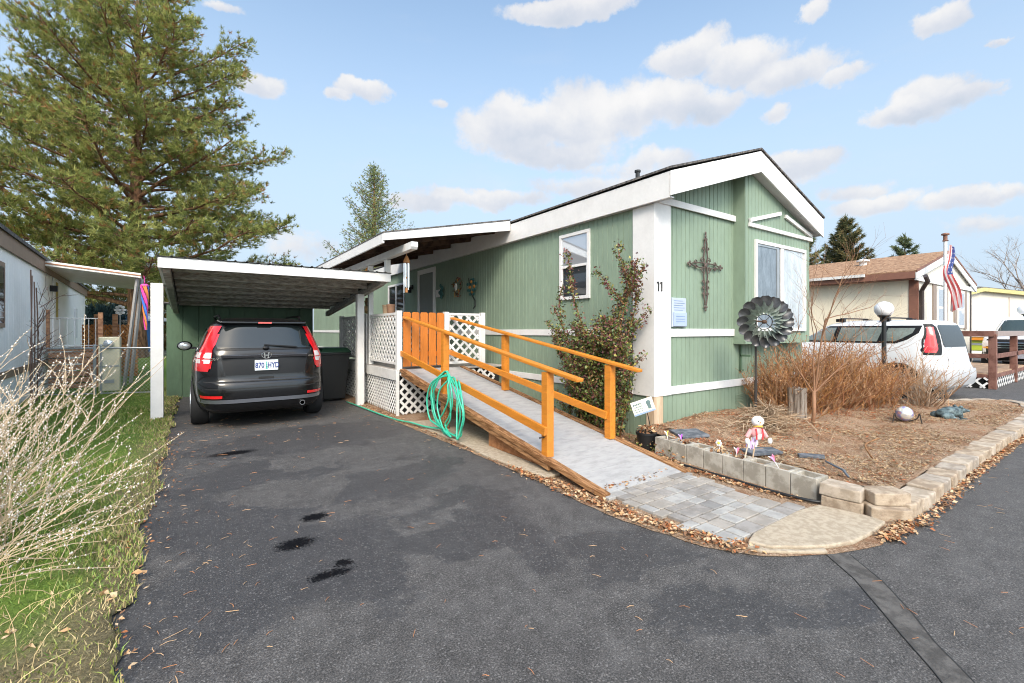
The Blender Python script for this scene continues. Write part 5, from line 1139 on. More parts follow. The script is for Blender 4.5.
q = MB(); q.prism([lp(-6.1,.09,3.10),lp(-6.1,-2.3,3.75),lp(-6.1,-4.6,3.10),lp(-6.1,-4.6,3.16),lp(-6.1,-2.3,3.82),lp(-6.1,.09,3.17)], U*20.5); q.build('roof', SHING, LH)
q = MB(); lbox(q, -1.6, .18, .003, .03, 1.50, 2.60); f = q.build('window', BT, LH); q = MB(); lbox(q, -1.52, .10, .031, .034, 1.58, 2.52); q.build('pane', GLASSD, f)
q = MB(); lbox(q, 5.5, 6.3, .003, .03, .95, 2.85); f = q.build('door', WS, LH); q = MB(); lbox(q, 5.85, 6.25, .031, .036, 1.75, 2.75); q.build('door_panel', M('ochre_curtain',(.42,.31,.06),.7), f)
q = MB(); lbox(q, 5.1, 5.22, .003, .14, 2.45, 2.60); q.build('wall_lamp', TRIMB, LH)
q = MB(); lbox(q, 10.2, 10.7, .003, .05, 1.2, 2.2); q.build('meter_pipe', WHITEW, LH)
AW = thing('awning', 'cream metal awning with a thin brown stripe on leaning posts at the neighbouring house', 'awning', (-2,15.1,2.9))
q = MB(); q.prism([(-2.93,15.1,2.98),(-1.14,15.05,2.80),(-1.14,15.05,2.92),(-2.93,15.1,3.10)], (-.28,4.6,0)); q.build('awning_roof', M('cream_metal',(.74,.70,.64),.5), AW, bevel=.01)
q = MB(); q.prism([(-2.93,15.09,3.03),(-1.14,15.04,2.85),(-1.14,15.04,2.875),(-2.93,15.09,3.055)], (0,-.006,0)); q.build('stripe', M('rust_stripe',(.35,.13,.05),.6), AW)
for (xa,ya,xb,yb) in ((-1.22,15.2,-1.50,15.35),(-1.17,15.7,-1.42,15.9)):
    q = MB(); q.beam((xa,ya,2.83),(xb,yb,0),.07,.05); q.build('awning_post', M('grey_post_paint',(.30,.29,.28),.5), AW)
RB = two('red_brown_wood', (.26,.12,.065), (.46,.24,.13), .8, 3, .3, 50, stretch=(1,1,5))
ST = thing('side_deck', 'red brown wooden side deck with a thin rail at the white neighbouring house', 'deck', (-2.4,15.3,0))
q = MB()
for k in range(6): q.box(-2.88,-1.98,15.28,15.31,.02+k*.155,.145+k*.155)
q.box(-2.9,-1.96,15.3,18.2,.95,.98); q.build('deck_boards', RB, ST)
q = MB(); q.tube([(-2.85,15.32,1.75),(-2.0,15.32,1.75)], .012, 6); q.tube([(-2.85,15.32,1.08),(-2.0,15.32,1.08)], .01, 6)
for k in range(7): q.tube([(-2.82+k*.13,15.32,1.0),(-2.82+k*.13,15.32,1.75)], .007, 5)
q.build('railing', WHITEW, ST)
q = MB(); q.box(-2.92,-2.86,15.26,15.32,.98,1.95); q.build('newel', RB, ST); q = MB(); q.box(-1.99,-1.90,15.24,15.33,0,1.9); q.build('newel', RB, ST)
q = MB()
OB = two('orange_brown_boards', (.38,.14,.04), (.62,.30,.12), .8, 9, .4, 40)
FT = thing('lattice_screen', 'orange brown diagonal lattice screen beyond the meter post', 'screen', (-2.1,18.4,0))
lattice(q, (-2.85,19.0,0), (1.35,-.8,0), (0,0,1), [(0,.05),(1.62,.05),(1.62,1.62),(0,1.62)], .09, .05, .02); q.build('lattice', OB, FT)
for f_ in (.28,.62): q = MB(); q.box(-2.85+1.35*f_-.06,-2.85+1.35*f_+.06,18.9-.8*f_,19.0-.8*f_,0,1.95); q.build('post', RB, FT)
CF = thing('chain_link_fence', 'galvanised chain link fence and gate across the grass', 'fence', (-1.8,13.4,0))
fa, fbv = Vector((-3.0,13.95,0)), Vector((-.68,13.05,0)); fd = (fbv-fa).normalized(); fl_ = (fbv-fa).length
gx = (fl_*.535)
for s_ in (.02, gx-.06, gx+.06, fl_):
    p_ = fa+fd*s_; q = MB(); q.tube([p_, p_+Vector((0,0,1.12))], .03 if s_ != gx+.06 else .02, 8); q.ball(p_+Vector((0,0,1.12)), .034, 1,1,.7,8,6); q.build('fence_post', STEEL, CF, smooth=True)
for s0, s1 in ((0, gx-.06),(gx+.06, fl_)):
    q = MB(); q.tube([fa+fd*s0+Vector((0,0,1.06)), fa+fd*s1+Vector((0,0,1.06))], .02, 8); q.build('top_rail', STEEL, CF)
    q = MB(); q.tube([fa+fd*s0+Vector((0,0,.06)), fa+fd*s1+Vector((0,0,.06))], .014, 8); q.build('bottom_rail', STEEL, CF)
    q = MB(); lattice(q, fa+fd*s0, fd, (0,0,1), [(0,.06),(s1-s0,.06),(s1-s0,1.06),(0,1.06)], .055, .0035, .0035); q.build('mesh', STEEL, CF)
MP = thing('meter_post', 'cream electric meter pedestal with round glass meter behind the fence', 'meter', (-1.62,14.25,0))
q = MB(); q.box(-1.84,-1.46,14.15,14.45,.0,1.30); q.build('cabinet', M('cream_enamel',(.66,.60,.42),.5,var=.08), MP, bevel=.02)
q = MB(); q.lathe((-1.66,14.15,1.14),[(.10,-.001),(.10,-.05),(.085,-.09),(.03,-.11)],18,'y'); q.build('meter_dial', GLASS, MP, smooth=True)
q = MB(); q.box(-1.83,-1.47,14.138,14.149,.60,.63); q.box(-1.74,-1.56,14.138,14.149,.22,.30); q.build('panel_seam', STEEL, MP)
WK = thing('windsock', 'pink, orange and blue spinning windsock hanging from the awning corner', 'windsock', (-1.08,15.0,2.8))
cols = [M('hot_pink_cloth',(.78,.06,.34),.7,var=0), M('orange_cloth',(.80,.25,.06),.7,var=0), M('blue_cloth',(.05,.17,.60),.7,var=0)]
for k in range(6):
    q = MB(); vs = []; a0 = k*PI/3
    for i in range(11):
        t = i/10; z = 2.62-1.15*t; r_ = .085*(1-.75*t)+.01
        for j in (0, 1): a = a0+j*.8+t*4.2; vs.append((-1.06+r_*math.cos(a)+.02*t, 15.0+r_*math.sin(a), z))
    q.add(vs, [(2*i,2*i+1,2*i+3,2*i+2) for i in range(10)]); q.build('streamer', cols[k % 3], WK, smooth='full')
q = MB(); q.ball((-1.06,15.0,2.60), .09, 1, 1, .6, 12, 8); q.tube([(-1.06,15.0,2.68),(-1.08,15.05,2.86)], .006, 5); q.build('cap', cols[0], WK, smooth=True)
FL = thing('flower_ornament', 'white metal daisy ornament on a stake above the lattice screen', 'ornament', (-1.77,17.2,0))
q = MB(); c = Vector((-1.77,17.2,2.04)); q.tube([(-1.77,17.2,0), c], .012, 6); q.build('stake', STEEL, FL)
q = MB()
for k in range(8): a = k*PI/4; q.ball(c+(RT*math.cos(a)+Vector((0,0,1))*math.sin(a))*.11, .05, 1, .5, .8, 8, 6)
q.ball(c-FW*.03,.04,1,1,1,8,6); q.build('petals', WHITE, FL, smooth=True)
BS = thing('blue_shed', 'small blue shed with a white edged roof far behind the lattice screen', 'shed', (-4.3,39.5,0))
BLU = M('blue_shed_paint',(.03,.14,.34),.6)
bsa, bsb = Vector((-5.5,40.3,0)), Vector((-3.2,38.8,0)); bd_ = (bsb-bsa); bn = Vector((-bd_.y,bd_.x,0)).normalized()*2.5; up = Vector((0,0,1)); mid = (bsa+bsb)/2
q = MB(); q.prism([bsa, bsb, bsb+up*2.2, mid+up*2.72, bsa+up*2.2], bn); q.build('wall', BLU, BS)
q = MB()
for e, s_ in ((bsa,1),(bsb,-1)):
    ex = e-bd_.normalized()*s_*.25; q.prism([ex+up*2.10, mid+up*2.76, mid+up*2.88, ex+up*2.22], bn*1.1)
q.build('roof', WHITE, BS)
q = MB(); q.prism([bsa+bd_*.02-bn*.03+up*1.1, bsb-bd_*.02-bn*.03+up*1.1, bsb-bd_*.02-bn*.03+up*2.15, bsa+bd_*.02-bn*.03+up*2.15], bn*.01); q.build('shutter', M('pale_panel',(.5,.5,.5),.6), BS)

# ================================================================= RIGHT NEIGHBOURS
NB = thing('cream_house', 'cream house with tan shingle roof and rust brown trim beyond the white car', 'house', (18.5,4.43,0))
CRM = M('cream_siding', (.80,.72,.56), .65, var=.04, vs=1.5); CRM2 = M('pale_beige_siding', (.66,.62,.54), .65, var=.04, vs=1.5); RST = M('rust_brown_trim', (.20,.088,.058), .6, var=.1)
nx0, nx1, nyy, ny1 = 18.5, 25.3, 4.43, 19.0; nap = (nx0+nx1)/2
q = MB(); siding(q, (nx0,ny1),(nx0,nyy),(-1,0),0,3.3,pitch=.405,groove=.012,depth=.006); q.build('wall', CRM, NB)
q = MB(); siding(q, (nx0,nyy),(nx1,nyy),(0,-1),0,lambda t: 3.25+.95*(1-abs(t-3.4)/3.4),pitch=.2,groove=.02,depth=.01); siding(q,(nx1,nyy),(nx1,ny1),(1,0),0,3.3,pitch=.4); siding(q,(nx1,ny1),(nx0,ny1),(0,1),0,lambda t: 3.25+.95*(1-abs(t-3.4)/3.4),pitch=.4); q.build('wall', CRM2, NB)
TSH = two('tan_shingles', (.19,.10,.055), (.40,.25,.15), .9, 9, .5, 60, stretch=(1,1,5))
q = MB()
for xa, za, xb, zb in ((nx0-.45,3.30,nap,4.28),(nap,4.28,nx1+.45,3.30)): q.prism([(xa,nyy-.07,za),(xb,nyy-.07,zb),(xb,nyy-.07,zb-.06),(xa,nyy-.07,za-.06)], (0,ny1-nyy+.9,0))
rfn = q.build('roof', TSH, NB)
q = MB(); q.lathe((20.3,6.4,0),[(.12,3.7),(.12,3.98),(.20,3.99),(.20,4.05),(.08,4.09)],16); q.build('roof_vent', WHITEW, rfn, smooth=True)
q = MB(); q.box(nx0-.46,nx0-.40,nyy-.06,ny1,3.06,3.27); q.box(nx0-.40,nx0,nyy-.06,ny1,3.04,3.06); q.build('fascia', RST, NB); q = MB(); q.box(nx0-.56,nx0-.463,nyy+1.2,ny1,3.20,3.29); q.build('gutter', WHITEW, NB)
q = MB()
for xa, za, xb, zb in ((nx0-.45,3.23,nap,4.21),(nap,4.21,nx1+.45,3.23)): q.prism([(xa,nyy-.10,za-.20),(xb,nyy-.10,zb-.24),(xb,nyy-.10,zb),(xa,nyy-.10,za)], (0,.03,0))
q.box(nx0-.4,nx1+.4,nyy-.065,nyy-.035,3.0,3.16); q.build('gable_trim', WHITEW, NB)
q = MB()
for xa, za, xb, zb in ((nx0-.45,3.24,nap,4.22),(nap,4.22,nx1+.45,3.24)): q.prism([(xa,nyy-.115,za),(xb,nyy-.115,zb),(xb,nyy-.115,zb+.065),(xa,nyy-.115,za+.065)], (0,.02,0))
q.build('gable_edge', RST, NB)
q = MB(); q.box(nx0-.02,nx0-.001,nyy,nyy+.20,0,3.04); q.box(nx0,nx0+.10,nyy-.02,nyy-.001,0,3.1); q.build('corner_trim', RST, NB)
q = MB(); q.tube([(nx0-.45,nyy-.3,3.1),(nx0-.2,nyy-.3,2.95),(nx0+.15,nyy-.12,2.8),(nx0+.22,nyy-.06,2.7),(nx0+.22,nyy-.06,.2)], .06, 8); q.build('downpipe', M('dark_bronze',(.05,.04,.04),.5), NB, smooth=True)
q = MB(); q.box(nx1-.12,nx1+.02,nyy-.03,nyy-.001,0,3.1); q.build('corner_trim', MC['dark_bronze'], NB)
for (wa, wb_) in ((20.55,21.45),(23.2,24.1)):
    q = MB(); q.box(wa,wb_,nyy-.05,nyy-.001,1.55,2.95); f = q.build('window', WHITE, NB, bevel=.01)
    q = MB(); q.box(wa+.1,wb_-.1,nyy-.056,nyy-.051,2.28,2.85).box(wa+.1,wb_-.1,nyy-.056,nyy-.051,1.65,2.20); q.build('pane', GLASS, f)
    for sa_ in (wa-.45, wb_+.08): q = MB(); q.box(sa_,sa_+.37,nyy-.035,nyy-.001,1.5,3.0); q.build('shutter', M('taupe_shutter',(.24,.19,.16),.7), f)
FH = thing('far_house', 'low pale house with a yellow edged roof at the far right', 'house', (38,8,0))
def Dp(px, d, z): l = (px-512)/455.1*d; v = FW*d+RT*l; return Vector((v.x, v.y, z))
fa_, fb_, fc_ = Dp(959,28,0), Dp(980,28.6,0), Dp(1100,30.5,0)
q = MB(); q.prism([fa_, fc_, fc_+up*3.35, fb_+up*3.95, fa_+up*3.50], FW*9); q.build('wall', M('pale_cream_siding',(.62,.57,.50),.7,var=.04), FH)
q = MB(); q.prism([fa_-RT*.5+up*3.38, fb_+up*3.90, fc_+up*3.30, fc_+up*3.52, fb_+up*4.12, fa_-RT*.5+up*3.60], FW*-.3); q.build('fascia', M('yellow_fascia',(.52,.46,.20),.6), FH)
q = MB(); q.prism([fa_-RT*.55+up*3.6, fb_+up*4.13, fc_+up*3.53, fc_+up*3.62, fb_+up*4.22, fa_-RT*.55+up*3.69], FW*9); q.build('roof', SHING, FH)
q = MB(); q.prism([fa_-FW*.05+RT*3.0, fa_-FW*.05+RT*3.03, fa_-FW*.05+RT*3.03+up*3.5, fa_-FW*.05+RT*3.0+up*3.5], -FW*.02); q.build('panel_seam', BT, FH)
BD = thing('front_deck', 'red brown porch deck and railing with white lattice skirt by the cream house', 'deck', (16.2,2.44,0))
BRP = two('red_brown_paint', (.14,.062,.045), (.22,.108,.082), .6, 6, .2, 60)
for x, y in ((16.2,2.44),(18.9,2.44),(21.2,2.44),(16.2,4.3)): q = MB(); q.box(x-.07,x+.07,y-.07,y+.07,0,1.36); q.build('post', BRP, BD, bevel=.006)
q = MB(); q.box(16.08,16.24,2.4,4.4,1.30,1.44); q.build('top_rail', BRP, BD, bevel=.005); q = MB(); q.box(16.243,21.3,2.36,2.52,1.30,1.44); q.build('top_rail', M('faded_rail',(.30,.24,.22),.6), BD, bevel=.005)
q = MB(); q.box(16.10,16.16,2.5,4.3,.76,.87); q.box(16.27,21.2,2.37,2.42,.76,.87); q.build('mid_rail', BRP, BD, bevel=.004)
q = MB(); q.box(16.14,21.3,2.46,4.38,.34,.38); q.build('deck_top', two('tan_deck',(.30,.19,.12),(.45,.32,.22),.8,5,.2,50), BD); q = MB(); q.box(16.12,16.15,2.52,4.38,.27,.36).box(16.27,21.3,2.40,2.43,.27,.36); q.build('deck_edge', BRP, BD)
q = MB(); lattice(q,(16.13,4.38,0),(0,-1,0),(0,0,1),[(0,.02),(1.86,.02),(1.86,.28),(0,.28)],.17,.045,.01); q.build('skirt_lattice', WHITE, BD); q = MB(); lattice(q,(16.28,2.42,0),(1,0,0),(0,0,1),[(0,.02),(5,.02),(5,.28),(0,.28)],.17,.045,.01); q.build('skirt_lattice', WHITE, BD)
q = MB(); q.box(16.2,16.22,2.6,4.38,0,.3).box(16.3,21.3,2.5,2.52,0,.3); q.build('skirt_shade', DARK, BD)  # dark sheets behind the lattice imitate the shade below this deck
# flag on a pole
FP = thing('flag_pole', 'white flagpole with a limp stars and stripes flag on the neighbour deck', 'flag', (18.6,3.8,.38))
q = MB(); q.tube([(18.6,3.8,.38),(18.6,3.8,4.32)], .045, 10); q.build('pole', WHITE, FP, smooth=True)
q = MB(); q.lathe((18.6,3.8,0),[(.05,4.14),(.08,4.16),(.05,4.19),(.05,4.32),(.10,4.34),(.09,4.38),(.02,4.40)],14); q.build('pole_cap', RST, FP, smooth=True)
q = MB(); ns, nt = 40, 39; vs = []
for i in range(ns+1):
    s_ = i/ns; wd_ = .15+.20*math.sin(min(1, s_*1.25)*PI*.55)*(1-.35*s_); lf = .03-.17*math.exp(-((s_-.42)/.2)**2)+.10*max(0, s_-.6)
    for j in range(nt+1):
        t = j/nt; vs.append(Vector((18.6,3.8,3.95-1.95*s_+.10*(1-t)*(1-s_)+.16*s_*t))+RT*(lf+.05+wd_*t)+FW*(.06*math.sin(t*13+s_*5)*(.3+s_)-.05))
n_ = nt+1
for i in range(ns):
    for j in range(nt):
        s_, t = (i+.5)/ns, (j+.5)/nt
        if t > .46 and s_ < .46: mi_ = 1 if (i % 3 == 1 and j % 4 == 1) else 2
        else: mi_ = (j//3) % 2
        q.cur = mi_; q.add([vs[i*n_+j], vs[(i+1)*n_+j], vs[(i+1)*n_+j+1], vs[i*n_+j+1]], [(0,1,2,3)])
q.build('flag_cloth', [M('flag_red',(.46,.09,.09),.8,var=.05), M('flag_white',(.62,.60,.61),.8,var=.03), M('flag_blue',(.05,.08,.26),.8,var=.05)], FP)

# ================================================================= VEGETATION
def tufts(Pn, Dn, nb, ln, wd, spread, rg):
    """needle tufts: nb thin triangles at each point, fanned about direction Dn"""
    n = len(Pn); P_ = np.repeat(Pn, nb, 0); D_ = np.repeat(Dn, nb, 0)
    v = D_+rg.normal(0, spread, (n*nb, 3)); v /= np.linalg.norm(v, axis=1)[:, None]+1e-9
    r_ = rg.normal(0, 1, (n*nb, 3)); sd2 = np.cross(v, r_); sd2 /= np.linalg.norm(sd2, axis=1)[:, None]+1e-9
    L_ = rg.uniform(ln*.6, ln*1.15, (n*nb, 1)); o_ = P_+rg.normal(0, ln*.12, (n*nb, 3))
    V = np.stack([o_-sd2*wd*.5, o_+sd2*wd*.5, o_+v*L_], 1).reshape(-1, 3)
    return V, np.arange(n*nb*3).reshape(-1, 3)
def fol(name, col, var=.3, vs=2.5):
    if name in MC: return MC[name]
    m = M(name, col, .75, var=var, vs=vs, spec=.2); t = NT(m.node_tree); p = m.node_tree.nodes['Principled BSDF']; out = m.node_tree.nodes['Material Output']
    tr_ = t.new('ShaderNodeBsdfTranslucent'); tr_.inputs[0].default_value = (min(1,col[0]*1.3), min(1,col[1]*1.3), col[2]*1.1, 1)
    mx = t.new('ShaderNodeMixShader'); mx.inputs[0].default_value = .38; t.l.new(p.outputs[0], mx.inputs[1]); t.l.new(tr_.outputs[0], mx.inputs[2]); t.l.new(mx.outputs[0], out.inputs[0])
    return m
PN = [fol('pine_needles_mid', (.215,.245,.072)), fol('pine_needles_light', (.38,.38,.13)), fol('pine_needles_deep', (.13,.16,.058)), fol('pine_needles_rusty', (.32,.18,.07))]
BARK = two('pine_bark', (.10,.055,.035), (.30,.16,.09), .9, 3, .6, 20, stretch=(3,3,.8))
def pine(base, Ht, env, seed, label, nl=64, z0=2.2, tw=30, nb=13, ln=.30, wd=.030, trunk_r=.42, lean=(0,0), group=None, mats=PN, wts=(.46,.28,.18,.08), rise=.25, name='pine_tree', limb_r=.10, extra=None, clump=.9):
    r3 = random.Random(seed); rg = np.random.default_rng(seed); T = thing(name, label, 'tree', base, group); b = Vector(base)
    q = MB(); q.tube([b+Vector((lean[0]*t**1.3+.12*math.sin(t*7+seed)*t, lean[1]*t, Ht*.97*t-.15)) for t in [i/10 for i in range(11)]], [trunk_r*(1.25 if i == 0 else 1)*(1-i/10*.92) for i in range(11)], 10)
    TP, TD = [], []
    for k in range(nl):
        f = (k+.5)/nl; z = z0+(Ht*.97-z0)*f**.92; R_ = env(z/Ht)*r3.uniform(.72,1.12)
        a = k*2.399963+r3.uniform(-.4,.4); tt = z/Ht/.97
        s0 = b+Vector((lean[0]*tt**1.3, lean[1]*tt, z)); d = Vector((math.cos(a), math.sin(a), 0)); pts = []; up_ = rise*r3.uniform(.5,1.5)+.55*f**2
        wob = r3.uniform(-.35,.35)
        for i in range(8):
            t = i/7; pts.append(s0+d*R_*t+d.orthogonal()*0+Vector((-d.y,d.x,0))*wob*R_*t*t*.5+Vector((0,0,R_*(up_*t-.30*t*t+.22*t**3)))+Vector((r3.uniform(-.1,.1),r3.uniform(-.1,.1),r3.uniform(-.1,.1)))*t)
        lr = limb_r*(R_/6)**.8*(1.1-f*.5)
        q.tube(pts, [lr*(1-i/7*.85)+.006 for i in range(8)], 5, False)
        n_tw = int(tw*(R_/env(.35))**1.0)+3
        for j in range(n_tw):
            t = .18+.82*((j+r3.random())/n_tw)**.75; i = min(6, int(t*7)); p_ = pts[i].lerp(pts[i+1], t*7-i)
            side = Vector((-d.y,d.x,0))*r3.choice((-1,1)); dv = (d*r3.uniform(.2,1)+side*r3.uniform(.2,1.1)+Vector((0,0,r3.uniform(-.25,.65)))).normalized()
            L_ = r3.uniform(.35,1.0)*R_*.22*(1.25-t*.6)+.25
            e_ = p_+dv*L_+Vector((0,0,.12*L_)); 
            if r3.random() < .55: q.tube([p_, p_.lerp(e_,.5)+Vector((0,0,.03)), e_], [.018,.012,.005], 3, False)
            m_ = max(2, int(L_/.17))
            for h in range(m_):
                u_ = .25+.75*(h+1)/m_; pp_ = p_.lerp(e_, u_); TP.append(pp_+Vector((r3.gauss(0,.06),r3.gauss(0,.06),r3.gauss(0,.06)))*clump); TD.append(dv*.8+Vector((0,0,.55)))
    if extra: extra(q, TP, TD, r3)
    q.build('trunk', BARK, T, smooth='full')
    TP, TD = np.array([tuple(v) for v in TP]), np.array([tuple(v) for v in TD])
    V, F = tufts(TP, TD, nb, ln, wd, .62, rg)
    # a colour for each little clump of tufts
    key = rg.choice(len(mats), len(TP), p=np.array(wts[:len(mats)])/sum(wts[:len(mats)]))
    npmesh('crown', V, F, mats, T, np.repeat(key, nb)); return T
def env_pine(u):       # radius against relative height
    t = [(0,5.4),(.12,6.5),(.28,6.7),(.45,6.4),(.6,5.9),(.75,4.5),(.88,2.9),(1,.7)]
    for (a, ra), (b_, rb) in zip(t, t[1:]):
        if u <= b_: return ra+(rb-ra)*(u-a)/(b_-a)
    return .8
def big_limbs(q, TP, TD, r3):
    b = Vector((-2.5,30.7,0))
    for (dx, dz, L_, z0_) in ((-.85,.75,9.5,3.5),(-.55,1.0,11,4.2)):
        d = (RT*dx+FW*r3.uniform(-.35,.1)+Vector((0,0,dz))).normalized(); pts = []
        for i in range(9): t = i/8; pts.append(b+Vector((0,0,z0_))+d*L_*t+Vector((r3.uniform(-.12,.12),r3.uniform(-.12,.12),.10*L_*t*t)))
        q.tube(pts, [.26*(1-i/8*.85) for i in range(9)], 7, False)
        for j in range(46):
            t = .35+.65*r3.random(); i = min(7, int(t*8)); p_ = pts[i].lerp(pts[i+1], t*8-i); dv = Vector((r3.gauss(0,1),r3.gauss(0,1),r3.gauss(.2,.7))).normalized(); e_ = p_+dv*r3.uniform(.5,1.5)
            q.tube([p_, e_], [.02,.006], 3, False)
            for h in range(5): TP.append(p_.lerp(e_, .3+.17*h)+Vector((r3.gauss(0,.07),r3.gauss(0,.07),r3.gauss(0,.06)))); TD.append(dv*.7+Vector((0,0,.5)))
pine((-2.5,30.7,0), 19.6, env_pine, 21, 'huge spreading yellow green pine with rusty limbs towering behind the carport', nl=122, tw=70, nb=11, ln=.23, wd=.034, extra=big_limbs, z0=2.4)
# a thinner leader at the far left of the big pine
pine((-11.5,31.5,0), 17.5, lambda u: 4.6*(1-u)**.6+.5, 5, 'thin open crowned pine at the top left edge of the picture', nl=34, tw=24, nb=12, ln=.32, wd=.034, trunk_r=.3, z0=3.5)
FR = [fol('fir_mid', (.16,.19,.10)), fol('fir_light', (.28,.29,.13)), fol('fir_deep', (.10,.13,.08))]
def conifer(base, Ht, Rb, seed, label, nl=90, nb=9, ln=.22, wd=.03, open_=1.0, mats=FR, group=None, name='spruce_tree', step=.30, droop=.10, powr=.85, jit=.03):
    r3 = random.Random(seed); rg = np.random.default_rng(seed); T = thing(name, label, 'tree', base, group); b = Vector(base)
    q = MB(); q.tube([b, b+Vector((0,0,Ht*.5)), b+Vector((.05,0,Ht))], [Rb*.075, Rb*.045, .015], 8); TP, TD = [], []
    for k in range(nl):
        f = (k+.5)/nl; z = Ht*(.10+.89*f); R_ = (Rb*(1-f)**powr+.15)*r3.uniform(.45 if jit > .1 else .65,1.12); a = k*2.4+r3.uniform(-.5,.5); d = Vector((math.cos(a), math.sin(a), 0)); s0 = b+Vector((0,0,z)); sd2 = Vector((-d.y,d.x,0)); pts = []
        for i in range(6): t = i/5; pts.append(s0+d*R_*t+Vector((0,0,R_*(.25*f*t-droop*t*2+.28*t*t*t+.35*f*t))))
        q.tube(pts, [.03*(R_/2)**.5*(1-i/5*.8)+.004 for i in range(6)], 4, False)
        n_ = int(R_/step*2.2)+2
        for j in range(n_):
            t = .12+.88*(j+.5)/n_; i = min(4, int(t*5)); p_ = pts[i].lerp(pts[i+1], t*5-i); w_ = R_*.26*(1.15-t)*open_
            for s_ in (-1, 1):
                for h in range(max(1, int(w_/.18))+1): TP.append(p_+sd2*s_*w_*(h+r3.random()*.6)/(max(1, int(w_/.18))+1)+d*.25*w_*h*.3-Vector((0,0,.05*h))+Vector((r3.gauss(0,jit),r3.gauss(0,jit),r3.gauss(0,jit)))); TD.append(d*.6+sd2*s_*.7+Vector((0,0,.12)))
    for k in range(6): TP.append(b+Vector((0,0,Ht*(.95+.012*k)))); TD.append(Vector((0,0,1)))
    q.build('trunk', BARK, T, smooth='full'); TP, TD = np.array([tuple(v) for v in TP]), np.array([tuple(v) for v in TD]); V, F = tufts(TP, TD, nb, ln, wd, .5, rg)
    key = rg.choice(len(mats), len(TP), p=np.array((.5,.28,.22)[:len(mats)])/sum((.5,.28,.22)[:len(mats)])); npmesh('crown', V, F, mats, T, np.repeat(key, nb)); return T
conifer((9.7,29.9,0), 12.4, 4.4, 3, 'pointed open spruce rising behind the porch roof', nl=210, ln=.15, wd=.026, step=.42, droop=.03, nb=8, jit=.13, mats=[fol('spruce_mid',(.22,.27,.13)), fol('spruce_light',(.36,.38,.14)), fol('spruce_deep',(.13,.18,.11))], open_=.8)
conifer((45.0,15.4,0), 10.9, 3.2, 9, 'dense dark spruce with russet cones behind the cream house roof', nl=110, ln=.34, wd=.06, step=.34, mats=[fol('dark_fir_mid',(.12,.13,.065)), fol('dark_fir_light',(.26,.21,.10)), fol('dark_fir_deep',(.06,.08,.05))], powr=.7)
conifer((42.6,17.6,0), 11.6, 2.6, 19, 'slim spruce half hidden by the green house eave on the right', nl=70, ln=.34, wd=.06, step=.4)
conifer((46.5,11.9,0), 8.9, 3.0, 31, 'distant flat boughed spruce top above the cream house ridge', nl=46, ln=.36, wd=.07, step=.5, open_=.6, mats=[FR[0],FR[2]], powr=.8)
BARKG = two('grey_bark', (.13,.10,.085), (.30,.25,.21), .9, 4, .4, 30)
TWIGG = M('pale_grey_twig', (.30,.25,.22), .85, var=.15)
def bare(q, p, d, L, r_, depth, r3, spread=.5, up=.15, seg=4, kids_=3, shrink=.68):
    pts = [p]; dd_ = d.copy(); n = 4
    for i in range(n): dd_ = (dd_+Vector((r3.gauss(0,.10),r3.gauss(0,.10),r3.gauss(0,.06)+up*.12))).normalized(); pts.append(pts[-1]+dd_*L/n)
    q.tube(pts, [r_*(1-.45*i/n) for i in range(n+1)], seg, False)
    if depth == 0: return
    for k in range(kids_):
        t = 1.0 if k == 0 else r3.uniform(.35,.95); i = min(n-1, int(t*n)); s0 = pts[i].lerp(pts[i+1], t*n-i)
        nd = (dd_+Vector((r3.gauss(0,spread),r3.gauss(0,spread),r3.gauss(0,spread*.7)+up))).normalized(); bare(q, s0, nd, L*shrink*r3.uniform(.75,1.15), r_*.52, depth-1, r3, spread, up, max(3, seg-1), kids_, shrink)
r3 = random.Random(4); q = MB(); bt = Vector((50.5,5.6,0)); bare(q, bt, Vector((.0,0,1)), 3.3, .2, 6, r3, .42, .12, 6, 3, .74); 
BTt = thing('bare_tree', 'leafless spreading grey tree behind the far pale house', 'tree', tuple(bt)); q.build('branches', BARKG, BTt)
# hedge and shrubs far left behind the fence
for k, (px, d, z_, r_, mt, lb) in enumerate([(104,30,3.0,2.6,[fol('blue_spruce',(.045,.085,.09)),fol('blue_spruce_deep',(.02,.04,.045))],'blue grey spruce behind the blue shed'),(128,33,4.6,4.0,[fol('olive_bush',(.14,.13,.045)),fol('olive_bush_dark',(.06,.07,.025))],'tall olive shrub behind the meter post'),(160,34,4.2,3.8,[PN[3],PN[0]],'rusty olive shrub behind the carport post'),(84,38,4.6,4.6,[PN[0],PN[2]],'green bush far behind the white neighbouring house')]):
    c = Dp(px, d, 0); T = thing('shrub', lb, 'shrub', tuple(c)); rg = np.random.default_rng(60+k); n = 1900
    q = MB(); r3 = random.Random(k)
    for j in range(6): q.tube([c, c+Vector((r3.uniform(-.8,.8),r3.uniform(-.8,.8),z_*.7))], [.06,.02], 4)
    q.build('stems', BARKG, T)
    dr_ = rg.normal(0,1,(n,3)); dr_ /= np.linalg.norm(dr_,axis=1)[:,None]; rad_ = rg.uniform(.5,1,(n,1))**.5*(1+.18*np.sin(dr_[:,:1]*7+k)*np.cos(dr_[:,1:2]*6)); Pn_ = np.array(tuple(c))+np.array([0,0,z_*.5])+dr_*rad_*np.array([r_*.62,r_*.62,z_*.52]); Pn_[:,2] = np.abs(Pn_[:,2])
    V, F = tufts(Pn_, dr_*.5+np.array([0,0,.6]), 7, .34, .06, .6, rg); npmesh('crown', V, F, mt, T, np.repeat(rg.integers(0,2,n), 7))

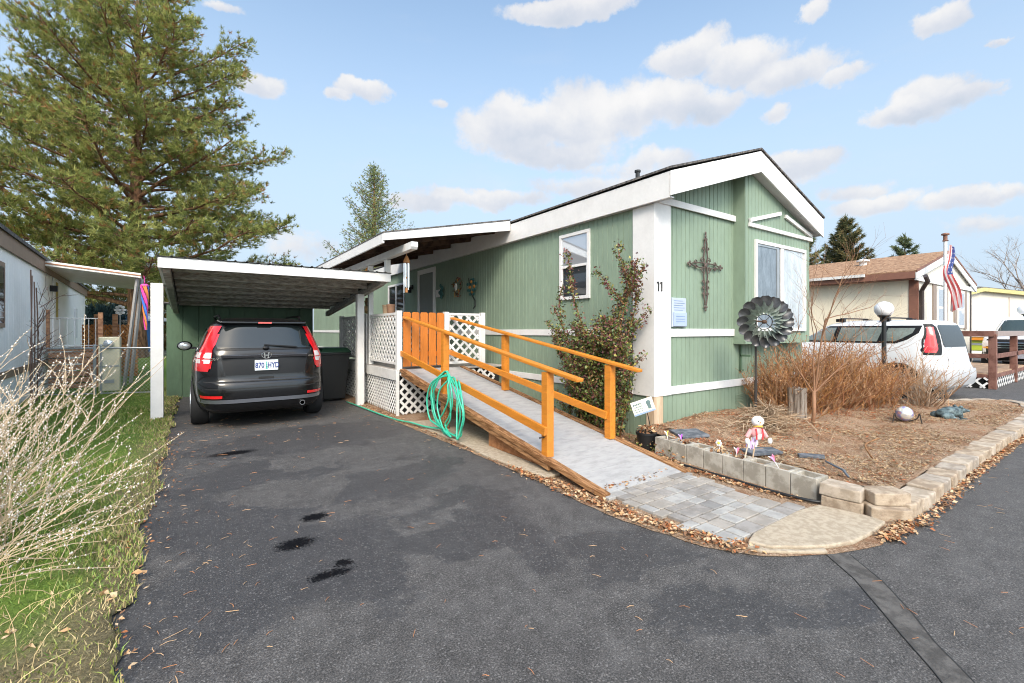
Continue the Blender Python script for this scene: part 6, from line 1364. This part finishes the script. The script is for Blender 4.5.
# ---- foreground white budded bush at the left
WT = M('bleached_twig', (.46,.35,.23), .8, var=.2, vs=20); WBD = M('white_bud', (.72,.66,.60), .8, var=.08, vs=30)
T = thing('budded_bush', 'arching pale twig bush covered in small white buds at the left edge', 'shrub', (-1.55,4.75,0)); r3 = random.Random(12); q = MB(); BP = []
def stem(base, d, L, r_, arch, depth):
    pts = [base]; dv = d.normalized(); n = 9
    for i in range(n):
        dv = (dv+Vector((r3.gauss(0,.075),r3.gauss(0,.075),r3.gauss(0,.06)-arch/n))).normalized(); pts.append(pts[-1]+dv*L/n)
    q.tube(pts, [r_*(1-.8*i/n)+.0009 for i in range(n+1)], 4, False)
    st_ = .30 if depth else .12; cnt = int(L*(1-st_)/.016)
    for j in range(cnt):
        t = st_+(1-st_)*(j+r3.random()*.5)/cnt; i = min(n-1, int(t*n)); p_ = pts[i].lerp(pts[i+1], t*n-i)
        if r3.random() < (.80 if depth == 0 else .62)*(.35+.65*t)*(1 if math.sin(t*31+L*40) > -.55 else .15): BP.append(tuple(p_+Vector((r3.gauss(0,.005),r3.gauss(0,.005),r3.gauss(0,.004)))))
    if depth > 0:
        for j in range(r3.randint(3,6)):
            t = r3.uniform(.28,.92); i = min(n-1, int(t*n)); p_ = pts[i].lerp(pts[i+1], t*n-i); nd = (dv*.6+Vector((r3.gauss(0,.45),r3.gauss(0,.45),r3.uniform(.1,.85)))).normalized()
            stem(p_, nd, L*r3.uniform(.16,.36), r_*.5, arch*.4, depth-1)
for k in range(112):
    base = Vector((-1.42+r3.gauss(0,.20), 4.25+r3.gauss(0,.40), 0)); a = r3.uniform(-PI,PI)
    d = Vector((math.cos(a)*.75+.28, math.sin(a)*.75-.10, r3.uniform(.9,2.3))); stem(base, d, r3.uniform(.8,1.5), .0037, r3.uniform(.1,.6), 2 if k % 4 == 0 else 1)
for k in range(20):     # long low arms reaching over the grass to the right
    base = Vector((-1.38+r3.gauss(0,.12), 4.1+r3.gauss(0,.35), .02)); d = Vector((r3.uniform(.8,1.2), r3.uniform(-.35,.75), r3.uniform(.12,.85))); stem(base, d, r3.uniform(.8,1.2), .0040, r3.uniform(.0,.35), 1)
stem(Vector((-1.35,4.7,.1)), Vector((1.0,1.05,.78)), 2.05, .008, -.10, 1); stem(Vector((-1.35,4.9,.1)), Vector((.55,.9,.9)), 1.7, .007, -.05, 1)
q.build('stems', WT, T); BPn = np.array(BP, dtype=np.float32); n = len(BPn); rg = np.random.default_rng(2)
s_ = rg.uniform(.0024,.0060,(n,1,1)); oc = np.array([[1,0,0],[-1,0,0],[0,1,0],[0,-1,0],[0,0,1.5],[0,0,-1.5]], dtype=np.float32)
V = (BPn[:,None,:]+oc[None]*s_).reshape(-1,3); of = np.array([[0,2,4],[2,1,4],[1,3,4],[3,0,4],[2,0,5],[1,2,5],[3,1,5],[0,3,5]]); F = (np.arange(n)[:,None,None]*6+of[None]).reshape(-1,3)
bo_ = npmesh('buds', V, F, WBD, T); tag(bo_, kind='stuff')

# ---- green and maroon shrub by the ramp
T = thing('leafy_shrub', 'tall upright shrub with green and maroon leaves between the ramp and the wall', 'shrub', (4.5,4.4,0)); r3 = random.Random(33); q = MB(); LPn = []
def stem2(base, d, L, r_, depth):
    pts = [base]; dv = d.normalized(); n = 7
    for i in range(n): dv = (dv+Vector((r3.gauss(0,.10),r3.gauss(0,.10),.05))).normalized(); pts.append(pts[-1]+dv*L/n)
    q.tube(pts, [r_*(1-.75*i/n)+.001 for i in range(n+1)], 4, False)
    for j in range(int(L/.0036)):
        t = r3.uniform(.12,1); i = min(n-1, int(t*n)); p_ = pts[i].lerp(pts[i+1], t*n-i); LPn.append(tuple(p_+Vector((r3.gauss(0,.035),r3.gauss(0,.035),r3.gauss(0,.03)))))
    if depth:
        for j in range(6):
            t = r3.uniform(.15,.9); i = min(n-1, int(t*n)); p_ = pts[i].lerp(pts[i+1], t*n-i); stem2(p_, dv*.5+Vector((r3.gauss(0,.6),r3.gauss(0,.6),r3.uniform(.2,.9))), L*r3.uniform(.18,.34), r_*.5, depth-1)
for k in range(26):
    base = Vector((4.50+r3.gauss(0,.10), 4.45+r3.gauss(0,.28), 0)); stem2(base, Vector((r3.gauss(.0,.10), r3.gauss(-.02,.20), 1)), r3.uniform(.9,1.8), .012, 1)
for (bx_, by_, dx, dy, L_) in ((4.5,4.3,.03,-.10,2.45),(4.5,4.5,.0,.08,2.2),(4.5,4.25,.0,-.16,2.05),(4.5,4.6,-.05,.2,1.95),(4.5,4.25,.0,-.09,2.40)): stem2(Vector((bx_,by_,0)), Vector((dx,dy,1)), L_, .016, 1)
q.build('stems', BROWNW, T); LP_ = np.array(LPn); LP_ = LP_[(LP_[:,0] < 4.93) & (LP_[:,2] > .02)]; LP_ = LP_[~((LP_[:,0] < 4.13) & (LP_[:,2] < .75))]
LFM = [M('leaf_olive',(.13,.165,.04),.5,var=.25,vs=12), M('leaf_deep',(.06,.10,.03),.5,var=.25,vs=12), M('leaf_maroon',(.16,.06,.055),.5,var=.25,vs=12), M('leaf_bronze',(.20,.11,.045),.6,var=.25,vs=12), M('leaf_yellow',(.30,.27,.06),.6,var=.2,vs=12)]
def shrub_mi(P_, rg):
    h = np.clip(P_[:,2]/2.2, 0, 1); r_ = rg.random(len(P_)); out = np.where(r_ < .44-.18*h, 0, np.where(r_ < .66-.25*h, 1, np.where(r_ < .80, 2, np.where(r_ < .92, 3, 4)))); return out
leafset(len(LP_), lambda n, rg: LP_, (.026,.058), LFM, 'foliage', parent=T, flat=.7, seed=6, mi_f=shrub_mi)
# low weeds along the ramp edge
leafset(520, lambda n, rg: np.c_[4.22+rg.uniform(0,.55,n), rg.uniform(3.0,4.6,n), rg.uniform(.01,.13,n)], (.02,.06), LFM+DRYL, 'ground_weeds', 'low weeds and leaves between the ramp edge and the house wall', seed=14, flat=.7, kind='stuff')

# ---- brown twiggy shrubs in the bed
TW = [M('russet_twig',(.22,.085,.035),.85,var=.2,vs=10), M('tan_twig',(.30,.175,.095),.85,var=.2,vs=10), M('ochre_twig',(.30,.135,.04),.85,var=.2,vs=10)]
def twiggy(root, cs, ns, H_, seed, mats=TW, spread=.55, tipleaf=None, kidsn=6, r0=.006, zmin=.08, lean=0):
    r3 = random.Random(seed); q = MB(); LPt = []
    def st(base, d, L, r_, depth):
        pts = [base]; dv = d.normalized(); n = 4
        for i in range(n): dv = (dv+Vector((r3.gauss(0,.2),r3.gauss(0,.2),.05))).normalized(); pts.append(pts[-1]+dv*L/n)
        q.cur = r3.randrange(len(mats)); q.tube(pts, [r_*(1-.7*i/n)+.0012 for i in range(n+1)], 3, False)
        for j in range(int(L/.05)): t = r3.uniform(.3,1); i = min(n-1,int(t*n)); LPt.append(tuple(pts[i].lerp(pts[i+1],t*n-i)+Vector((r3.gauss(0,.02),r3.gauss(0,.02),r3.gauss(0,.015)))))
        if depth:
            for j in range(kidsn): t = r3.uniform(.2,.95); i = min(n-1,int(t*n)); st(pts[i].lerp(pts[i+1],t*n-i), dv*.7+Vector((r3.gauss(0,.5),r3.gauss(0,.5),r3.uniform(.1,.8))), L*r3.uniform(.25,.5), r_*.6, depth-1)
    for cx_, cy_, k_ in cs:
        for k in range(int(ns*k_)):
            st(Vector((cx_+r3.gauss(0,.16),cy_+r3.gauss(0,.13),zmin)), Vector((r3.gauss(lean,spread),r3.gauss(0,spread*.8),1)), H_*k_*r3.uniform(.6,1.0), r0, 1)
    q.build('stems', mats, root); return LPt
T = thing('brown_shrub', 'wide dense thicket of russet brown twigs in front of the gable window', 'shrub', (8.4,3.3,.1))
lp_ = twiggy(T, [(7.35,3.38,.85),(7.95,3.3,1.0),(8.5,3.2,1.0),(9.1,3.15,.98),(9.7,3.05,.85),(10.2,3.0,.7)], 76, 1.16, 3, spread=.66, kidsn=8)
lp_ = np.array(lp_); leafset(len(lp_), lambda n, rg: lp_, (.012,.034), [TW[0],TW[2],TW[1],DRYL[2]], 'seed_heads', parent=T, flat=.8, seed=9)
T = thing('bare_shrub', 'low leafless grey tan shrub by the rear wheel of the white car', 'shrub', (10.7,2.5,.1))
twiggy(T, [(10.65,2.55,1.0)], 70, 1.0, 8, [M('grey_tan_twig',(.34,.26,.19),.85,var=.2,vs=10), TW[1]], spread=.75, kidsn=4, r0=.007)
T = thing('sapling', 'slender bare sapling with forking orange brown branches in front of the thicket', 'sapling', (6.93,2.76,.1)); q = MB(); r3 = random.Random(17); SB = M('orange_brown_bark',(.25,.13,.07),.75,var=.2,vs=9)
p0 = Vector((6.93,2.76,.08)); p1 = p0+Vector((.0,.0,.55))+RT*.02; q.tube([p0, p0.lerp(p1,.5)+RT*.015, p1], [.028,.024,.021], 7)
for (rx, fz, L_, r_) in ((.10,1,1.75,.017),(-.55,.78,1.05,.012),(.62,.80,1.15,.013),(-.14,1,1.45,.013),(.35,1,1.35,.010)):
    d = (RT*rx+FW*r3.uniform(-.15,.15)+Vector((0,0,fz))).normalized(); s0 = p1-Vector((0,0,r3.uniform(0,.12))); bare(q, s0, d, L_*.62, r_*.85, 4, r3, .34, .14, 6, 3, .70)
q.build('branches', SB, T, smooth='full')
# brush pile
T = MB(); r3 = random.Random(41)
for k in range(620):
    a = r3.uniform(0,2*PI); rr_ = abs(r3.gauss(0,.30)); c = Vector((6.05+rr_*math.cos(a)*1.5, 2.92+rr_*math.sin(a)*.8, 0)); c.z = bed_z(c.x,c.y)+.02+max(0,.26-.45*rr_)*r3.random()
    d = Vector((r3.gauss(0,1),r3.gauss(0,.6),r3.gauss(0,.28))).normalized()*r3.uniform(.05,.22); T.cur = r3.randrange(3); T.tube([c-d, c+Vector((0,0,.015)), c+d], [.003,.004,.002], 3, False)
tag(T.build('brush_pile', [M('pile_twig_a',(.34,.24,.15),.9,var=.2), M('pile_twig_b',(.22,.14,.08),.9,var=.2), M('pile_twig_c',(.46,.35,.24),.9,var=.2)]), 'heap of dry brown twigs between the snowman doll and the stump', 'brush pile')
# climber on the left neighbour's wall
T = thing('bare_climber', 'bare brown twisting climber growing up the white neighbouring wall', 'climber', (-2.6,13.0,0)); q = MB(); r3 = random.Random(23); c = Vector((-2.62,12.6,0))
for k in range(4):
    x_ = c+U*r3.uniform(-.35,.35)+Nn*.05; q.tube(spl([x_, x_+Vector((0,0,.8))+U*r3.uniform(-.1,.1), x_+Vector((0,0,1.6))+U*r3.uniform(-.1,.1), x_+Vector((0,0,2.3+.2*k*.5))+U*r3.uniform(-.1,.1)],4), .011, 5)
for k in range(26):
    x_ = c+U*r3.uniform(-.4,.4)+Nn*.08+Vector((0,0,r3.uniform(.3,2.0))); bare(q, x_, (U*r3.gauss(0,.8)+Nn*r3.uniform(0,.5)+Vector((0,0,r3.uniform(.1,1)))).normalized(), r3.uniform(.25,.6), .008, 1, r3, .6, .1, 3, 3)
q.build('stems', M('climber_bark',(.17,.10,.075),.85,var=.2), T)

# ================================================================= GROUND LITTER
GRM = [M('grass_green',(.14,.22,.035),.6,var=.3,vs=5), M('grass_olive',(.24,.28,.06),.65,var=.3,vs=5), M('grass_straw',(.40,.32,.16),.75,var=.2,vs=5), M('grass_deep',(.09,.17,.022),.6,var=.3,vs=5)]
rg = np.random.default_rng(77)
def grass(n, xr, yr, hl, name, label, wd=.004):
    x = rg.uniform(*xr, n); y = yr[0]+(yr[1]-yr[0])*rg.random(n)**1.5; e_ = np.array([lawn_edge(v) for v in y]); x = np.minimum(x, e_+.02-rg.random(n)*.3*(x > e_))
    nz = np.sin(x*3.1+y*1.7)+np.sin(x*1.3-y*2.9+2)+np.sin(x*7.7+y*6.1); drop = rg.random(n) < np.clip(.25+.16*nz, 0, .75)*np.where(y < 3.4, .9, .35); x, y, nz, e_ = x[~drop], y[~drop], nz[~drop], e_[~drop]; n = len(x)
    scale = 1+np.clip((y-4)/6, 0, 1.4); h = rg.uniform(*hl, n)*(1+.2*nz*.3); a = rg.uniform(0, 2*PI, n); le = rg.normal(0, .4, (n, 2)); w_ = wd*scale
    P_ = np.stack([x, y, np.full(n, .012)], 1); sx = np.stack([np.cos(a)*w_, np.sin(a)*w_, np.zeros(n)], 1); m1 = P_+np.stack([le[:,0]*h*.35, le[:,1]*h*.35, h*.6], 1); tp_ = P_+np.stack([le[:,0]*h, le[:,1]*h, h*.95], 1)
    V = np.stack([P_-sx, P_+sx, m1+sx*.7, m1-sx*.7, tp_], 1).reshape(-1, 3); b = np.arange(n)*5
    F = np.concatenate([np.stack([b,b+1,b+2],1), np.stack([b,b+2,b+3],1), np.stack([b+3,b+2,b+4],1)])
    strawp = np.clip(.12+.75*np.exp(-np.abs(e_-x)/.22)+.45*(y < 3.3)+.12*nz*.5, .05, .92); r_ = rg.random(n); mi = np.where(r_ < strawp*.62, 2, np.where(r_ < strawp, 1, np.where(rg.random(n) < .5, 0, np.where(rg.random(n) < .6, 1, 3))))
    return tag(npmesh(name, V, F, GRM, None, np.concatenate([mi,mi,mi])), label, 'grass', kind='stuff')
grass(120000, (-3.4,-.22), (1.6,14), (.025,.065), 'lawn_grass', 'short green grass of the strip between the neighbouring house and the drive')
q = MB(); r3 = random.Random(51)     # dry stalks at the lower left
for k in range(95):
    b_ = Vector((r3.uniform(-1.25,-.55), r3.uniform(2.3,3.9), .01)); a = r3.uniform(0,2*PI); L_ = r3.uniform(.10,.36); ar = r3.uniform(.2,1.0); pts = [b_+Vector((math.cos(a)*L_*ar*t*t, math.sin(a)*L_*ar*t*t, L_*(t-.45*t*t*ar))) for t in (0,.25,.5,.75,1)]; q.tube(pts, [.0025,.0022,.0018,.0014,.0006], 3, False)
tag(q.build('dry_grass', M('straw_stalk',(.50,.38,.20),.8,var=.2,vs=10)), 'dry arching straw stalks at the lower left corner', 'dry grass', kind='stuff')
def along(poly, n, rg, sd):
    poly = np.array(poly); seg_ = np.linalg.norm(np.diff(poly, axis=0), axis=1); cum = np.r_[0, np.cumsum(seg_)]; t = rg.random(n)*cum[-1]; x = np.interp(t, cum, poly[:,0])+rg.normal(0, sd, n); y = np.interp(t, cum, poly[:,1])+rg.normal(0, sd, n); return x, y
def litter(n, poly, sd, name, label, z=(.008,.03), size=(.018,.05), mats=DRYL, seed=1, flat=.35, zf=None):
    def pf_(n_, rg2):
        x, y = along(poly, n_, rg2, sd); zz = rg2.uniform(*z, n_)
        if zf: zz = zz+np.array([zf(a, b) for a, b in zip(x, y)])
        return np.c_[x, y, zz]
    return leafset(n, pf_, size, mats, name, label, seed=seed, flat=flat, kind='stuff', cat=None)
litter(1500, [(4.35,1.03),(5.3,1.06),(6.8,1.09),(8.9,1.09),(11.5,1.1)], .028, 'fallen_leaves', 'rusty leaves drifted along the outer foot of the tan stones', seed=21)
litter(420, [(3.9,1.10),(4.2,1.10),(4.40,1.10)], .035, 'fallen_leaves', 'rusty leaves gathered at the tip of the worn concrete slab', seed=22)
litter(520, [(2.86,2.86),(3.3,2.86),(4.02,2.93)], .03, 'fallen_leaves', 'brown leaves packed between the ramp end and the pavers', z=(.02,.05), seed=23)
litter(260, [(4.05,2.9),(4.18,2.95),(4.25,3.2)], .04, 'fallen_leaves', 'brown leaves heaped at the ramp corner by the first blocks', z=(.01,.06), seed=24)
litter(1500, [(2.76,3.9),(2.76,3.5),(2.76,2.8),(2.78,2.3),(2.88,1.85),(3.0,1.56)], .045, 'fallen_leaves', 'leaf litter along the drive edge beside the pavers', seed=25)
litter(420, [(2.64,9.5),(2.70,7.6),(2.70,6.9),(2.72,4.6),(2.73,3.6)], .04, 'fallen_leaves', 'sparse leaf litter under the long side of the ramp', seed=26)
litter(360, [(4.20,1.78),(4.16,2.3),(4.2,2.8)], .025, 'fallen_leaves', 'leaves lodged along the foot of the concrete blocks', seed=27)
litter(900, [(-.38,2.0),(-.36,3.5),(-.32,5.5),(-.33,8.0)], .08, 'fallen_leaves', 'brown bits scattered along the lawn edge of the drive', size=(.012,.035), seed=28, z=(.012,.035))
litter(34, [(-1.1,2.9),(-.5,3.1),(-.35,3.4)], .16, 'fallen_leaves', 'large tan leaves lying on the grass at the lower left', size=(.035,.07), seed=29, z=(.03,.055), flat=.8, mats=[DRYL[2],DRYL[3]])
MUL = [M('mulch_tan',(.52,.37,.21),.9,var=.25,vs=15), M('mulch_brown',(.26,.155,.09),.9,var=.25,vs=15), M('mulch_grey',(.44,.36,.25),.9,var=.2,vs=15), M('mulch_red',(.42,.14,.055),.85,var=.25,vs=15)]
def bedp(n, rg2):
    x = rg2.uniform(4.62,12.6,n*2)**1.0; x = 4.62+(x-4.62)*rg2.random(n*2)**.35; y = 1.34+(np.array([bed_hi(v) for v in x])-1.36)*rg2.random(n*2); k_ = rg2.random(n*2) < np.clip(.62+.5*(np.sin(x*3.1+y*2.2)+np.sin(x*1.3-y*4.7+1)+np.sin(x*7.3+y*5.9)*.6), .12, 1); x, y = x[k_][:n], y[k_][:n]; n = len(x); return np.c_[x, y, np.array([bed_z(a,b) for a,b in zip(x,y)])+rg2.uniform(0,.014,n)]
def bed_mi(P_, rg2):
    red = np.exp(-((P_[:,1]-3.1)**2/.25))*.55+.10; r_ = rg2.random(len(P_)); return np.where(r_ < red, 3, rg2.integers(0,3,len(P_)))
leafset(34000, bedp, (.010,.052), MUL, 'bark_mulch', 'bark chips and dry leaves covering the bare garden bed', aspect=.20, flat=.35, seed=70, kind='stuff', mi_f=bed_mi)
# pine needles and leaves dropped on the drive
q = MB(); r3 = random.Random(61)
for k in range(430):
    u_ = r3.random(); x = -.2+2.8*r3.random(); y = 1.0+9.0*r3.random()**1.1
    if r3.random() < .45: x = -.25+abs(r3.gauss(0,.35)); y = r3.uniform(2,9)
    if r3.random() < .25: y = r3.uniform(6.5,9.5); x = r3.uniform(0,2.5)
    a = r3.uniform(0,PI); L_ = r3.uniform(.010,.032)*(1.7 if r3.random() < .08 else 1); d = Vector((math.cos(a),math.sin(a),0))*L_; p_ = Vector((x,y,.006)); q.cur = r3.randrange(2)
    q.tube([p_-d, p_+Vector((d.y,-d.x,0))*r3.uniform(-.2,.2)+Vector((0,0,.003)), p_+d], [.0014,.0018,.001], 3, False)
for k in range(60):
    p_ = Vector((r3.uniform(1.8,9),0,.006)); p_.y = r3.uniform(.2,1.0); a = r3.uniform(0,PI); d = Vector((math.cos(a),math.sin(a),0))*r3.uniform(.01,.035); q.cur = r3.randrange(2); q.tube([p_-d, p_+d], [.0015,.0012], 3, False)
tag(q.build('pine_needles', [M('needle_rust',(.36,.16,.07),.8,var=.1), M('needle_tan',(.46,.29,.16),.8,var=.1)]), 'fallen pine needles scattered over the dark drive', 'pine needles', kind='stuff')
